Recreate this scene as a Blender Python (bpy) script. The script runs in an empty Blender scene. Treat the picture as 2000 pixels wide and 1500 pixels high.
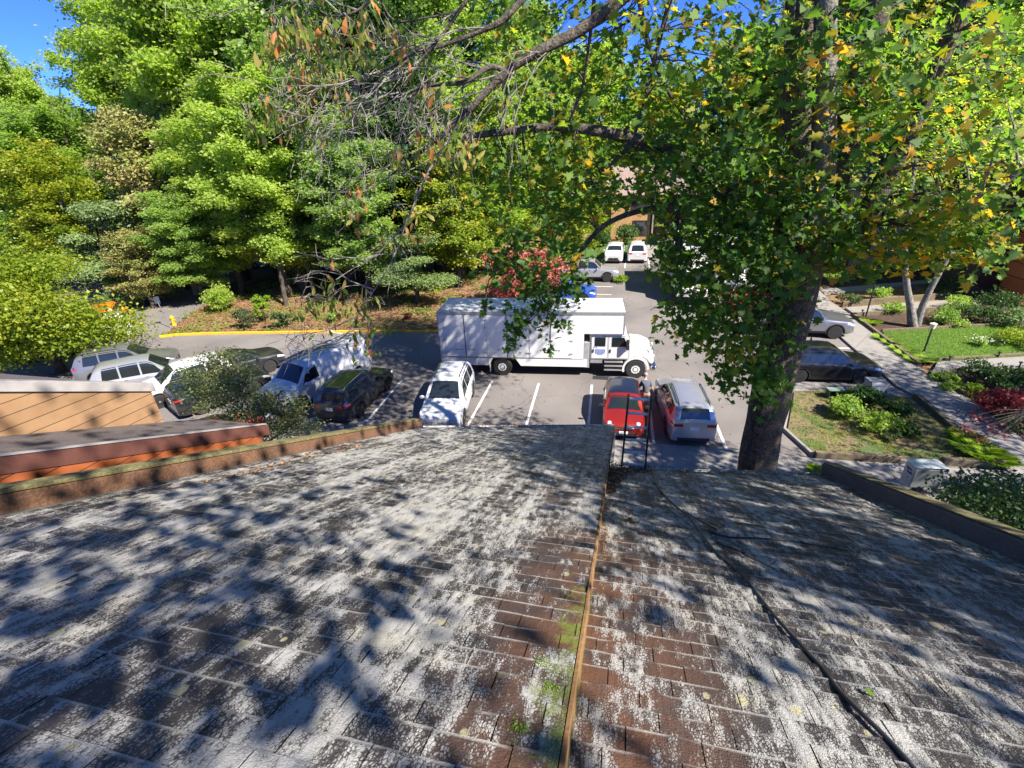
import bpy, math, random
import numpy as np
from mathutils import Vector, Matrix, noise as mnoise

sc = bpy.context.scene
COL = sc.collection
rad = math.radians
# ---------------------------------------------------------------- camera
F, CX, CY, H = 955.0, 1000.0, 750.0, 10.9
_d = np.array([85, 1960, F]); _d /= np.linalg.norm(_d)
_r = np.array([213, 2, F]); _r /= np.linalg.norm(_r)
_Y = _r - _d * (_r @ _d); _Y /= np.linalg.norm(_Y)
_X = np.cross(_Y, -_d)
R = np.stack([_X, _Y, -_d])
CAM = np.array([0, 0, H])
PITCH = math.asin(_r @ _d)
def ray(px, py): return R @ np.array([px - CX, py - CY, F]) / F
def G(px, py, z=0.0):
    v = ray(px, py); p = CAM + v * ((z - H) / v[2]); return Vector(p)
def DP(px, py, dep): return Vector(CAM + ray(px, py) * dep)
def YP(px, py, y): v = ray(px, py); return Vector(CAM + v * (y / v[1]))
def PX(P):
    c = (np.asarray(P) - CAM) @ R
    return CX + F * c[..., 0] / c[..., 2], CY + F * c[..., 1] / c[..., 2], c[..., 2]
cd = bpy.data.cameras.new('camera'); cam = bpy.data.objects.new('camera', cd); COL.objects.link(cam)
Mx = Matrix([[R[0][0], -R[0][1], -R[0][2], 0], [R[1][0], -R[1][1], -R[1][2], 0], [R[2][0], -R[2][1], -R[2][2], H], [0, 0, 0, 1]])
cam.matrix_world = Mx
cd.sensor_width = 36; cd.lens = 36 * F / 2000; cd.clip_end = 3000; cd.clip_start = 0.05
sc.camera = cam
# ---------------------------------------------------------------- light
SUN = Vector((0.62, -0.33, 0.72)).normalized()
w = bpy.data.worlds.new('World'); sc.world = w; w.use_nodes = True
wn = w.node_tree.nodes; wl = w.node_tree.links
sky = wn.new('ShaderNodeTexSky'); sky.sky_type = 'NISHITA'; sky.sun_disc = False
sky.sun_elevation = math.asin(SUN.z); sky.sun_rotation = math.atan2(SUN.x, SUN.y)
sky.altitude = 5000; sky.air_density = 0.6; sky.dust_density = 0.0; sky.ozone_density = 6.0
hs = wn.new('ShaderNodeMix'); hs.data_type = 'RGBA'; hs.blend_type = 'MULTIPLY'; hs.inputs[0].default_value = 1.0; hs.inputs[7].default_value = (0.40, 0.58, 0.95, 1); wl.new(sky.outputs[0], hs.inputs[6]); wl.new(hs.outputs[2], wn['Background'].inputs[0]); wn['Background'].inputs[1].default_value = 0.15
sd = bpy.data.lights.new('sun', 'SUN'); sd.energy = 4.6; sd.angle = rad(0.5); sd.color = (1, 0.93, 0.83)
so = bpy.data.objects.new('sun', sd); COL.objects.link(so); so.rotation_euler = SUN.to_track_quat('Z', 'Y').to_euler()
sc.view_settings.view_transform = 'Standard'; sc.view_settings.look = 'None'
sc.view_settings.exposure = 1.45; sc.view_settings.gamma = 1
sc.cycles.max_bounces = 6; sc.cycles.diffuse_bounces = 3; sc.cycles.glossy_bounces = 3
sc.cycles.transmission_bounces = 4; sc.cycles.transparent_max_bounces = 4
sc.cycles.caustics_reflective = False; sc.cycles.caustics_refractive = False

# ---------------------------------------------------------------- helpers
def tag(o, label=None, cat=None, group=None, kind=None):
    if label: o['label'] = label
    if cat: o['category'] = cat
    if group: o['group'] = group
    if kind: o['kind'] = kind
    return o
def empty(name, loc=(0, 0, 0), rz=0.0, label=None, cat=None, group=None):
    o = bpy.data.objects.new(name, None); COL.objects.link(o); o.location = loc; o.rotation_euler = (0, 0, rz)
    o.empty_display_size = 0.2
    return tag(o, label, cat, group)
def link(name, me, parent=None, mats=()):
    for m in mats: me.materials.append(m)
    o = bpy.data.objects.new(name, me); COL.objects.link(o)
    if parent: o.parent = parent
    return o
def copy_tree(o, parent=None):
    c = o.copy(); COL.objects.link(c); c.parent = parent
    for ch in list(o.children): copy_tree(ch, c)
    return c
class MB:
    def __init__(s): s.v = []; s.f = []; s.mi = []; s.T = None
    def add(s, vs, fs, mi=0):
        b = len(s.v)
        for p in vs: s.v.append(tuple(s.T @ Vector(p)) if s.T is not None else tuple(p))
        for f in fs: s.f.append([b + i for i in f]); s.mi.append(mi)
    def box(s, x0, x1, y0, y1, z0, z1, mi=0):
        s.add([(x0, y0, z0), (x1, y0, z0), (x1, y1, z0), (x0, y1, z0), (x0, y0, z1), (x1, y0, z1), (x1, y1, z1), (x0, y1, z1)],
              [(3, 2, 1, 0), (4, 5, 6, 7), (0, 1, 5, 4), (1, 2, 6, 5), (2, 3, 7, 6), (3, 0, 4, 7)], mi)
    def prism(s, poly, a0, a1, axis='z', mi=0):
        n = len(poly)
        def P(p, a): return {'z': (p[0], p[1], a), 'y': (p[0], a, p[1]), 'x': (a, p[0], p[1])}[axis]
        s.add([P(p, a0) for p in poly] + [P(p, a1) for p in poly],
              [tuple(range(n))[::-1], tuple(range(n, 2 * n))] + [(i, (i + 1) % n, n + (i + 1) % n, n + i) for i in range(n)], mi)
    def tube(s, pts, rr, n=8, mi=0, cap=True, wob=0.0, seed=0):
        pts = [Vector(p) for p in pts]; m = len(pts)
        if not hasattr(rr, '__len__'): rr = [rr] * m
        vs = []; up = Vector((0, 0, 1)); prev = None
        for i, p in enumerate(pts):
            t = (pts[min(i + 1, m - 1)] - pts[max(i - 1, 0)])
            if t.length < 1e-9: t = Vector((0, 0, 1))
            t.normalize()
            if prev is None:
                a = t.cross(up)
                if a.length < 0.05: a = t.cross(Vector((1, 0, 0)))
            else: a = prev - t * prev.dot(t)
            a.normalize(); prev = a; b = t.cross(a)
            for k in range(n):
                q = 2 * math.pi * k / n; r_ = rr[i]
                if wob: r_ *= 1 + wob * mnoise.noise(Vector((math.cos(q) * 2 + seed, math.sin(q) * 2, i * 0.35)))
                vs.append(p + (a * math.cos(q) + b * math.sin(q)) * r_)
        fs = []
        for i in range(m - 1):
            for k in range(n):
                k2 = (k + 1) % n
                fs.append((i * n + k, i * n + k2, (i + 1) * n + k2, (i + 1) * n + k))
        if cap: fs.append(tuple(range(n))[::-1]); fs.append(tuple(range((m - 1) * n, m * n)))
        s.add(vs, fs, mi)
    def lathe(s, prof, c=(0, 0, 0), axis='z', n=20, mi=0):
        vs = []; m = len(prof)
        for r_, h in prof:
            for k in range(n):
                q = 2 * math.pi * k / n; a, b = r_ * math.cos(q), r_ * math.sin(q)
                p = {'z': (a, b, h), 'y': (a, h, b), 'x': (h, a, b)}[axis]
                vs.append((p[0] + c[0], p[1] + c[1], p[2] + c[2]))
        fs = [(i * n + k, i * n + (k + 1) % n, (i + 1) * n + (k + 1) % n, (i + 1) * n + k) for i in range(m - 1) for k in range(n)]
        fs.append(tuple(range(n))[::-1]); fs.append(tuple(range((m - 1) * n, m * n)))
        s.add(vs, fs, mi)
    def build(s, name, mats, parent=None, smooth=False, ang=35, bevel=0, **kw):
        me = bpy.data.meshes.new(name); me.from_pydata(s.v, [], s.f)
        if not isinstance(mats, (list, tuple)): mats = [mats]
        o = link(name, me, parent, mats)
        if len(mats) > 1: me.polygons.foreach_set('material_index', s.mi)
        import bmesh as _bm
        b = _bm.new(); b.from_mesh(me); _bm.ops.recalc_face_normals(b, faces=b.faces); b.to_mesh(me); b.free()
        if bevel:
            md = o.modifiers.new('bevel', 'BEVEL'); md.width = bevel; md.segments = 2; md.limit_method = 'ANGLE'; md.angle_limit = rad(35)
            smooth = True
        if smooth:
            me.polygons.foreach_set('use_smooth', [True] * len(me.polygons)); me.set_sharp_from_angle(angle=rad(ang))
        me.update()
        return tag(o, **kw) if kw else o
# ---------------------------------------------------------------- materials
MC = {}
def nm(name):
    m = bpy.data.materials.new(name); m.use_nodes = True; return m, m.node_tree.nodes, m.node_tree.links, m.node_tree.nodes['Principled BSDF']
def N(nodes, t, **kw):
    n = nodes.new(t)
    for k, v in kw.items():
        if k in n.inputs: n.inputs[k].default_value = v
        else: setattr(n, k, v)
    return n
def ramp(nodes, stops, interp='LINEAR'):
    r = nodes.new('ShaderNodeValToRGB'); r.color_ramp.interpolation = interp
    e = r.color_ramp.elements
    while len(e) < len(stops): e.new(0.5)
    for i, (p, c) in enumerate(stops):
        e[i].position = p; e[i].color = (c if hasattr(c, '__len__') else (c, c, c)) + (1,) if not hasattr(c, '__len__') or len(c) == 3 else c
    return r
def plain(name, col, rough=0.5, metal=0.0, var=0.12, scale=6, bump=0.0, coat=0.0, spec=None):
    if name in MC: return MC[name]
    m, n, l, p = nm(name)
    tc = N(n, 'ShaderNodeTexCoord'); no = N(n, 'ShaderNodeTexNoise', Scale=scale, Detail=5.0)
    l.new(tc.outputs['Object'], no.inputs['Vector'])
    r = ramp(n, [(0.3, tuple(c * (1 - var) for c in col)), (0.7, tuple(min(1, c * (1 + var)) for c in col))])
    l.new(no.outputs['Fac'], r.inputs[0]); l.new(r.outputs[0], p.inputs['Base Color'])
    p.inputs['Roughness'].default_value = rough; p.inputs['Metallic'].default_value = metal
    if coat: p.inputs['Coat Weight'].default_value = coat; p.inputs['Coat Roughness'].default_value = 0.03
    if spec is not None: p.inputs['Specular IOR Level'].default_value = spec
    if bump:
        b = N(n, 'ShaderNodeBump', Strength=bump, Distance=0.02); no2 = N(n, 'ShaderNodeTexNoise', Scale=scale * 8, Detail=4.0)
        l.new(tc.outputs['Object'], no2.inputs['Vector']); l.new(no2.outputs['Fac'], b.inputs['Height']); l.new(b.outputs[0], p.inputs['Normal'])
    MC[name] = m; return m
def paint(name, col, metal=0.0): return plain('paint_' + name, col, 0.32, metal, 0.03, 3, coat=0.8)
GLASS = plain('dark_glass', (0.015, 0.02, 0.022), 0.04, 0.0, 0.1, 2, spec=1.0)
RUBBER = plain('tyre_rubber', (0.02, 0.02, 0.02), 0.85)
ALLOY = plain('alloy', (0.55, 0.56, 0.58), 0.3, 0.8)
STEELW = plain('white_steel', (0.7, 0.7, 0.67), 0.4)
BLACKP = plain('black_plastic', (0.02, 0.02, 0.022), 0.5)
CHROME = plain('chrome', (0.7, 0.7, 0.72), 0.12, 1.0, 0.02)
REDL = plain('red_lens', (0.45, 0.01, 0.01), 0.15, coat=0.5)
CLEARL = plain('clear_lens', (0.6, 0.63, 0.66), 0.08, coat=1.0)
AMBER = plain('amber_lens', (0.8, 0.25, 0.02), 0.2)
PLATE = plain('number_plate', (0.7, 0.72, 0.75), 0.4)
DARKIN = plain('under_body', (0.012, 0.012, 0.013), 0.9)

def leafmat(name, stops, trans=0.45, tint=(1, 1, 1), rough=0.45, tr=(1.9, 2.2, 0.9)):
    m, n, l, p = nm(name)
    at = N(n, 'ShaderNodeAttribute', attribute_name='lv'); oi = N(n, 'ShaderNodeObjectInfo')
    ad = N(n, 'ShaderNodeMath', operation='MULTIPLY_ADD'); ad.inputs[1].default_value = 0.16; l.new(oi.outputs['Random'], ad.inputs[0]); l.new(at.outputs['Fac'], ad.inputs[2])
    su = N(n, 'ShaderNodeMath', operation='SUBTRACT'); su.inputs[1].default_value = 0.08; l.new(ad.outputs[0], su.inputs[0])
    r = ramp(n, stops); l.new(su.outputs[0], r.inputs[0]); l.new(r.outputs[0], p.inputs['Base Color'])
    p.inputs['Roughness'].default_value = rough; p.inputs['Specular IOR Level'].default_value = 0.35
    tl = N(n, 'ShaderNodeBsdfTranslucent'); mx = N(n, 'ShaderNodeMix', data_type='RGBA', blend_type='MULTIPLY')
    mx.inputs[0].default_value = 1.0; l.new(r.outputs[0], mx.inputs[6]); mx.inputs[7].default_value = (tr[0], tr[1], tr[2], 1); mx.clamp_result = False
    l.new(mx.outputs[2], tl.inputs[0])
    ms = N(n, 'ShaderNodeMixShader'); ms.inputs[0].default_value = trans
    l.new(p.outputs[0], ms.inputs[1]); l.new(tl.outputs[0], ms.inputs[2]); l.new(ms.outputs[0], n['Material Output'].inputs[0])
    return m

# leaf templates (x, y, fold)
T_DIA = np.array([(0, -.5, 0), (.33, 0, .12), (0, .5, -.05), (-.33, .0, .12)])
T_MAPLE = np.array([(0, -.5, 0), (.10, -.22, .0), (.40, -.30, .10), (.30, -.08, .05), (.52, .12, .12), (.24, .12, .04), (.20, .36, .04), (0, .55, -.10),
                    (-.20, .36, .04), (-.24, .12, .04), (-.52, .12, .12), (-.30, -.08, .05), (-.40, -.30, .10), (-.10, -.22, 0)])
T_HANG = np.array([(0, -.6, 0), (.13, -.2, .10), (.16, .2, .14), (0, .65, 0), (-.16, .2, .14), (-.13, -.2, .10)])
T_STAR = np.array([(0, -.5, 0), (.07, -.15, .05), (.42, -.12, .1), (.14, .05, .04), (.26, .45, .1), (0, .2, 0), (-.26, .45, .1), (-.14, .05, .04), (-.42, -.12, .1), (-.07, -.15, .05)])
T_BLADE = np.array([(-.03, 0, 0), (.03, 0, 0), (.02, .6, .0), (0, 1, -.12), (-.02, .6, 0)])
def leaf_mesh(name, P, Nn, S, tpl, lv, mat, parent=None, T=None, link_=True):
    P = np.asarray(P, float); n = len(P); k = len(tpl)
    Nn = Nn / (np.linalg.norm(Nn, axis=1, keepdims=True) + 1e-9)
    rs = np.random.RandomState(n % 9973)
    if T is None: T = rs.normal(size=(n, 3))
    T = T - Nn * (T * Nn).sum(1, keepdims=True); T /= np.linalg.norm(T, axis=1, keepdims=True) + 1e-9
    B = np.cross(Nn, T); S = np.broadcast_to(np.asarray(S, float), (n,))[:, None, None]
    V = P[:, None, :] + S * (B[:, None, :] * tpl[None, :, 0:1] + T[:, None, :] * tpl[None, :, 1:2] + Nn[:, None, :] * tpl[None, :, 2:3])
    me = bpy.data.meshes.new(name)
    me.vertices.add(n * k); me.vertices.foreach_set('co', V.reshape(-1).astype(np.float32))
    me.loops.add(n * k); me.loops.foreach_set('vertex_index', np.arange(n * k, dtype=np.int32))
    me.polygons.add(n); me.polygons.foreach_set('loop_start', np.arange(0, n * k, k, dtype=np.int32)); me.polygons.foreach_set('loop_total', np.full(n, k, dtype=np.int32))
    a = me.attributes.new('lv', 'FLOAT', 'FACE'); a.data.foreach_set('value', np.asarray(lv, dtype=np.float32))
    me.update(calc_edges=True); me.materials.append(mat)
    if not link_: return me
    return link(name, me, parent)
# ================================================================ MATERIALS OF THE SETTING
def asphalt_mat():
    m, n, l, p = nm('asphalt'); tc = N(n, 'ShaderNodeTexCoord')
    a = N(n, 'ShaderNodeTexNoise', Scale=0.25, Detail=6.0); b = N(n, 'ShaderNodeTexNoise', Scale=45.0, Detail=4.0)
    for q in (a, b): l.new(tc.outputs['Object'], q.inputs['Vector'])
    r1 = ramp(n, [(0.35, (0.15, 0.135, 0.128)), (0.65, (0.215, 0.195, 0.182))]); l.new(a.outputs['Fac'], r1.inputs[0])
    r2 = ramp(n, [(0.35, 0.72), (0.7, 1.2)]); l.new(b.outputs['Fac'], r2.inputs[0])
    mx = N(n, 'ShaderNodeMix', data_type='RGBA', blend_type='MULTIPLY'); mx.inputs[0].default_value = 1; l.new(r1.outputs[0], mx.inputs[6]); l.new(r2.outputs[0], mx.inputs[7])
    # cracks
    wv = N(n, 'ShaderNodeTexNoise', Scale=1.2, Detail=4.0); l.new(tc.outputs['Object'], wv.inputs['Vector'])
    av = N(n, 'ShaderNodeVectorMath', operation='MULTIPLY_ADD'); av.inputs[1].default_value = (0.9, 0.9, 0); l.new(wv.outputs['Color'], av.inputs[0]); l.new(tc.outputs['Object'], av.inputs[2])
    vo = N(n, 'ShaderNodeTexVoronoi', feature='DISTANCE_TO_EDGE', Scale=0.33); l.new(av.outputs[0], vo.inputs['Vector'])
    rc = ramp(n, [(0.0, 0.45), (0.008, 1.0)]); l.new(vo.outputs['Distance'], rc.inputs[0])
    m2 = N(n, 'ShaderNodeMix', data_type='RGBA', blend_type='MULTIPLY'); m2.inputs[0].default_value = 0.8; l.new(mx.outputs[2], m2.inputs[6]); l.new(rc.outputs[0], m2.inputs[7])
    l.new(m2.outputs[2], p.inputs['Base Color']); p.inputs['Roughness'].default_value = 0.85
    bp = N(n, 'ShaderNodeBump', Strength=0.25, Distance=0.01); l.new(b.outputs['Fac'], bp.inputs['Height']); l.new(bp.outputs[0], p.inputs['Normal'])
    return m
def mixnoise_mat(name, cols, scale, detail=8.0, rough=0.95, bump=0.4, fine=30.0, finev=(0.6, 1.35)):
    m, n, l, p = nm(name); tc = N(n, 'ShaderNodeTexCoord')
    a = N(n, 'ShaderNodeTexNoise', Scale=scale, Detail=detail, Roughness=0.65); b = N(n, 'ShaderNodeTexNoise', Scale=fine, Detail=5.0)
    for q in (a, b): l.new(tc.outputs['Object'], q.inputs['Vector'])
    k = len(cols); r1 = ramp(n, [(0.3 + 0.4 * i / (k - 1), c) for i, c in enumerate(cols)]); l.new(a.outputs['Fac'], r1.inputs[0])
    r2 = ramp(n, [(0.3, finev[0]), (0.7, finev[1])]); l.new(b.outputs['Fac'], r2.inputs[0])
    mx = N(n, 'ShaderNodeMix', data_type='RGBA', blend_type='MULTIPLY'); mx.inputs[0].default_value = 1; l.new(r1.outputs[0], mx.inputs[6]); l.new(r2.outputs[0], mx.inputs[7])
    l.new(mx.outputs[2], p.inputs['Base Color']); p.inputs['Roughness'].default_value = rough
    bp = N(n, 'ShaderNodeBump', Strength=bump, Distance=0.03); l.new(b.outputs['Fac'], bp.inputs['Height']); l.new(bp.outputs[0], p.inputs['Normal'])
    return m
ASPH = asphalt_mat()
LITTER = mixnoise_mat('leaf_litter', [(0.07, 0.045, 0.025), (0.16, 0.09, 0.045), (0.26, 0.15, 0.075), (0.10, 0.08, 0.03)], 1.6, fine=22.0, finev=(0.4, 1.5))
GRASSM = mixnoise_mat('grass_ground', [(0.03, 0.07, 0.012), (0.06, 0.13, 0.02), (0.05, 0.10, 0.02)], 2.0, fine=60.0)
DRYM = mixnoise_mat('dry_lawn', [(0.035, 0.075, 0.015), (0.11, 0.12, 0.04), (0.19, 0.14, 0.075), (0.05, 0.10, 0.02), (0.15, 0.12, 0.06)], 0.7, fine=40.0)
MULCH = mixnoise_mat('mulch', [(0.03, 0.018, 0.012), (0.06, 0.035, 0.022), (0.10, 0.06, 0.035)], 3.0, fine=30.0)
CONC = mixnoise_mat('concrete', [(0.20, 0.19, 0.175), (0.27, 0.25, 0.23), (0.22, 0.21, 0.20)], 0.8, fine=50.0, finev=(0.85, 1.12), bump=0.15, rough=0.85)
TIMBER = mixnoise_mat('timber_beam', [(0.10, 0.075, 0.045), (0.17, 0.13, 0.08), (0.07, 0.07, 0.03)], 3.0, fine=25.0)
KERBY = mixnoise_mat('yellow_kerb_paint', [(0.62, 0.33, 0.01), (0.75, 0.43, 0.015), (0.5, 0.27, 0.02)], 1.5, fine=14.0, finev=(0.8, 1.1))
LINEM = mixnoise_mat('line_paint', [(0.62, 0.62, 0.6), (0.78, 0.78, 0.76), (0.3, 0.29, 0.28)], 3.0, fine=18.0, finev=(0.75, 1.1))
BARK = mixnoise_mat('bark', [(0.035, 0.028, 0.022), (0.085, 0.07, 0.055), (0.13, 0.11, 0.09)], 4.0, fine=18.0, finev=(0.45, 1.4), bump=1.0)
BARKG = mixnoise_mat('pale_bark', [(0.20, 0.18, 0.155), (0.30, 0.28, 0.25), (0.42, 0.40, 0.36)], 5.0, fine=24.0, finev=(0.6, 1.2), bump=0.6)
TWIGM = mixnoise_mat('twig_bark', [(0.14, 0.12, 0.10), (0.24, 0.215, 0.18), (0.36, 0.33, 0.29)], 8.0, fine=40.0, bump=0.4)

def sheet(name, pts, z, mat, kind='structure', **kw):
    mb = MB(); n = len(pts); mb.add([(p[0], p[1], z) for p in pts], [tuple(range(n))]); return mb.build(name, mat, kind=kind, **kw)
def slab(name, pts, z0, z1, mat, kind='structure', **kw):
    mb = MB(); mb.prism([(p[0], p[1]) for p in pts], z0, z1); return mb.build(name, mat, kind=kind, **kw)
def kerb(name, pts, w_, z0, z1, mat, **kw):
    """kerb / beam following a polyline; width to its left"""
    mb = MB(); pts = [Vector((p[0], p[1])) for p in pts]; n = len(pts); L = []; Rr = []
    for i, p in enumerate(pts):
        t = (pts[min(i + 1, n - 1)] - pts[max(i - 1, 0)]).normalized(); q = Vector((-t.y, t.x))
        L.append(p + q * w_); Rr.append(p)
    vs = [(p.x, p.y, z0) for p in Rr] + [(p.x, p.y, z0) for p in L] + [(p.x, p.y, z1) for p in Rr] + [(p.x, p.y, z1) for p in L]
    fs = []
    for i in range(n - 1):
        fs += [(i, i + 1, 2 * n + i + 1, 2 * n + i), (n + i + 1, n + i, 3 * n + i, 3 * n + i + 1), (2 * n + i, 2 * n + i + 1, 3 * n + i + 1, 3 * n + i)]
    fs += [(0, 2 * n, 3 * n, n), (n - 1, 2 * n - 1, 4 * n - 1, 3 * n - 1)]
    mb.add(vs, fs); return mb.build(name, mat, bevel=0.015, **kw)

# ================================================================ GROUND
# terrain: flat under the car park, rising a little in the wood, one sheet to the horizon
def terr(x, y):
    d = 0.0
    if y > 31 and -33 < x < -8: d = min(1.0, (y - 31) / 6.0) * min(1, (x + 33) / 4) * min(1, (-8 - x) / 3) * 0.55 * max(0, min(1, (46 - y) / 4))
    return d - 0.02
xs = list(np.concatenate([[-900, -400, -200, -120, -80], np.arange(-60, 45, 1.5), [60, 100, 200, 400, 900]]))
ys = list(np.concatenate([[-300, -100, -40], np.arange(-15, 75, 1.5), [85, 110, 180, 350, 800, 1500]]))
mb = MB(); nx = len(xs)
vs = [(x, y, terr(x, y) + (0.12 * mnoise.noise(Vector((x * .3, y * .3, 0))) if terr(x, y) > 0.05 else 0)) for y in ys for x in xs]
mb.add(vs, [(j * nx + i, j * nx + i + 1, (j + 1) * nx + i + 1, (j + 1) * nx + i) for j in range(len(ys) - 1) for i in range(nx - 1)])
mb.build('ground', LITTER, smooth=True, kind='structure')

yk = [G(312, 660), G(345, 656), G(400, 654), G(450, 653), G(520, 652), G(600, 651), G(680, 650), G(750, 649), G(860, 650)]
yk += [yk[-1] + Vector((2.5, .3, 0)), yk[-1] + Vector((3.8, 1.2, 0)), yk[-1] + Vector((4.6, 3.0, 0))]
walkL = [G(1791, 779), G(1750, 757), G(1640, 660), G(1600, 610), G(1580, 570), G(1560, 535)]
lot = [(13.2, 16.9), (-12, 17.05), (-17, 16.2), (-24, 13.5), (-32, 8), (-60, 2), (-60, 58), (-38, 58), (-34.5, 33)] + [(p.x, p.y) for p in yk] + \
      [(-6.4, 40), (-6.2, 52.3), (13, 52.3)] + [(p.x, p.y) for p in walkL[::-1]]
sheet('road', lot, 0.004, ASPH)
sheet('road', [(-60, 45.8), (-10, 46.8), (-9, 54), (-60, 56)], 0.005, ASPH)
kerb('yellow_kerb', yk, 0.16, -0.05, 0.14, KERBY, kind='structure')
# sidewalk in front of the houses
slab('sidewalk', [(-14, 12.5), (16.5, 12.5), (16.5, 14.6), (G(1960, 925).x, G(1960, 925).y), (G(1590, 900).x, G(1590, 900).y), (G(1440, 884).x, G(1440, 884).y), (-12, 17.0), (-17, 16.15), (-24, 13.45), (-32, 7.95), (-31, 5), (-22, 10)], -0.1, 0.11, CONC)
mb = MB()
for x in np.arange(-12, 15, 1.52): mb.box(x, x + 0.012, 13.0, 17.0, 0.108, 0.1125)
mb.build('sidewalk_joint', plain('joint', (0.06, 0.055, 0.05), 0.9), kind='structure')
slab('grass', [(-20, 6), (20, 6), (20, 12.5), (-20, 12.5)], -0.1, 0.08, GRASSM)
# path running away to the right
path = [G(1750, 757), G(1640, 660), G(1600, 610), G(1580, 570), G(1598, 568), G(1620, 590), G(1660, 617), G(1790, 717), G(1810, 734), G(1875, 770), G(2000, 866), G(2080, 930), G(2060, 985), G(1960, 920), G(1865, 842), G(1791, 779)]
slab('path', [(p.x, p.y) for p in path], -0.1, 0.115, CONC)
mb = MB()
for a, b in (((1625, 643), (1648, 608)), ((1665, 685), (1700, 650)), ((1720, 733), (1762, 697)), ((1745, 755), (1812, 737)), ((1810, 795), (1880, 775)), ((1865, 842), (1940, 820)), ((1930, 893), (2010, 872))):
    A = G(*a, .115); B = G(*b, .115); t = (B - A).normalized(); q = Vector((-t.y, t.x, 0)) * .007
    mb.add([A + q, A - q, B - q, B + q], [(0, 1, 2, 3)])
o = mb.build('path_joint', MC['joint'], kind='structure'); o.location.z = 0.004
sp = [G(1830, 711), G(2010, 700), G(2010, 718), G(1850, 724), G(1815, 737)]
slab('path', [(p.x, p.y) for p in sp], -0.1, 0.135, CONC)
sp = [G(1850, 724), G(1868, 722), G(1895, 752), G(1875, 760)]
# second entrance path with rails further back
sp = [G(1650, 604), G(2010, 578), G(2010, 588), G(1668, 617)]
slab('path', [(p.x, p.y) for p in sp], -0.1, 0.135, CONC)
sp = [G(1600, 568), G(1920, 540), G(1920, 546), G(1610, 576)]
slab('path', [(p.x, p.y) for p in sp], -0.1, 0.13, CONC)
# lawn island
lawn = [G(1538, 842), G(1551, 768), G(1620, 764), G(1791, 781), G(1865, 842), G(1955, 905), G(1592, 889)]
slab('lawn', [(p.x, p.y) for p in lawn], -0.1, 0.10, DRYM)
sp = [G(1551, 764), G(1560, 745), G(1745, 757), G(1789, 778), G(1620, 763)]
sheet('driveway_apron', [(p.x, p.y) for p in sp], 0.008, CONC)
kerb('lawn_kerb', [G(1592, 893), G(1534, 841), G(1548, 766)], 0.14, -0.05, 0.15, CONC, kind='structure')
# planting beds on the right
bed = [G(1662, 618), G(1790, 718), G(1815, 712), G(1900, 708), G(2060, 700), G(2200, 640), G(2200, 560), G(1980, 575)]
slab('planting_bed', [(p.x, p.y) for p in bed], -0.1, 0.06, MULCH)
g2 = [G(1722, 651), G(1985, 637), G(2100, 660), G(2080, 697), G(1830, 710), G(1792, 712)]
slab('grass', [(p.x, p.y) for p in g2], -0.1, 0.10, GRASSM)
bed = [G(1812, 736), G(1900, 728), G(2060, 715), G(2200, 760), G(2200, 900), G(2005, 866), G(1878, 770)]
slab('planting_bed', [(p.x, p.y) for p in bed], -0.1, 0.05, MULCH)
bed = [G(1600, 545), G(1610, 565), G(1920, 538), G(2100, 560), G(2200, 520), G(1700, 505)]
slab('planting_bed', [(p.x, p.y) for p in bed], -0.1, 0.04, MULCH)
# far lawn and path before the far building
slab('grass', [(-9, 52.3), (14, 52.3), (14, 66), (-9, 66)], -0.1, 0.12, GRASSM)
slab('path', [(1.2, 52.3), (2.6, 52.3), (3.2, 62), (1.8, 62)], -0.1, 0.135, CONC)
slab('path', [(1.2, 59), (7, 59), (7, 61), (1.2, 61)], -0.1, 0.14, CONC)
# timber edging beams: things
def beam(a, b, w_, h, label):
    kerb('timber_edging', [a, b], w_, -0.02, h, TIMBER, label=label, cat='edging beam')
beam(G(1791, 779), G(1868, 845), -0.22, 0.30, 'mossy timber edging beam between the lawn corner and the concrete path')
beam(G(1592, 897), G(1757, 905), 0.2, 0.28, 'dark timber edging beam along the near side of the lawn, left of the parcel box')
beam(G(1842, 910), G(1964, 917), 0.2, 0.28, 'pale timber edging beam along the near side of the lawn, right of the parcel box')
beam(G(1790, 718), G(1660, 618), -0.18, 0.28, 'long timber edging beam beside the path under the liriope clumps')
beam(G(1810, 734), G(1880, 776), 0.2, 0.28, 'short timber edging beam below the path junction near the red shrub')
beam(G(1832, 708), G(2010, 697), 0.14, 0.22, 'low dark timber edging between the green lawn and the side path')
beam(G(1722, 651), G(1985, 637), 0.12, 0.24, 'weathered timber edging at the back of the green lawn')
beam(G(1645, 600), G(1900, 578), 0.14, 0.4, 'grey timber edging on the far side of the back entrance path')
beam(G(1668, 620), G(1870, 606), 0.14, 0.3, 'grey timber edging on the near side of the back entrance path')
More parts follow.
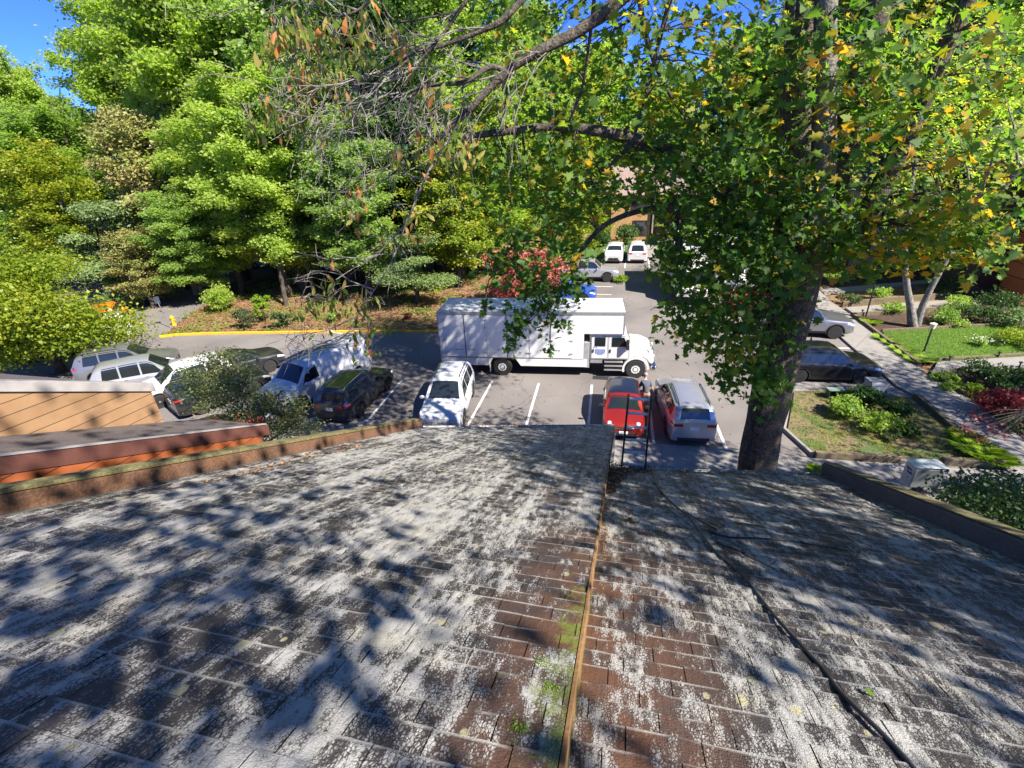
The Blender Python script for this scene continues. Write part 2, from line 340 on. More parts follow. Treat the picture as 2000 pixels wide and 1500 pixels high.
# parking lines
def pline(a, b, w_=0.11):
    a = Vector(a); b = Vector(b); t = (b - a).normalized(); q = Vector((-t.y, t.x)) * w_ / 2
    mb = MB(); mb.add([(p.x, p.y, 0.009) for p in (a + q, a - q, b - q, b + q)], [(0, 1, 2, 3)]); mb.build('parking_line', LINEM, kind='structure')
for (a, b) in (((-11.3, 21.4), (-11.05, 17.1)), ((-6.5, 21.9), (-6.4, 17.1)), ((-4.08, 22), (-3.85, 17.1)), ((-1.42, 22.2), (-1.2, 17.1)), ((1.28, 21.9), (1.42, 17.1)), ((3.9, 21.2), (4.15, 17.15)),
               ((-13.9, 21), (-13.6, 16.9)), ((-16.7, 20.6), (-16.0, 16.6)), ((7.9, 25.7), (11.7, 25.9)), ((8.3, 28.7), (12.3, 28.9)),
               ((-5, 41.0), (-1.2, 41.0)), ((-5, 38.6), (-1.2, 38.6)), ((-5, 36.2), (-1.2, 36.2)), ((-2.7, 52.2), (-2.7, 47.9)), ((-0.35, 52.2), (-0.35, 47.9)), ((1.9, 52.2), (1.9, 48))):
    pline(a, b)
# storm drain plate under the truck nose
mb = MB(); c = G(1185, 739); mb.box(c.x - .7, c.x + .7, c.y - .2, c.y + .2, 0.004, 0.02)
mb.build('drain_grate', plain('iron', (0.03, 0.028, 0.027), 0.7), label='long dark iron drain grate in the asphalt beside the truck cab', cat='drain')
# ================================================================ OUR HOUSE
Sv = np.array([0, math.cos(PITCH), -math.sin(PITCH)]); Nv = np.array([0, math.sin(PITCH), math.cos(PITCH)])
RF = Matrix([[1, Sv[0], Nv[0], 0], [0, Sv[1], Nv[1], 0], [0, Sv[2], Nv[2], H], [0, 0, 0, 1]])   # roof frame (x, v, w) -> world
def RP(px, py, w_):  # pixel -> roof frame point on the plane w
    v = ray(px, py); t = w_ / (v @ Nv); p = v * t; return Vector((p[0], p @ Sv, w_))
def RW(x, v, w_): return RF @ Vector((x, v, w_))
WU, WL = -1.31, -1.44
XS = -0.125
eaR = RP(1188, 831, WU); XL0 = RP(200, 968, WU).x
eaL = min((Vector((XL0, v / 50, WU)) for v in range(400, 900)), key=lambda q: abs(PX(RF @ q)[0] - 822))
elL, elR = RP(1190, 917, WL), RP(1608, 929, WL)
XL = eaL.x; XR = elR.x
print('roof', PX(RF @ eaL), eaL, eaR, elL, elR)
def shingle_mat():
    m, n, l, p = nm('asphalt_shingle'); tc = N(n, 'ShaderNodeTexCoord'); L = l.new
    def mapn(scale, **kw):
        mp = N(n, 'ShaderNodeMapping'); mp.inputs['Scale'].default_value = scale; L(tc.outputs['Object'], mp.inputs['Vector'])
        no = N(n, 'ShaderNodeTexNoise', **kw); L(mp.outputs[0], no.inputs['Vector']); return no
    def math_(op, a, b=None, c=None, clamp=False):
        q = N(n, 'ShaderNodeMath', operation=op); q.use_clamp = clamp
        for i, x in enumerate((a, b, c)):
            if x is None: continue
            if isinstance(x, (int, float)): q.inputs[i].default_value = x
            else: L(x, q.inputs[i])
        return q.outputs[0]
    def mixc(f, a, b, bt='MIX'):
        q = N(n, 'ShaderNodeMix', data_type='RGBA', blend_type=bt)
        if isinstance(f, (int, float)): q.inputs[0].default_value = f
        else: L(f, q.inputs[0])
        for i, x in ((6, a), (7, b)):
            if hasattr(x, '__len__'): q.inputs[i].default_value = tuple(x) + (1,)
            else: L(x, q.inputs[i])
        return q.outputs[2]
    def rmp(x, a, b):
        q = N(n, 'ShaderNodeMapRange'); q.inputs[1].default_value = a; q.inputs[2].default_value = b; L(x, q.inputs[0]); return q.outputs[0]
    sep = N(n, 'ShaderNodeSeparateXYZ'); L(tc.outputs['Object'], sep.inputs[0])
    tab = N(n, 'ShaderNodeAttribute', attribute_name='tab'); row = N(n, 'ShaderNodeAttribute', attribute_name='row'); edge = N(n, 'ShaderNodeAttribute', attribute_name='edge')
    gran = mapn((1, 1, 1), Scale=260.0, Detail=2.0); g2 = mapn((1, 1, 1), Scale=110.0, Detail=3.0, Roughness=0.7)
    base = ramp(n, [(0.0, (0.014, 0.011, 0.011)), (0.5, (0.038, 0.032, 0.031)), (1.0, (0.085, 0.070, 0.065))])
    bm = math_('MULTIPLY_ADD', gran.outputs['Fac'], 1.6, -0.55); bm = math_('MULTIPLY_ADD', tab.outputs['Fac'], 0.35, bm, True); L(bm, base.inputs[0])
    col = base.outputs[0]
    # rust-brown clean zones beside the step
    big = mapn((1, 0.6, 1), Scale=0.9, Detail=4.0); bx = mapn((1, 1, 1), Scale=3.0, Detail=3.0)
    dx = math_('ABSOLUTE', math_('ADD', sep.outputs[0], 0.02))
    near = math_('SUBTRACT', 1.0, rmp(dx, 0.1, 0.75)); far = math_('SUBTRACT', 1.0, rmp(sep.outputs[1], 2.6, 5.5))
    rz = math_('MULTIPLY', near, far); rz = math_('MULTIPLY', rz, rmp(bx.outputs['Fac'], 0.36, 0.56))
    rz2 = math_('MULTIPLY', rmp(big.outputs['Fac'], 0.66, 0.76), 0.35)
    rz = math_('MAXIMUM', rz, rz2)
    rustc = mixc(gran.outputs['Fac'], (0.07, 0.024, 0.012), (0.22, 0.095, 0.04))
    col = mixc(math_('MULTIPLY', rz, 0.9), col, rustc)
    # white crust lichen
    pat = mapn((1, 0.55, 1), Scale=1.5, Detail=3.0)         # large patches
    strk = mapn((3.2, 0.22, 1), Scale=1.6, Detail=4.0)       # run-off streaks down the slope
    fine = mapn((1, 0.26, 1), Scale=80.0, Detail=6.0, Roughness=0.72)
    mid = mapn((1, 0.30, 1), Scale=22.0, Detail=4.0)
    mid2 = mapn((1, 0.33, 1), Scale=10.0, Detail=3.0, Roughness=0.6)
    vor = N(n, 'ShaderNodeTexVoronoi', feature='DISTANCE_TO_EDGE', Scale=85.0)
    mp = N(n, 'ShaderNodeMapping'); mp.inputs['Scale'].default_value = (1, 0.6, 1)
    wob = mixc(0.035, tc.outputs['Object'], mid.outputs['Color'], 'ADD'); L(wob, mp.inputs['Vector']); L(mp.outputs[0], vor.inputs['Vector'])
    cell = rmp(vor.outputs['Distance'], 0.02, 0.22)
    dens = math_('MULTIPLY_ADD', pat.outputs['Fac'], 0.62, -0.03)
    dens = math_('MULTIPLY_ADD', strk.outputs['Fac'], 0.8, dens)
    dens = math_('MULTIPLY_ADD', tab.outputs['Fac'], 0.14, dens)
    dens = math_('MULTIPLY_ADD', rz, -0.36, dens); dens = math_('MULTIPLY_ADD', math_('GREATER_THAN', sep.outputs[0], -0.1), -0.03, dens)
    # less crust on the shaded right slope near the foot
    th = math_('SUBTRACT', 1.865, dens)
    sig = math_('MULTIPLY_ADD', fine.outputs['Fac'], 0.75, math_('MULTIPLY', cell, 0.2)); sig = math_('MULTIPLY_ADD', mid.outputs['Fac'], 0.80, sig); sig = math_('MULTIPLY_ADD', mid2.outputs['Fac'], 0.55, sig)
    lich = rmp(math_('SUBTRACT', sig, th), -0.07, 0.13)
    # bright line of crust on the butt edge of each course
    ed = math_('MULTIPLY', rmp(row.outputs['Fac'], 0.86, 0.95), 1.0)
    en = mapn((2.2, 6, 1), Scale=2.0, Detail=3.0)
    ed = math_('MULTIPLY', ed, rmp(en.outputs['Fac'], 0.42, 0.55)); ed = math_('MAXIMUM', ed, math_('MULTIPLY', edge.outputs['Fac'], rmp(en.outputs['Fac'], 0.34, 0.46)))
    lich = math_('MAXIMUM', lich, math_('MULTIPLY', ed, 0.95))
    lc = mixc(rmp(mid.outputs['Fac'], 0.3, 0.7), (0.29, 0.29, 0.285), (0.66, 0.65, 0.62))
    lc = mixc(gran.outputs['Fac'], lc, (0.38, 0.37, 0.345)); 
    lc = mixc(math_('MULTIPLY', rmp(bx.outputs['Fac'], 0.48, 0.68), 0.35), lc, (0.48, 0.44, 0.30))
    col = mixc(math_('MULTIPLY', lich, 0.86), col, lc)
    # yellow-green lichen rosettes
    v2 = N(n, 'ShaderNodeTexVoronoi', feature='F1', Scale=7.5); mp2 = N(n, 'ShaderNodeMapping'); mp2.inputs['Scale'].default_value = (1, 0.75, 1)
    wob2 = mixc(0.02, tc.outputs['Object'], fine.outputs['Color'], 'ADD'); L(wob2, mp2.inputs['Vector']); L(mp2.outputs[0], v2.inputs['Vector'])
    spc = N(n, 'ShaderNodeSeparateXYZ'); L(v2.outputs['Color'], spc.inputs[0])
    rr = math_('MULTIPLY_ADD', spc.outputs[1], 0.24, 0.02); ins = rmp(math_('SUBTRACT', rr, v2.outputs['Distance']), 0.0, 0.03)
    yl = math_('MULTIPLY', ins, math_('GREATER_THAN', spc.outputs[0], 0.50)); yl = math_('MULTIPLY', yl, rmp(big.outputs['Fac'], 0.40, 0.5))
    col = mixc(math_('MULTIPLY', yl, 0.85), col, mixc(g2.outputs['Fac'], (0.30, 0.28, 0.14), (0.58, 0.53, 0.33)))
    # moss by the step
    mn = mapn((1, 1, 1), Scale=9.0, Detail=6.0, Roughness=0.7)
    mo = math_('MULTIPLY', math_('SUBTRACT', 1.0, rmp(dx, 0.02, 0.55)), far); mo = math_('MULTIPLY', mo, math_('LESS_THAN', sep.outputs[0], -0.1))
    mo = math_('MULTIPLY', mo, 0.5); mo = math_('ADD', mo, math_('MULTIPLY', rmp(big.outputs['Fac'], 0.6, 0.75), 0.14))
    mo = rmp(math_('ADD', mn.outputs['Fac'], mo), 0.80, 0.95)
    col = mixc(math_('MULTIPLY', mo, 0.85), col, mixc(g2.outputs['Fac'], (0.05, 0.08, 0.01), (0.26, 0.30, 0.03)))
    L(col, p.inputs['Base Color']); p.inputs['Roughness'].default_value = 0.55; p.inputs['Specular IOR Level'].default_value = 0.6
    hgt = math_('MULTIPLY_ADD', lich, 0.35, math_('MULTIPLY', gran.outputs['Fac'], 0.5)); hgt = math_('MULTIPLY_ADD', g2.outputs['Fac'], 0.8, hgt)
    hgt = math_('MULTIPLY_ADD', mid.outputs['Fac'], 1.2, hgt)
    bp = N(n, 'ShaderNodeBump', Strength=0.8, Distance=0.012); L(hgt, bp.inputs['Height']); L(bp.outputs[0], p.inputs['Normal'])
    return m
SHING = shingle_mat()
def shingle_roof(name, x0, x1, v0, vend, wbase, parent, seed, tabw=0.30, ex=0.137):
    """courses of three-tab shingles: each tab its own slightly tilted slab; vend(x) gives the eave"""
    rs = random.Random(seed); V = []; Fc = []; tab = []; row = []; edge = []
    nr = int((max(vend(x0), vend(x1)) - v0) / ex) + 1
    for r_ in range(nr):
        va = v0 + r_ * ex; off = (0, 0.5, 0.25, 0.75)[r_ % 4] * tabw + rs.uniform(-.01, .01); jog = 0
        xa = x0 - off
        while xa < x1:
            xb = xa + tabw; a = max(xa, x0) + 0.0025; b = min(xb, x1) - 0.0025
            if b - a > 0.01 and va < min(vend(a), vend(b)) + 0.3:
                dv = rs.uniform(-.004, .004); lift = rs.uniform(0, .004) + (0.006 if rs.random() < .06 else 0)
                t = rs.random(); va_, vb_ = va - 0.02, va + ex + dv
                vba, vbb = min(vb_, vend(a)), min(vb_, vend(b))
                if min(vba, vbb) > va_ + .01:
                    w0, w1 = wbase + 0.002, wbase + 0.014 + lift; ns = 3
                    base = len(V); kk = []
                    for i in range(ns + 1):
                        f = i / ns; x = a + (b - a) * f; ve = vba + (vbb - vba) * f; s_ = rs.uniform(-.0015, .0015)
                        V += [(x, va_, w0), (x, ve - .012, w1 + s_), (x, ve, w1 - .001 + s_), (x, ve + .0005, wbase - .004)]
                    for i in range(ns):
                        p_ = base + i * 4; q = p_ + 4
                        for j, (rv0, e) in enumerate(((0, 0), (1, 0), (2, 1))):
                            Fc.append((p_ + j, q + j, q + j + 1, p_ + j + 1)); tab.append(t); edge.append(float(e))
            xa = xb
    me = bpy.data.meshes.new(name); me.from_pydata(V, [], Fc)
    at = me.attributes.new('tab', 'FLOAT', 'FACE'); at.data.foreach_set('value', tab)
    at = me.attributes.new('edge', 'FLOAT', 'FACE'); at.data.foreach_set('value', edge)
    rowv = []
    for i in range(len(V) // 4): rowv += [0.0, 0.91, 1.0, 1.0]
    at = me.attributes.new('row', 'FLOAT', 'POINT'); at.data.foreach_set('value', rowv)
    me.update(); o = link(name, me, parent, [SHING]); return o
house = empty('townhouse', (0, 0, 0), 0, 'townhouse we look down from, its weathered lichen-covered shingle roof falling away to the car park', 'house')
RUSTM = mixnoise_mat('rust_brown_stucco', [(0.11, 0.055, 0.028), (0.17, 0.085, 0.045), (0.095, 0.055, 0.035)], 2.0, fine=35.0, finev=(0.6, 1.3), bump=0.3)
GREYM = mixnoise_mat('grey_brown_stucco', [(0.09, 0.08, 0.07), (0.15, 0.125, 0.105), (0.11, 0.09, 0.07)], 1.5, fine=60.0, finev=(0.7, 1.2), bump=0.3)
OLIVEM = mixnoise_mat('mossy_cap', [(0.10, 0.09, 0.035), (0.17, 0.15, 0.06), (0.14, 0.10, 0.05)], 2.0, fine=30.0, bump=0.3)
WOODM = mixnoise_mat('bare_wood_strip', [(0.16, 0.085, 0.03), (0.27, 0.15, 0.06), (0.10, 0.07, 0.025)], 3.0, fine=40.0, finev=(0.8, 1.15), bump=0.2)
DKBROWN = mixnoise_mat('dark_brown_siding', [(0.05, 0.032, 0.022), (0.075, 0.05, 0.035)], 3.0, fine=20.0)
V0 = -1.6
eU = lambda x: eaL.y + (eaR.y - eaL.y) * (x - XL) / (eaR.x - XL)
eL = lambda x: elL.y + (elR.y - elL.y) * (x - elL.x) / (elR.x - elL.x)
ru = shingle_roof('roof_slope', XL, XS, V0, eU, WU, house, 3); ru.matrix_world = RF
rl = shingle_roof('roof_slope', XS, XR, V0, eL, WL, house, 5); rl.matrix_world = RF
ru['label'] = 'sunlit left slope of pale lichen-crusted shingles'; rl['label'] = 'shadier right slope of darker shingles, one step lower'
# decking under the shingles, fascia, parapets (built in the roof frame)
def rbuild(mb, name, mat, parent=house, **kw):
    o = mb.build(name, mat, parent, **kw); o.matrix_world = RF; return o
mb = MB()
mb.prism([(XL, V0), (XS, V0), (XS, eU(XS) - .01), (XL, eU(XL) - .01)], WU - .12, WU - .004)
mb.prism([(XS + .002, V0), (XR, V0), (XR, eL(XR) - .01), (XS + .002, eL(XS) - .01)], WL - .12, WL - .004)
rbuild(mb, 'roof_deck', DKBROWN)
mb = MB(); mb.prism([(XS, V0), (XS + .022, V0), (XS + .018, eL(XS)), (XS + .018, eU(XS) + .01), (XS, eU(XS) + .01)], WL - .10, WU + 0.006)
rbuild(mb, 'step_board', WOODM, bevel=.003)
# eave fascia and drip edge
mb = MB()
a, b = (XL, eU(XL)), (XS, eU(XS)); mb.prism([(a[0], a[1] - .012), (b[0], b[1] - .012), (b[0], b[1] + .02), (a[0], a[1] + .02)], WU - .2, WU + .003)
a, b = (XS + .03, eL(XS)), (XR, eL(XR)); mb.prism([(a[0], a[1] - .012), (b[0], b[1] - .012), (b[0], b[1] + .02), (a[0], a[1] + .02)], WL - .2, WL + .003)
rbuild(mb, 'eave_fascia', TIMBER)
# gutters
mb = MB()
for (xa, ya, xb, yb, wz) in ((XL, eU(XL), XS, eU(XS), WU), (XS + .03, eL(XS), XR, eL(XR), WL)):
    A = Vector((xa, ya + .02, wz - .02)); B = Vector((xb, yb + .02, wz - .02))
    dy = Vector((0, math.cos(PITCH), math.sin(PITCH))) ; dz = Vector((0, -math.sin(PITCH), math.cos(PITCH)))
    prof = [(0, 0.0), (0, -.11), (.09, -.11), (.12, -.04), (.12, 0), (.112, 0), (.112, -.04), (.085, -.10), (.008, -.10), (.008, 0)]
    mb.add([A + dy * p0 + dz * p1 for p0, p1 in prof] + [B + dy * p0 + dz * p1 for p0, p1 in prof], [(i, (i + 1) % 10, 10 + (i + 1) % 10, 10 + i) for i in range(10)])
rbuild(mb, 'gutter', plain('gutter_white', (0.6, 0.6, 0.58), 0.5, bump=.1))
# left rake parapet : rust-brown inner face, olive cap
PH = 0.20
mb = MB(); mb.prism([(XL - .16, V0), (XL, V0), (XL, eU(XL) + .05), (XL - .16, eU(XL) + .05)], WU - .5, WU + PH - .02); rbuild(mb, 'parapet', RUSTM, bevel=.01)
mb = MB(); mb.prism([(XL - .175, V0), (XL + .012, V0), (XL + .012, eU(XL) + .07), (XL - .175, eU(XL) + .07)], WU + PH - .018, WU + PH + .02); rbuild(mb, 'parapet_cap', OLIVEM, bevel=.006)
mb = MB(); mb.prism([(XL, V0), (XL + .03, V0), (XL + .03, eU(XL) + .0), (XL, eU(XL))], WU - .0, WU + .022); rbuild(mb, 'rake_flashing', plain('flashing', (0.22, 0.2, 0.18), 0.5, .6)); mb = MB(); mb.prism([(XR - .03, V0), (XR, V0), (XR, eL(XR)), (XR - .03, eL(XR))], WL, WL + .02)
rbuild(mb, 'rake_flashing', plain('flashing', (0.22, 0.2, 0.18), 0.5, .6))
# right rake parapet, grey-brown
mb = MB(); mb.prism([(XR, V0), (XR + .24, V0), (XR + .24, eL(XR) + .12), (XR, eL(XR) + .12)], WL - .6, WL + .215); rbuild(mb, 'parapet', GREYM, bevel=.02)
mb = MB(); mb.prism([(XR + .03, V0), (XR + .26, V0), (XR + .26, eL(XR) + .14), (XR + .03, eL(XR) + .14)], WL + .217, WL + .238); rbuild(mb, 'parapet_cap', OLIVEM, bevel=.01)
# walls down to the ground
def ztop(v, w_): return (RW(0, v, w_)).z
mb = MB()
for (x0, x1, ve, wz) in ((XL + .05, XS - .03, min(eU(XL), eU(XS)) - .3, WU - .13), (XS + .05, XR - .05, min(eL(XS), eL(XR)) - .3, WL - .13)):
    ya, yb = RW(0, V0, wz).y, RW(0, ve, wz).y; za, zb = RW(0, V0, wz).z - .02, RW(0, ve, wz).z - .02
    mb.prism([(ya, -0.1), (yb, -0.1), (yb, zb), (ya, za)], x0, x1, axis='x')
mb.build('wall', plain('orange_brown_siding', (0.30, 0.11, 0.035), 0.7, var=.2, scale=2, bump=.2), house)
# white corner trim where the upper slope runs past the lower one
ea = RW(XS, eU(XS), WU)
mb = MB(); mb.box(XS - .03, XS + .06, ea.y - .5, ea.y - .38, 0.1, ea.z - .05); mb.build('corner_trim', plain('trim_white', (0.62, 0.6, 0.56), 0.6), house)
# back slope behind the camera
mb = MB(); A = RW(0, V0, WU); mb.prism([(A.y, A.z - .1), (A.y, A.z + .02), (A.y - 5, A.z - 2.4), (A.y - 5, 0), (A.y, 0)], XL - .1, XR + .2, axis='x'); mb.build('back_slope', DKBROWN, house)

# ================================================================ NEIGHBOUR HOUSES (left)
def siding_mat(name, c1, c2, ang, pitch_=0.2):
    m, n, l, p = nm(name); tc = N(n, 'ShaderNodeTexCoord'); mp = N(n, 'ShaderNodeMapping'); mp.inputs['Rotation'].default_value = ang
    l.new(tc.outputs['Object'], mp.inputs['Vector']); sp_ = N(n, 'ShaderNodeSeparateXYZ'); l.new(mp.outputs[0], sp_.inputs[0])
    d = N(n, 'ShaderNodeMath', operation='DIVIDE'); d.inputs[1].default_value = pitch_; l.new(sp_.outputs[2], d.inputs[0])
    fr = N(n, 'ShaderNodeMath', operation='FRACT'); l.new(d.outputs[0], fr.inputs[0])
    fl = N(n, 'ShaderNodeMath', operation='FLOOR'); l.new(d.outputs[0], fl.inputs[0])
    wn_ = N(n, 'ShaderNodeTexWhiteNoise', noise_dimensions='1D'); l.new(fl.outputs[0], wn_.inputs['W'])
    no = N(n, 'ShaderNodeTexNoise', Scale=5.0, Detail=5.0); l.new(mp.outputs[0], no.inputs['Vector'])
    mv = N(n, 'ShaderNodeMath', operation='MULTIPLY_ADD'); mv.inputs[1].default_value = .35; l.new(wn_.outputs['Value'], mv.inputs[0]); l.new(no.outputs['Fac'], mv.inputs[2])
    r_ = ramp(n, [(0.3, c1), (0.9, c2)]); l.new(mv.outputs[0], r_.inputs[0])
    g = ramp(n, [(0.0, 0.12), (0.05, 0.15), (0.07, 1.0)]); l.new(fr.outputs[0], g.inputs[0])
    mx = N(n, 'ShaderNodeMix', data_type='RGBA', blend_type='MULTIPLY'); mx.inputs[0].default_value = 1; l.new(r_.outputs[0], mx.inputs[6]); l.new(g.outputs[0], mx.inputs[7])
    l.new(mx.outputs[2], p.inputs['Base Color']); p.inputs['Roughness'].default_value = .75
    bp = N(n, 'ShaderNodeBump', Strength=.6, Distance=.012); l.new(fr.outputs[0], bp.inputs['Height']); l.new(bp.outputs[0], p.inputs['Normal'])
    return m
ORANGE = siding_mat('orange_diagonal_siding', (0.27, 0.068, 0.018), (0.36, 0.10, 0.03), (rad(3), 0, 0), .15)
TAN = siding_mat('tan_diagonal_siding', (0.27, 0.155, 0.075), (0.36, 0.215, 0.11), (rad(4), 0, 0), .15)
MAROON = plain('maroon_fascia', (0.115, 0.045, 0.034), 0.6, var=.15, bump=.1)
GREYCAP = plain('grey_coping', (0.33, 0.31, 0.30), 0.6, var=.15)
OLDSH = mixnoise_mat('grey_brown_shingles', [(0.06, 0.05, 0.05), (0.115, 0.095, 0.09), (0.09, 0.075, 0.07)], 1.2, fine=50.0, finev=(0.6, 1.35), bump=.5)
def plane_pt(px, py, axis, val): v = ray(px, py); i = 'xyz'.index(axis); t = (val - CAM[i]) / v[i]; return Vector(CAM + v * t)
# unit 1: right rake fascia from (0,890) to (520,830)
X1 = XL - 1.0
f0, f1 = plane_pt(0, 891, 'x', X1), plane_pt(520, 829, 'x', X1)
sl1 = (f1 - f0).normalized(); print('unit1 rake', f0, f1, math.degrees(math.asin(-sl1.z)), PITCH)
n1 = empty('neighbour_townhouse', (X1 - 1.5, f1.y, 0), 0, 'neighbouring townhouse beside ours with orange diagonal siding, maroon fascia and a dark shaded shingle slope', 'house')
n1i = Matrix.Translation(-Vector(n1.location))
def nb(mb, name, mat, par, **kw):
    o = mb.build(name, mat, par, **kw); o.matrix_parent_inverse = Matrix.Translation(-Vector(par.location)); return o
top0 = f0 - sl1 * 6; top1 = f1
X2 = X1 - 1.3
def slope_prism(mb, x0, x1, a, b, t0, t1):   # slab following line a->b (y,z), thickness offsets vertical
    mb.prism([(a.y, a.z + t0), (b.y, b.z + t0), (b.y, b.z + t1), (a.y, a.z + t1)], x0, x1, axis='x')
mb = MB(); slope_prism(mb, X2, X1 - .03, top0, top1, -.12, -.015); nb(mb, 'roof', OLDSH, n1)
mb = MB(); slope_prism(mb, X1 - .03, X1, top0, top1, -.20, 0); mb.box(X2, X1, f1.y, f1.y + .03, f1.z - .20, f1.z - .02); nb(mb, 'fascia', MAROON, n1, bevel=.005)
mb = MB(); slope_prism(mb, X1 - .05, X1 + .012, top0, top1, .001, .018); nb(mb, 'drip_edge', GREYCAP, n1)
mb = MB(); mb.prism([(top0.y, 0), (f1.y - .15, 0), (f1.y - .15, f1.z - .15 + .15 * math.tan(-math.asin(sl1.z))), (top0.y, top0.z - .14)], X2 + .02, X1 - .012, axis='x'); nb(mb, 'wall', ORANGE, n1)
# unit 2: tan wall rising behind
c0, c1 = plane_pt(0, 766, 'x', X2), plane_pt(296, 765, 'x', X2)
b1 = plane_pt(332, 820, 'x', X2); print('unit2', c0, c1, b1)
n2 = empty('neighbour_townhouse', (X2 - 2, c1.y, 0), 0, 'second townhouse along with tan diagonal siding under a grey coping', 'house')
s2 = (c1 - c0).normalized(); c00 = c0 - s2 * 6; c11 = c1
mb = MB(); mb.prism([(c00.y, 0), (c11.y, 0), (c11.y, c11.z), (c00.y, c00.z)], X2 - 4.5, X2, axis='x'); nb(mb, 'wall', TAN, n2)
mb = MB(); slope_prism(mb, X2 - .30, X2 + .03, c00, c11 + s2 * .06, .002, .15); nb(mb, 'coping', GREYCAP, n2, bevel=.01)
mb = MB(); slope_prism(mb, X2 - 4.6, X2 - .302, c00, c11 + s2 * .1, .002, .10); nb(mb, 'roof', OLDSH, n2)
# unit 3: corner of a maroon roof at the picture's edge
e0 = plane_pt(26, 757, 'x', X2 - 8); e1 = plane_pt(0, 722, 'x', X2 - 8)
n3 = empty('neighbour_townhouse', (X2 - 9, e0.y, 0), 0, 'third townhouse, only the corner of its red-brown boarded gable showing at the left edge', 'house')
mb = MB(); mb.prism([(e1.y - 5, 0), (e0.y, 0), (e0.y, e0.z - .1), (e0.y - .3, e0.z + .15), (e1.y, e1.z), (e1.y - 5, e1.z + 2)], X2 - 13, X2 - 8, axis='x'); nb(mb, 'wall', siding_mat('red_siding', (0.28, 0.08, 0.05), (0.36, 0.12, 0.07), (0, 0, 0), .2), n3)
mb = MB(); slope_prism(mb, X2 - 13.2, X2 - 7.95, e1 - Vector((0, 5, -2)), e1, .01, .12); nb(mb, 'roof', OLDSH, n3)

# ================================================================ FAR BUILDINGS
fb = empty('apartment_block', (0.8, 61.6, 0), 0, 'far two-storey block with tan boarded wall, dark recessed entrance and brown shingle roof', 'building')
TANF = siding_mat('tan_boarding', (0.40, 0.22, 0.09), (0.55, 0.33, 0.15), (0, rad(55), 0), .35)
def loc(mb, name, mat, par, **kw): return mb.build(name, mat, par, **kw)
mb = MB(); mb.box(-3.2, 1.3, 0, 6, 0, 5.4); mb.box(-14, -3.2, 1.2, 7, 0, 5.4); loc(mb, 'wall', TANF, fb)
mb = MB(); mb.box(1.3, 14, 1.6, 7, 0, 5.4); loc(mb, 'recessed_wall', DKBROWN, fb)
mb = MB(); mb.prism([(-.6, 5.3), (7.6, 5.3), (3.6, 8.2)], -14.6, 14.5, axis='x'); loc(mb, 'roof', mixnoise_mat('pinkbrown_shingles', [(0.22, 0.16, 0.15), (0.30, 0.22, 0.20)], 1.5, fine=30.0), fb)
for (x0, x1, z0, z1) in ((-.6, 1.0, .8, 2.4), (-.9, .9, 3.4, 4.6), (-10, -8, 1, 2.4), (-10, -8, 3.4, 4.6)):
    y = 0 if x0 > -3 else 1.2
    mb = MB(); mb.box(x0 - .08, x1 + .08, y - .05, y + .02, z0 - .08, z1 + .08); f = loc(mb, 'window', MAROON, fb)
    mb = MB(); mb.box(x0, x1, y - .07, y - .052, z0, z1); mb.build('pane', GLASS, f)
mb = MB(); mb.box(2.0, 3.1, 1.52, 1.598, 0.1, 2.2); loc(mb, 'door', MAROON, fb)
for x in (1.5, 3.9): mb = MB(); mb.box(x, x + .18, -.3, -.12, 0, 5.3); loc(mb, 'post', BARKG, fb)

rb = empty('townhouse', (26.2, 38.6, 0), 0, 'dark brown house at the right edge with an orange corner pier, half hidden by leaves', 'house')
mb = MB(); mb.box(-3, 12, 1.2, 10, 0, 7.5); loc(mb, 'wall', DKBROWN, rb)
RB_OR = siding_mat('burnt_orange_siding', (0.33, 0.085, 0.03), (0.42, 0.13, 0.045), (0, 0, 0), .9)
mb = MB(); mb.box(-1.3, 0.2, -1.2, 1.2, 0.3, 9.2); loc(mb, 'corner_pier', RB_OR, rb, bevel=.02)
mb = MB(); mb.box(0.9, 9, -.6, 1.19, 2.6, 8.0); loc(mb, 'bay_wall', RB_OR, rb)
mb = MB(); mb.prism([(-2, 7.8), (11, 7.8), (4.5, 11)], -3.5, 12.5, axis='x'); loc(mb, 'roof', OLDSH, rb)
mb = MB(); mb.box(-2.6, -1.4, 1.1, 1.19, .8, 2.2); loc(mb, 'window', GLASS, rb)
rc = empty('townhouse', (18.5, 50, 0), 0, 'house behind the leaves at the right with tan panels and red-brown trim boards', 'house')
mb = MB(); mb.box(-2.5, 9, 0, 9, 0, 6.5); loc(mb, 'wall', plain('beige_wall', (0.34, 0.29, 0.22), .8), rc)
mb = MB()
for x in (-2.6, 0.4, 3.2): mb.box(x, x + .35, -.06, -.002, 0, 6.5)
loc(mb, 'trim_board', MAROON, rc)
for x in (-1.6, 1.4, 4.4): mb = MB(); mb.box(x, x + 1.1, -.05, -.003, 3.6, 5.0); loc(mb, 'window', GLASS, rc)
mb = MB(); mb.prism([(-.8, 6.4), (10, 6.4), (4.5, 9.5)], -3, 9.5, axis='x'); loc(mb, 'roof', OLDSH, rc)
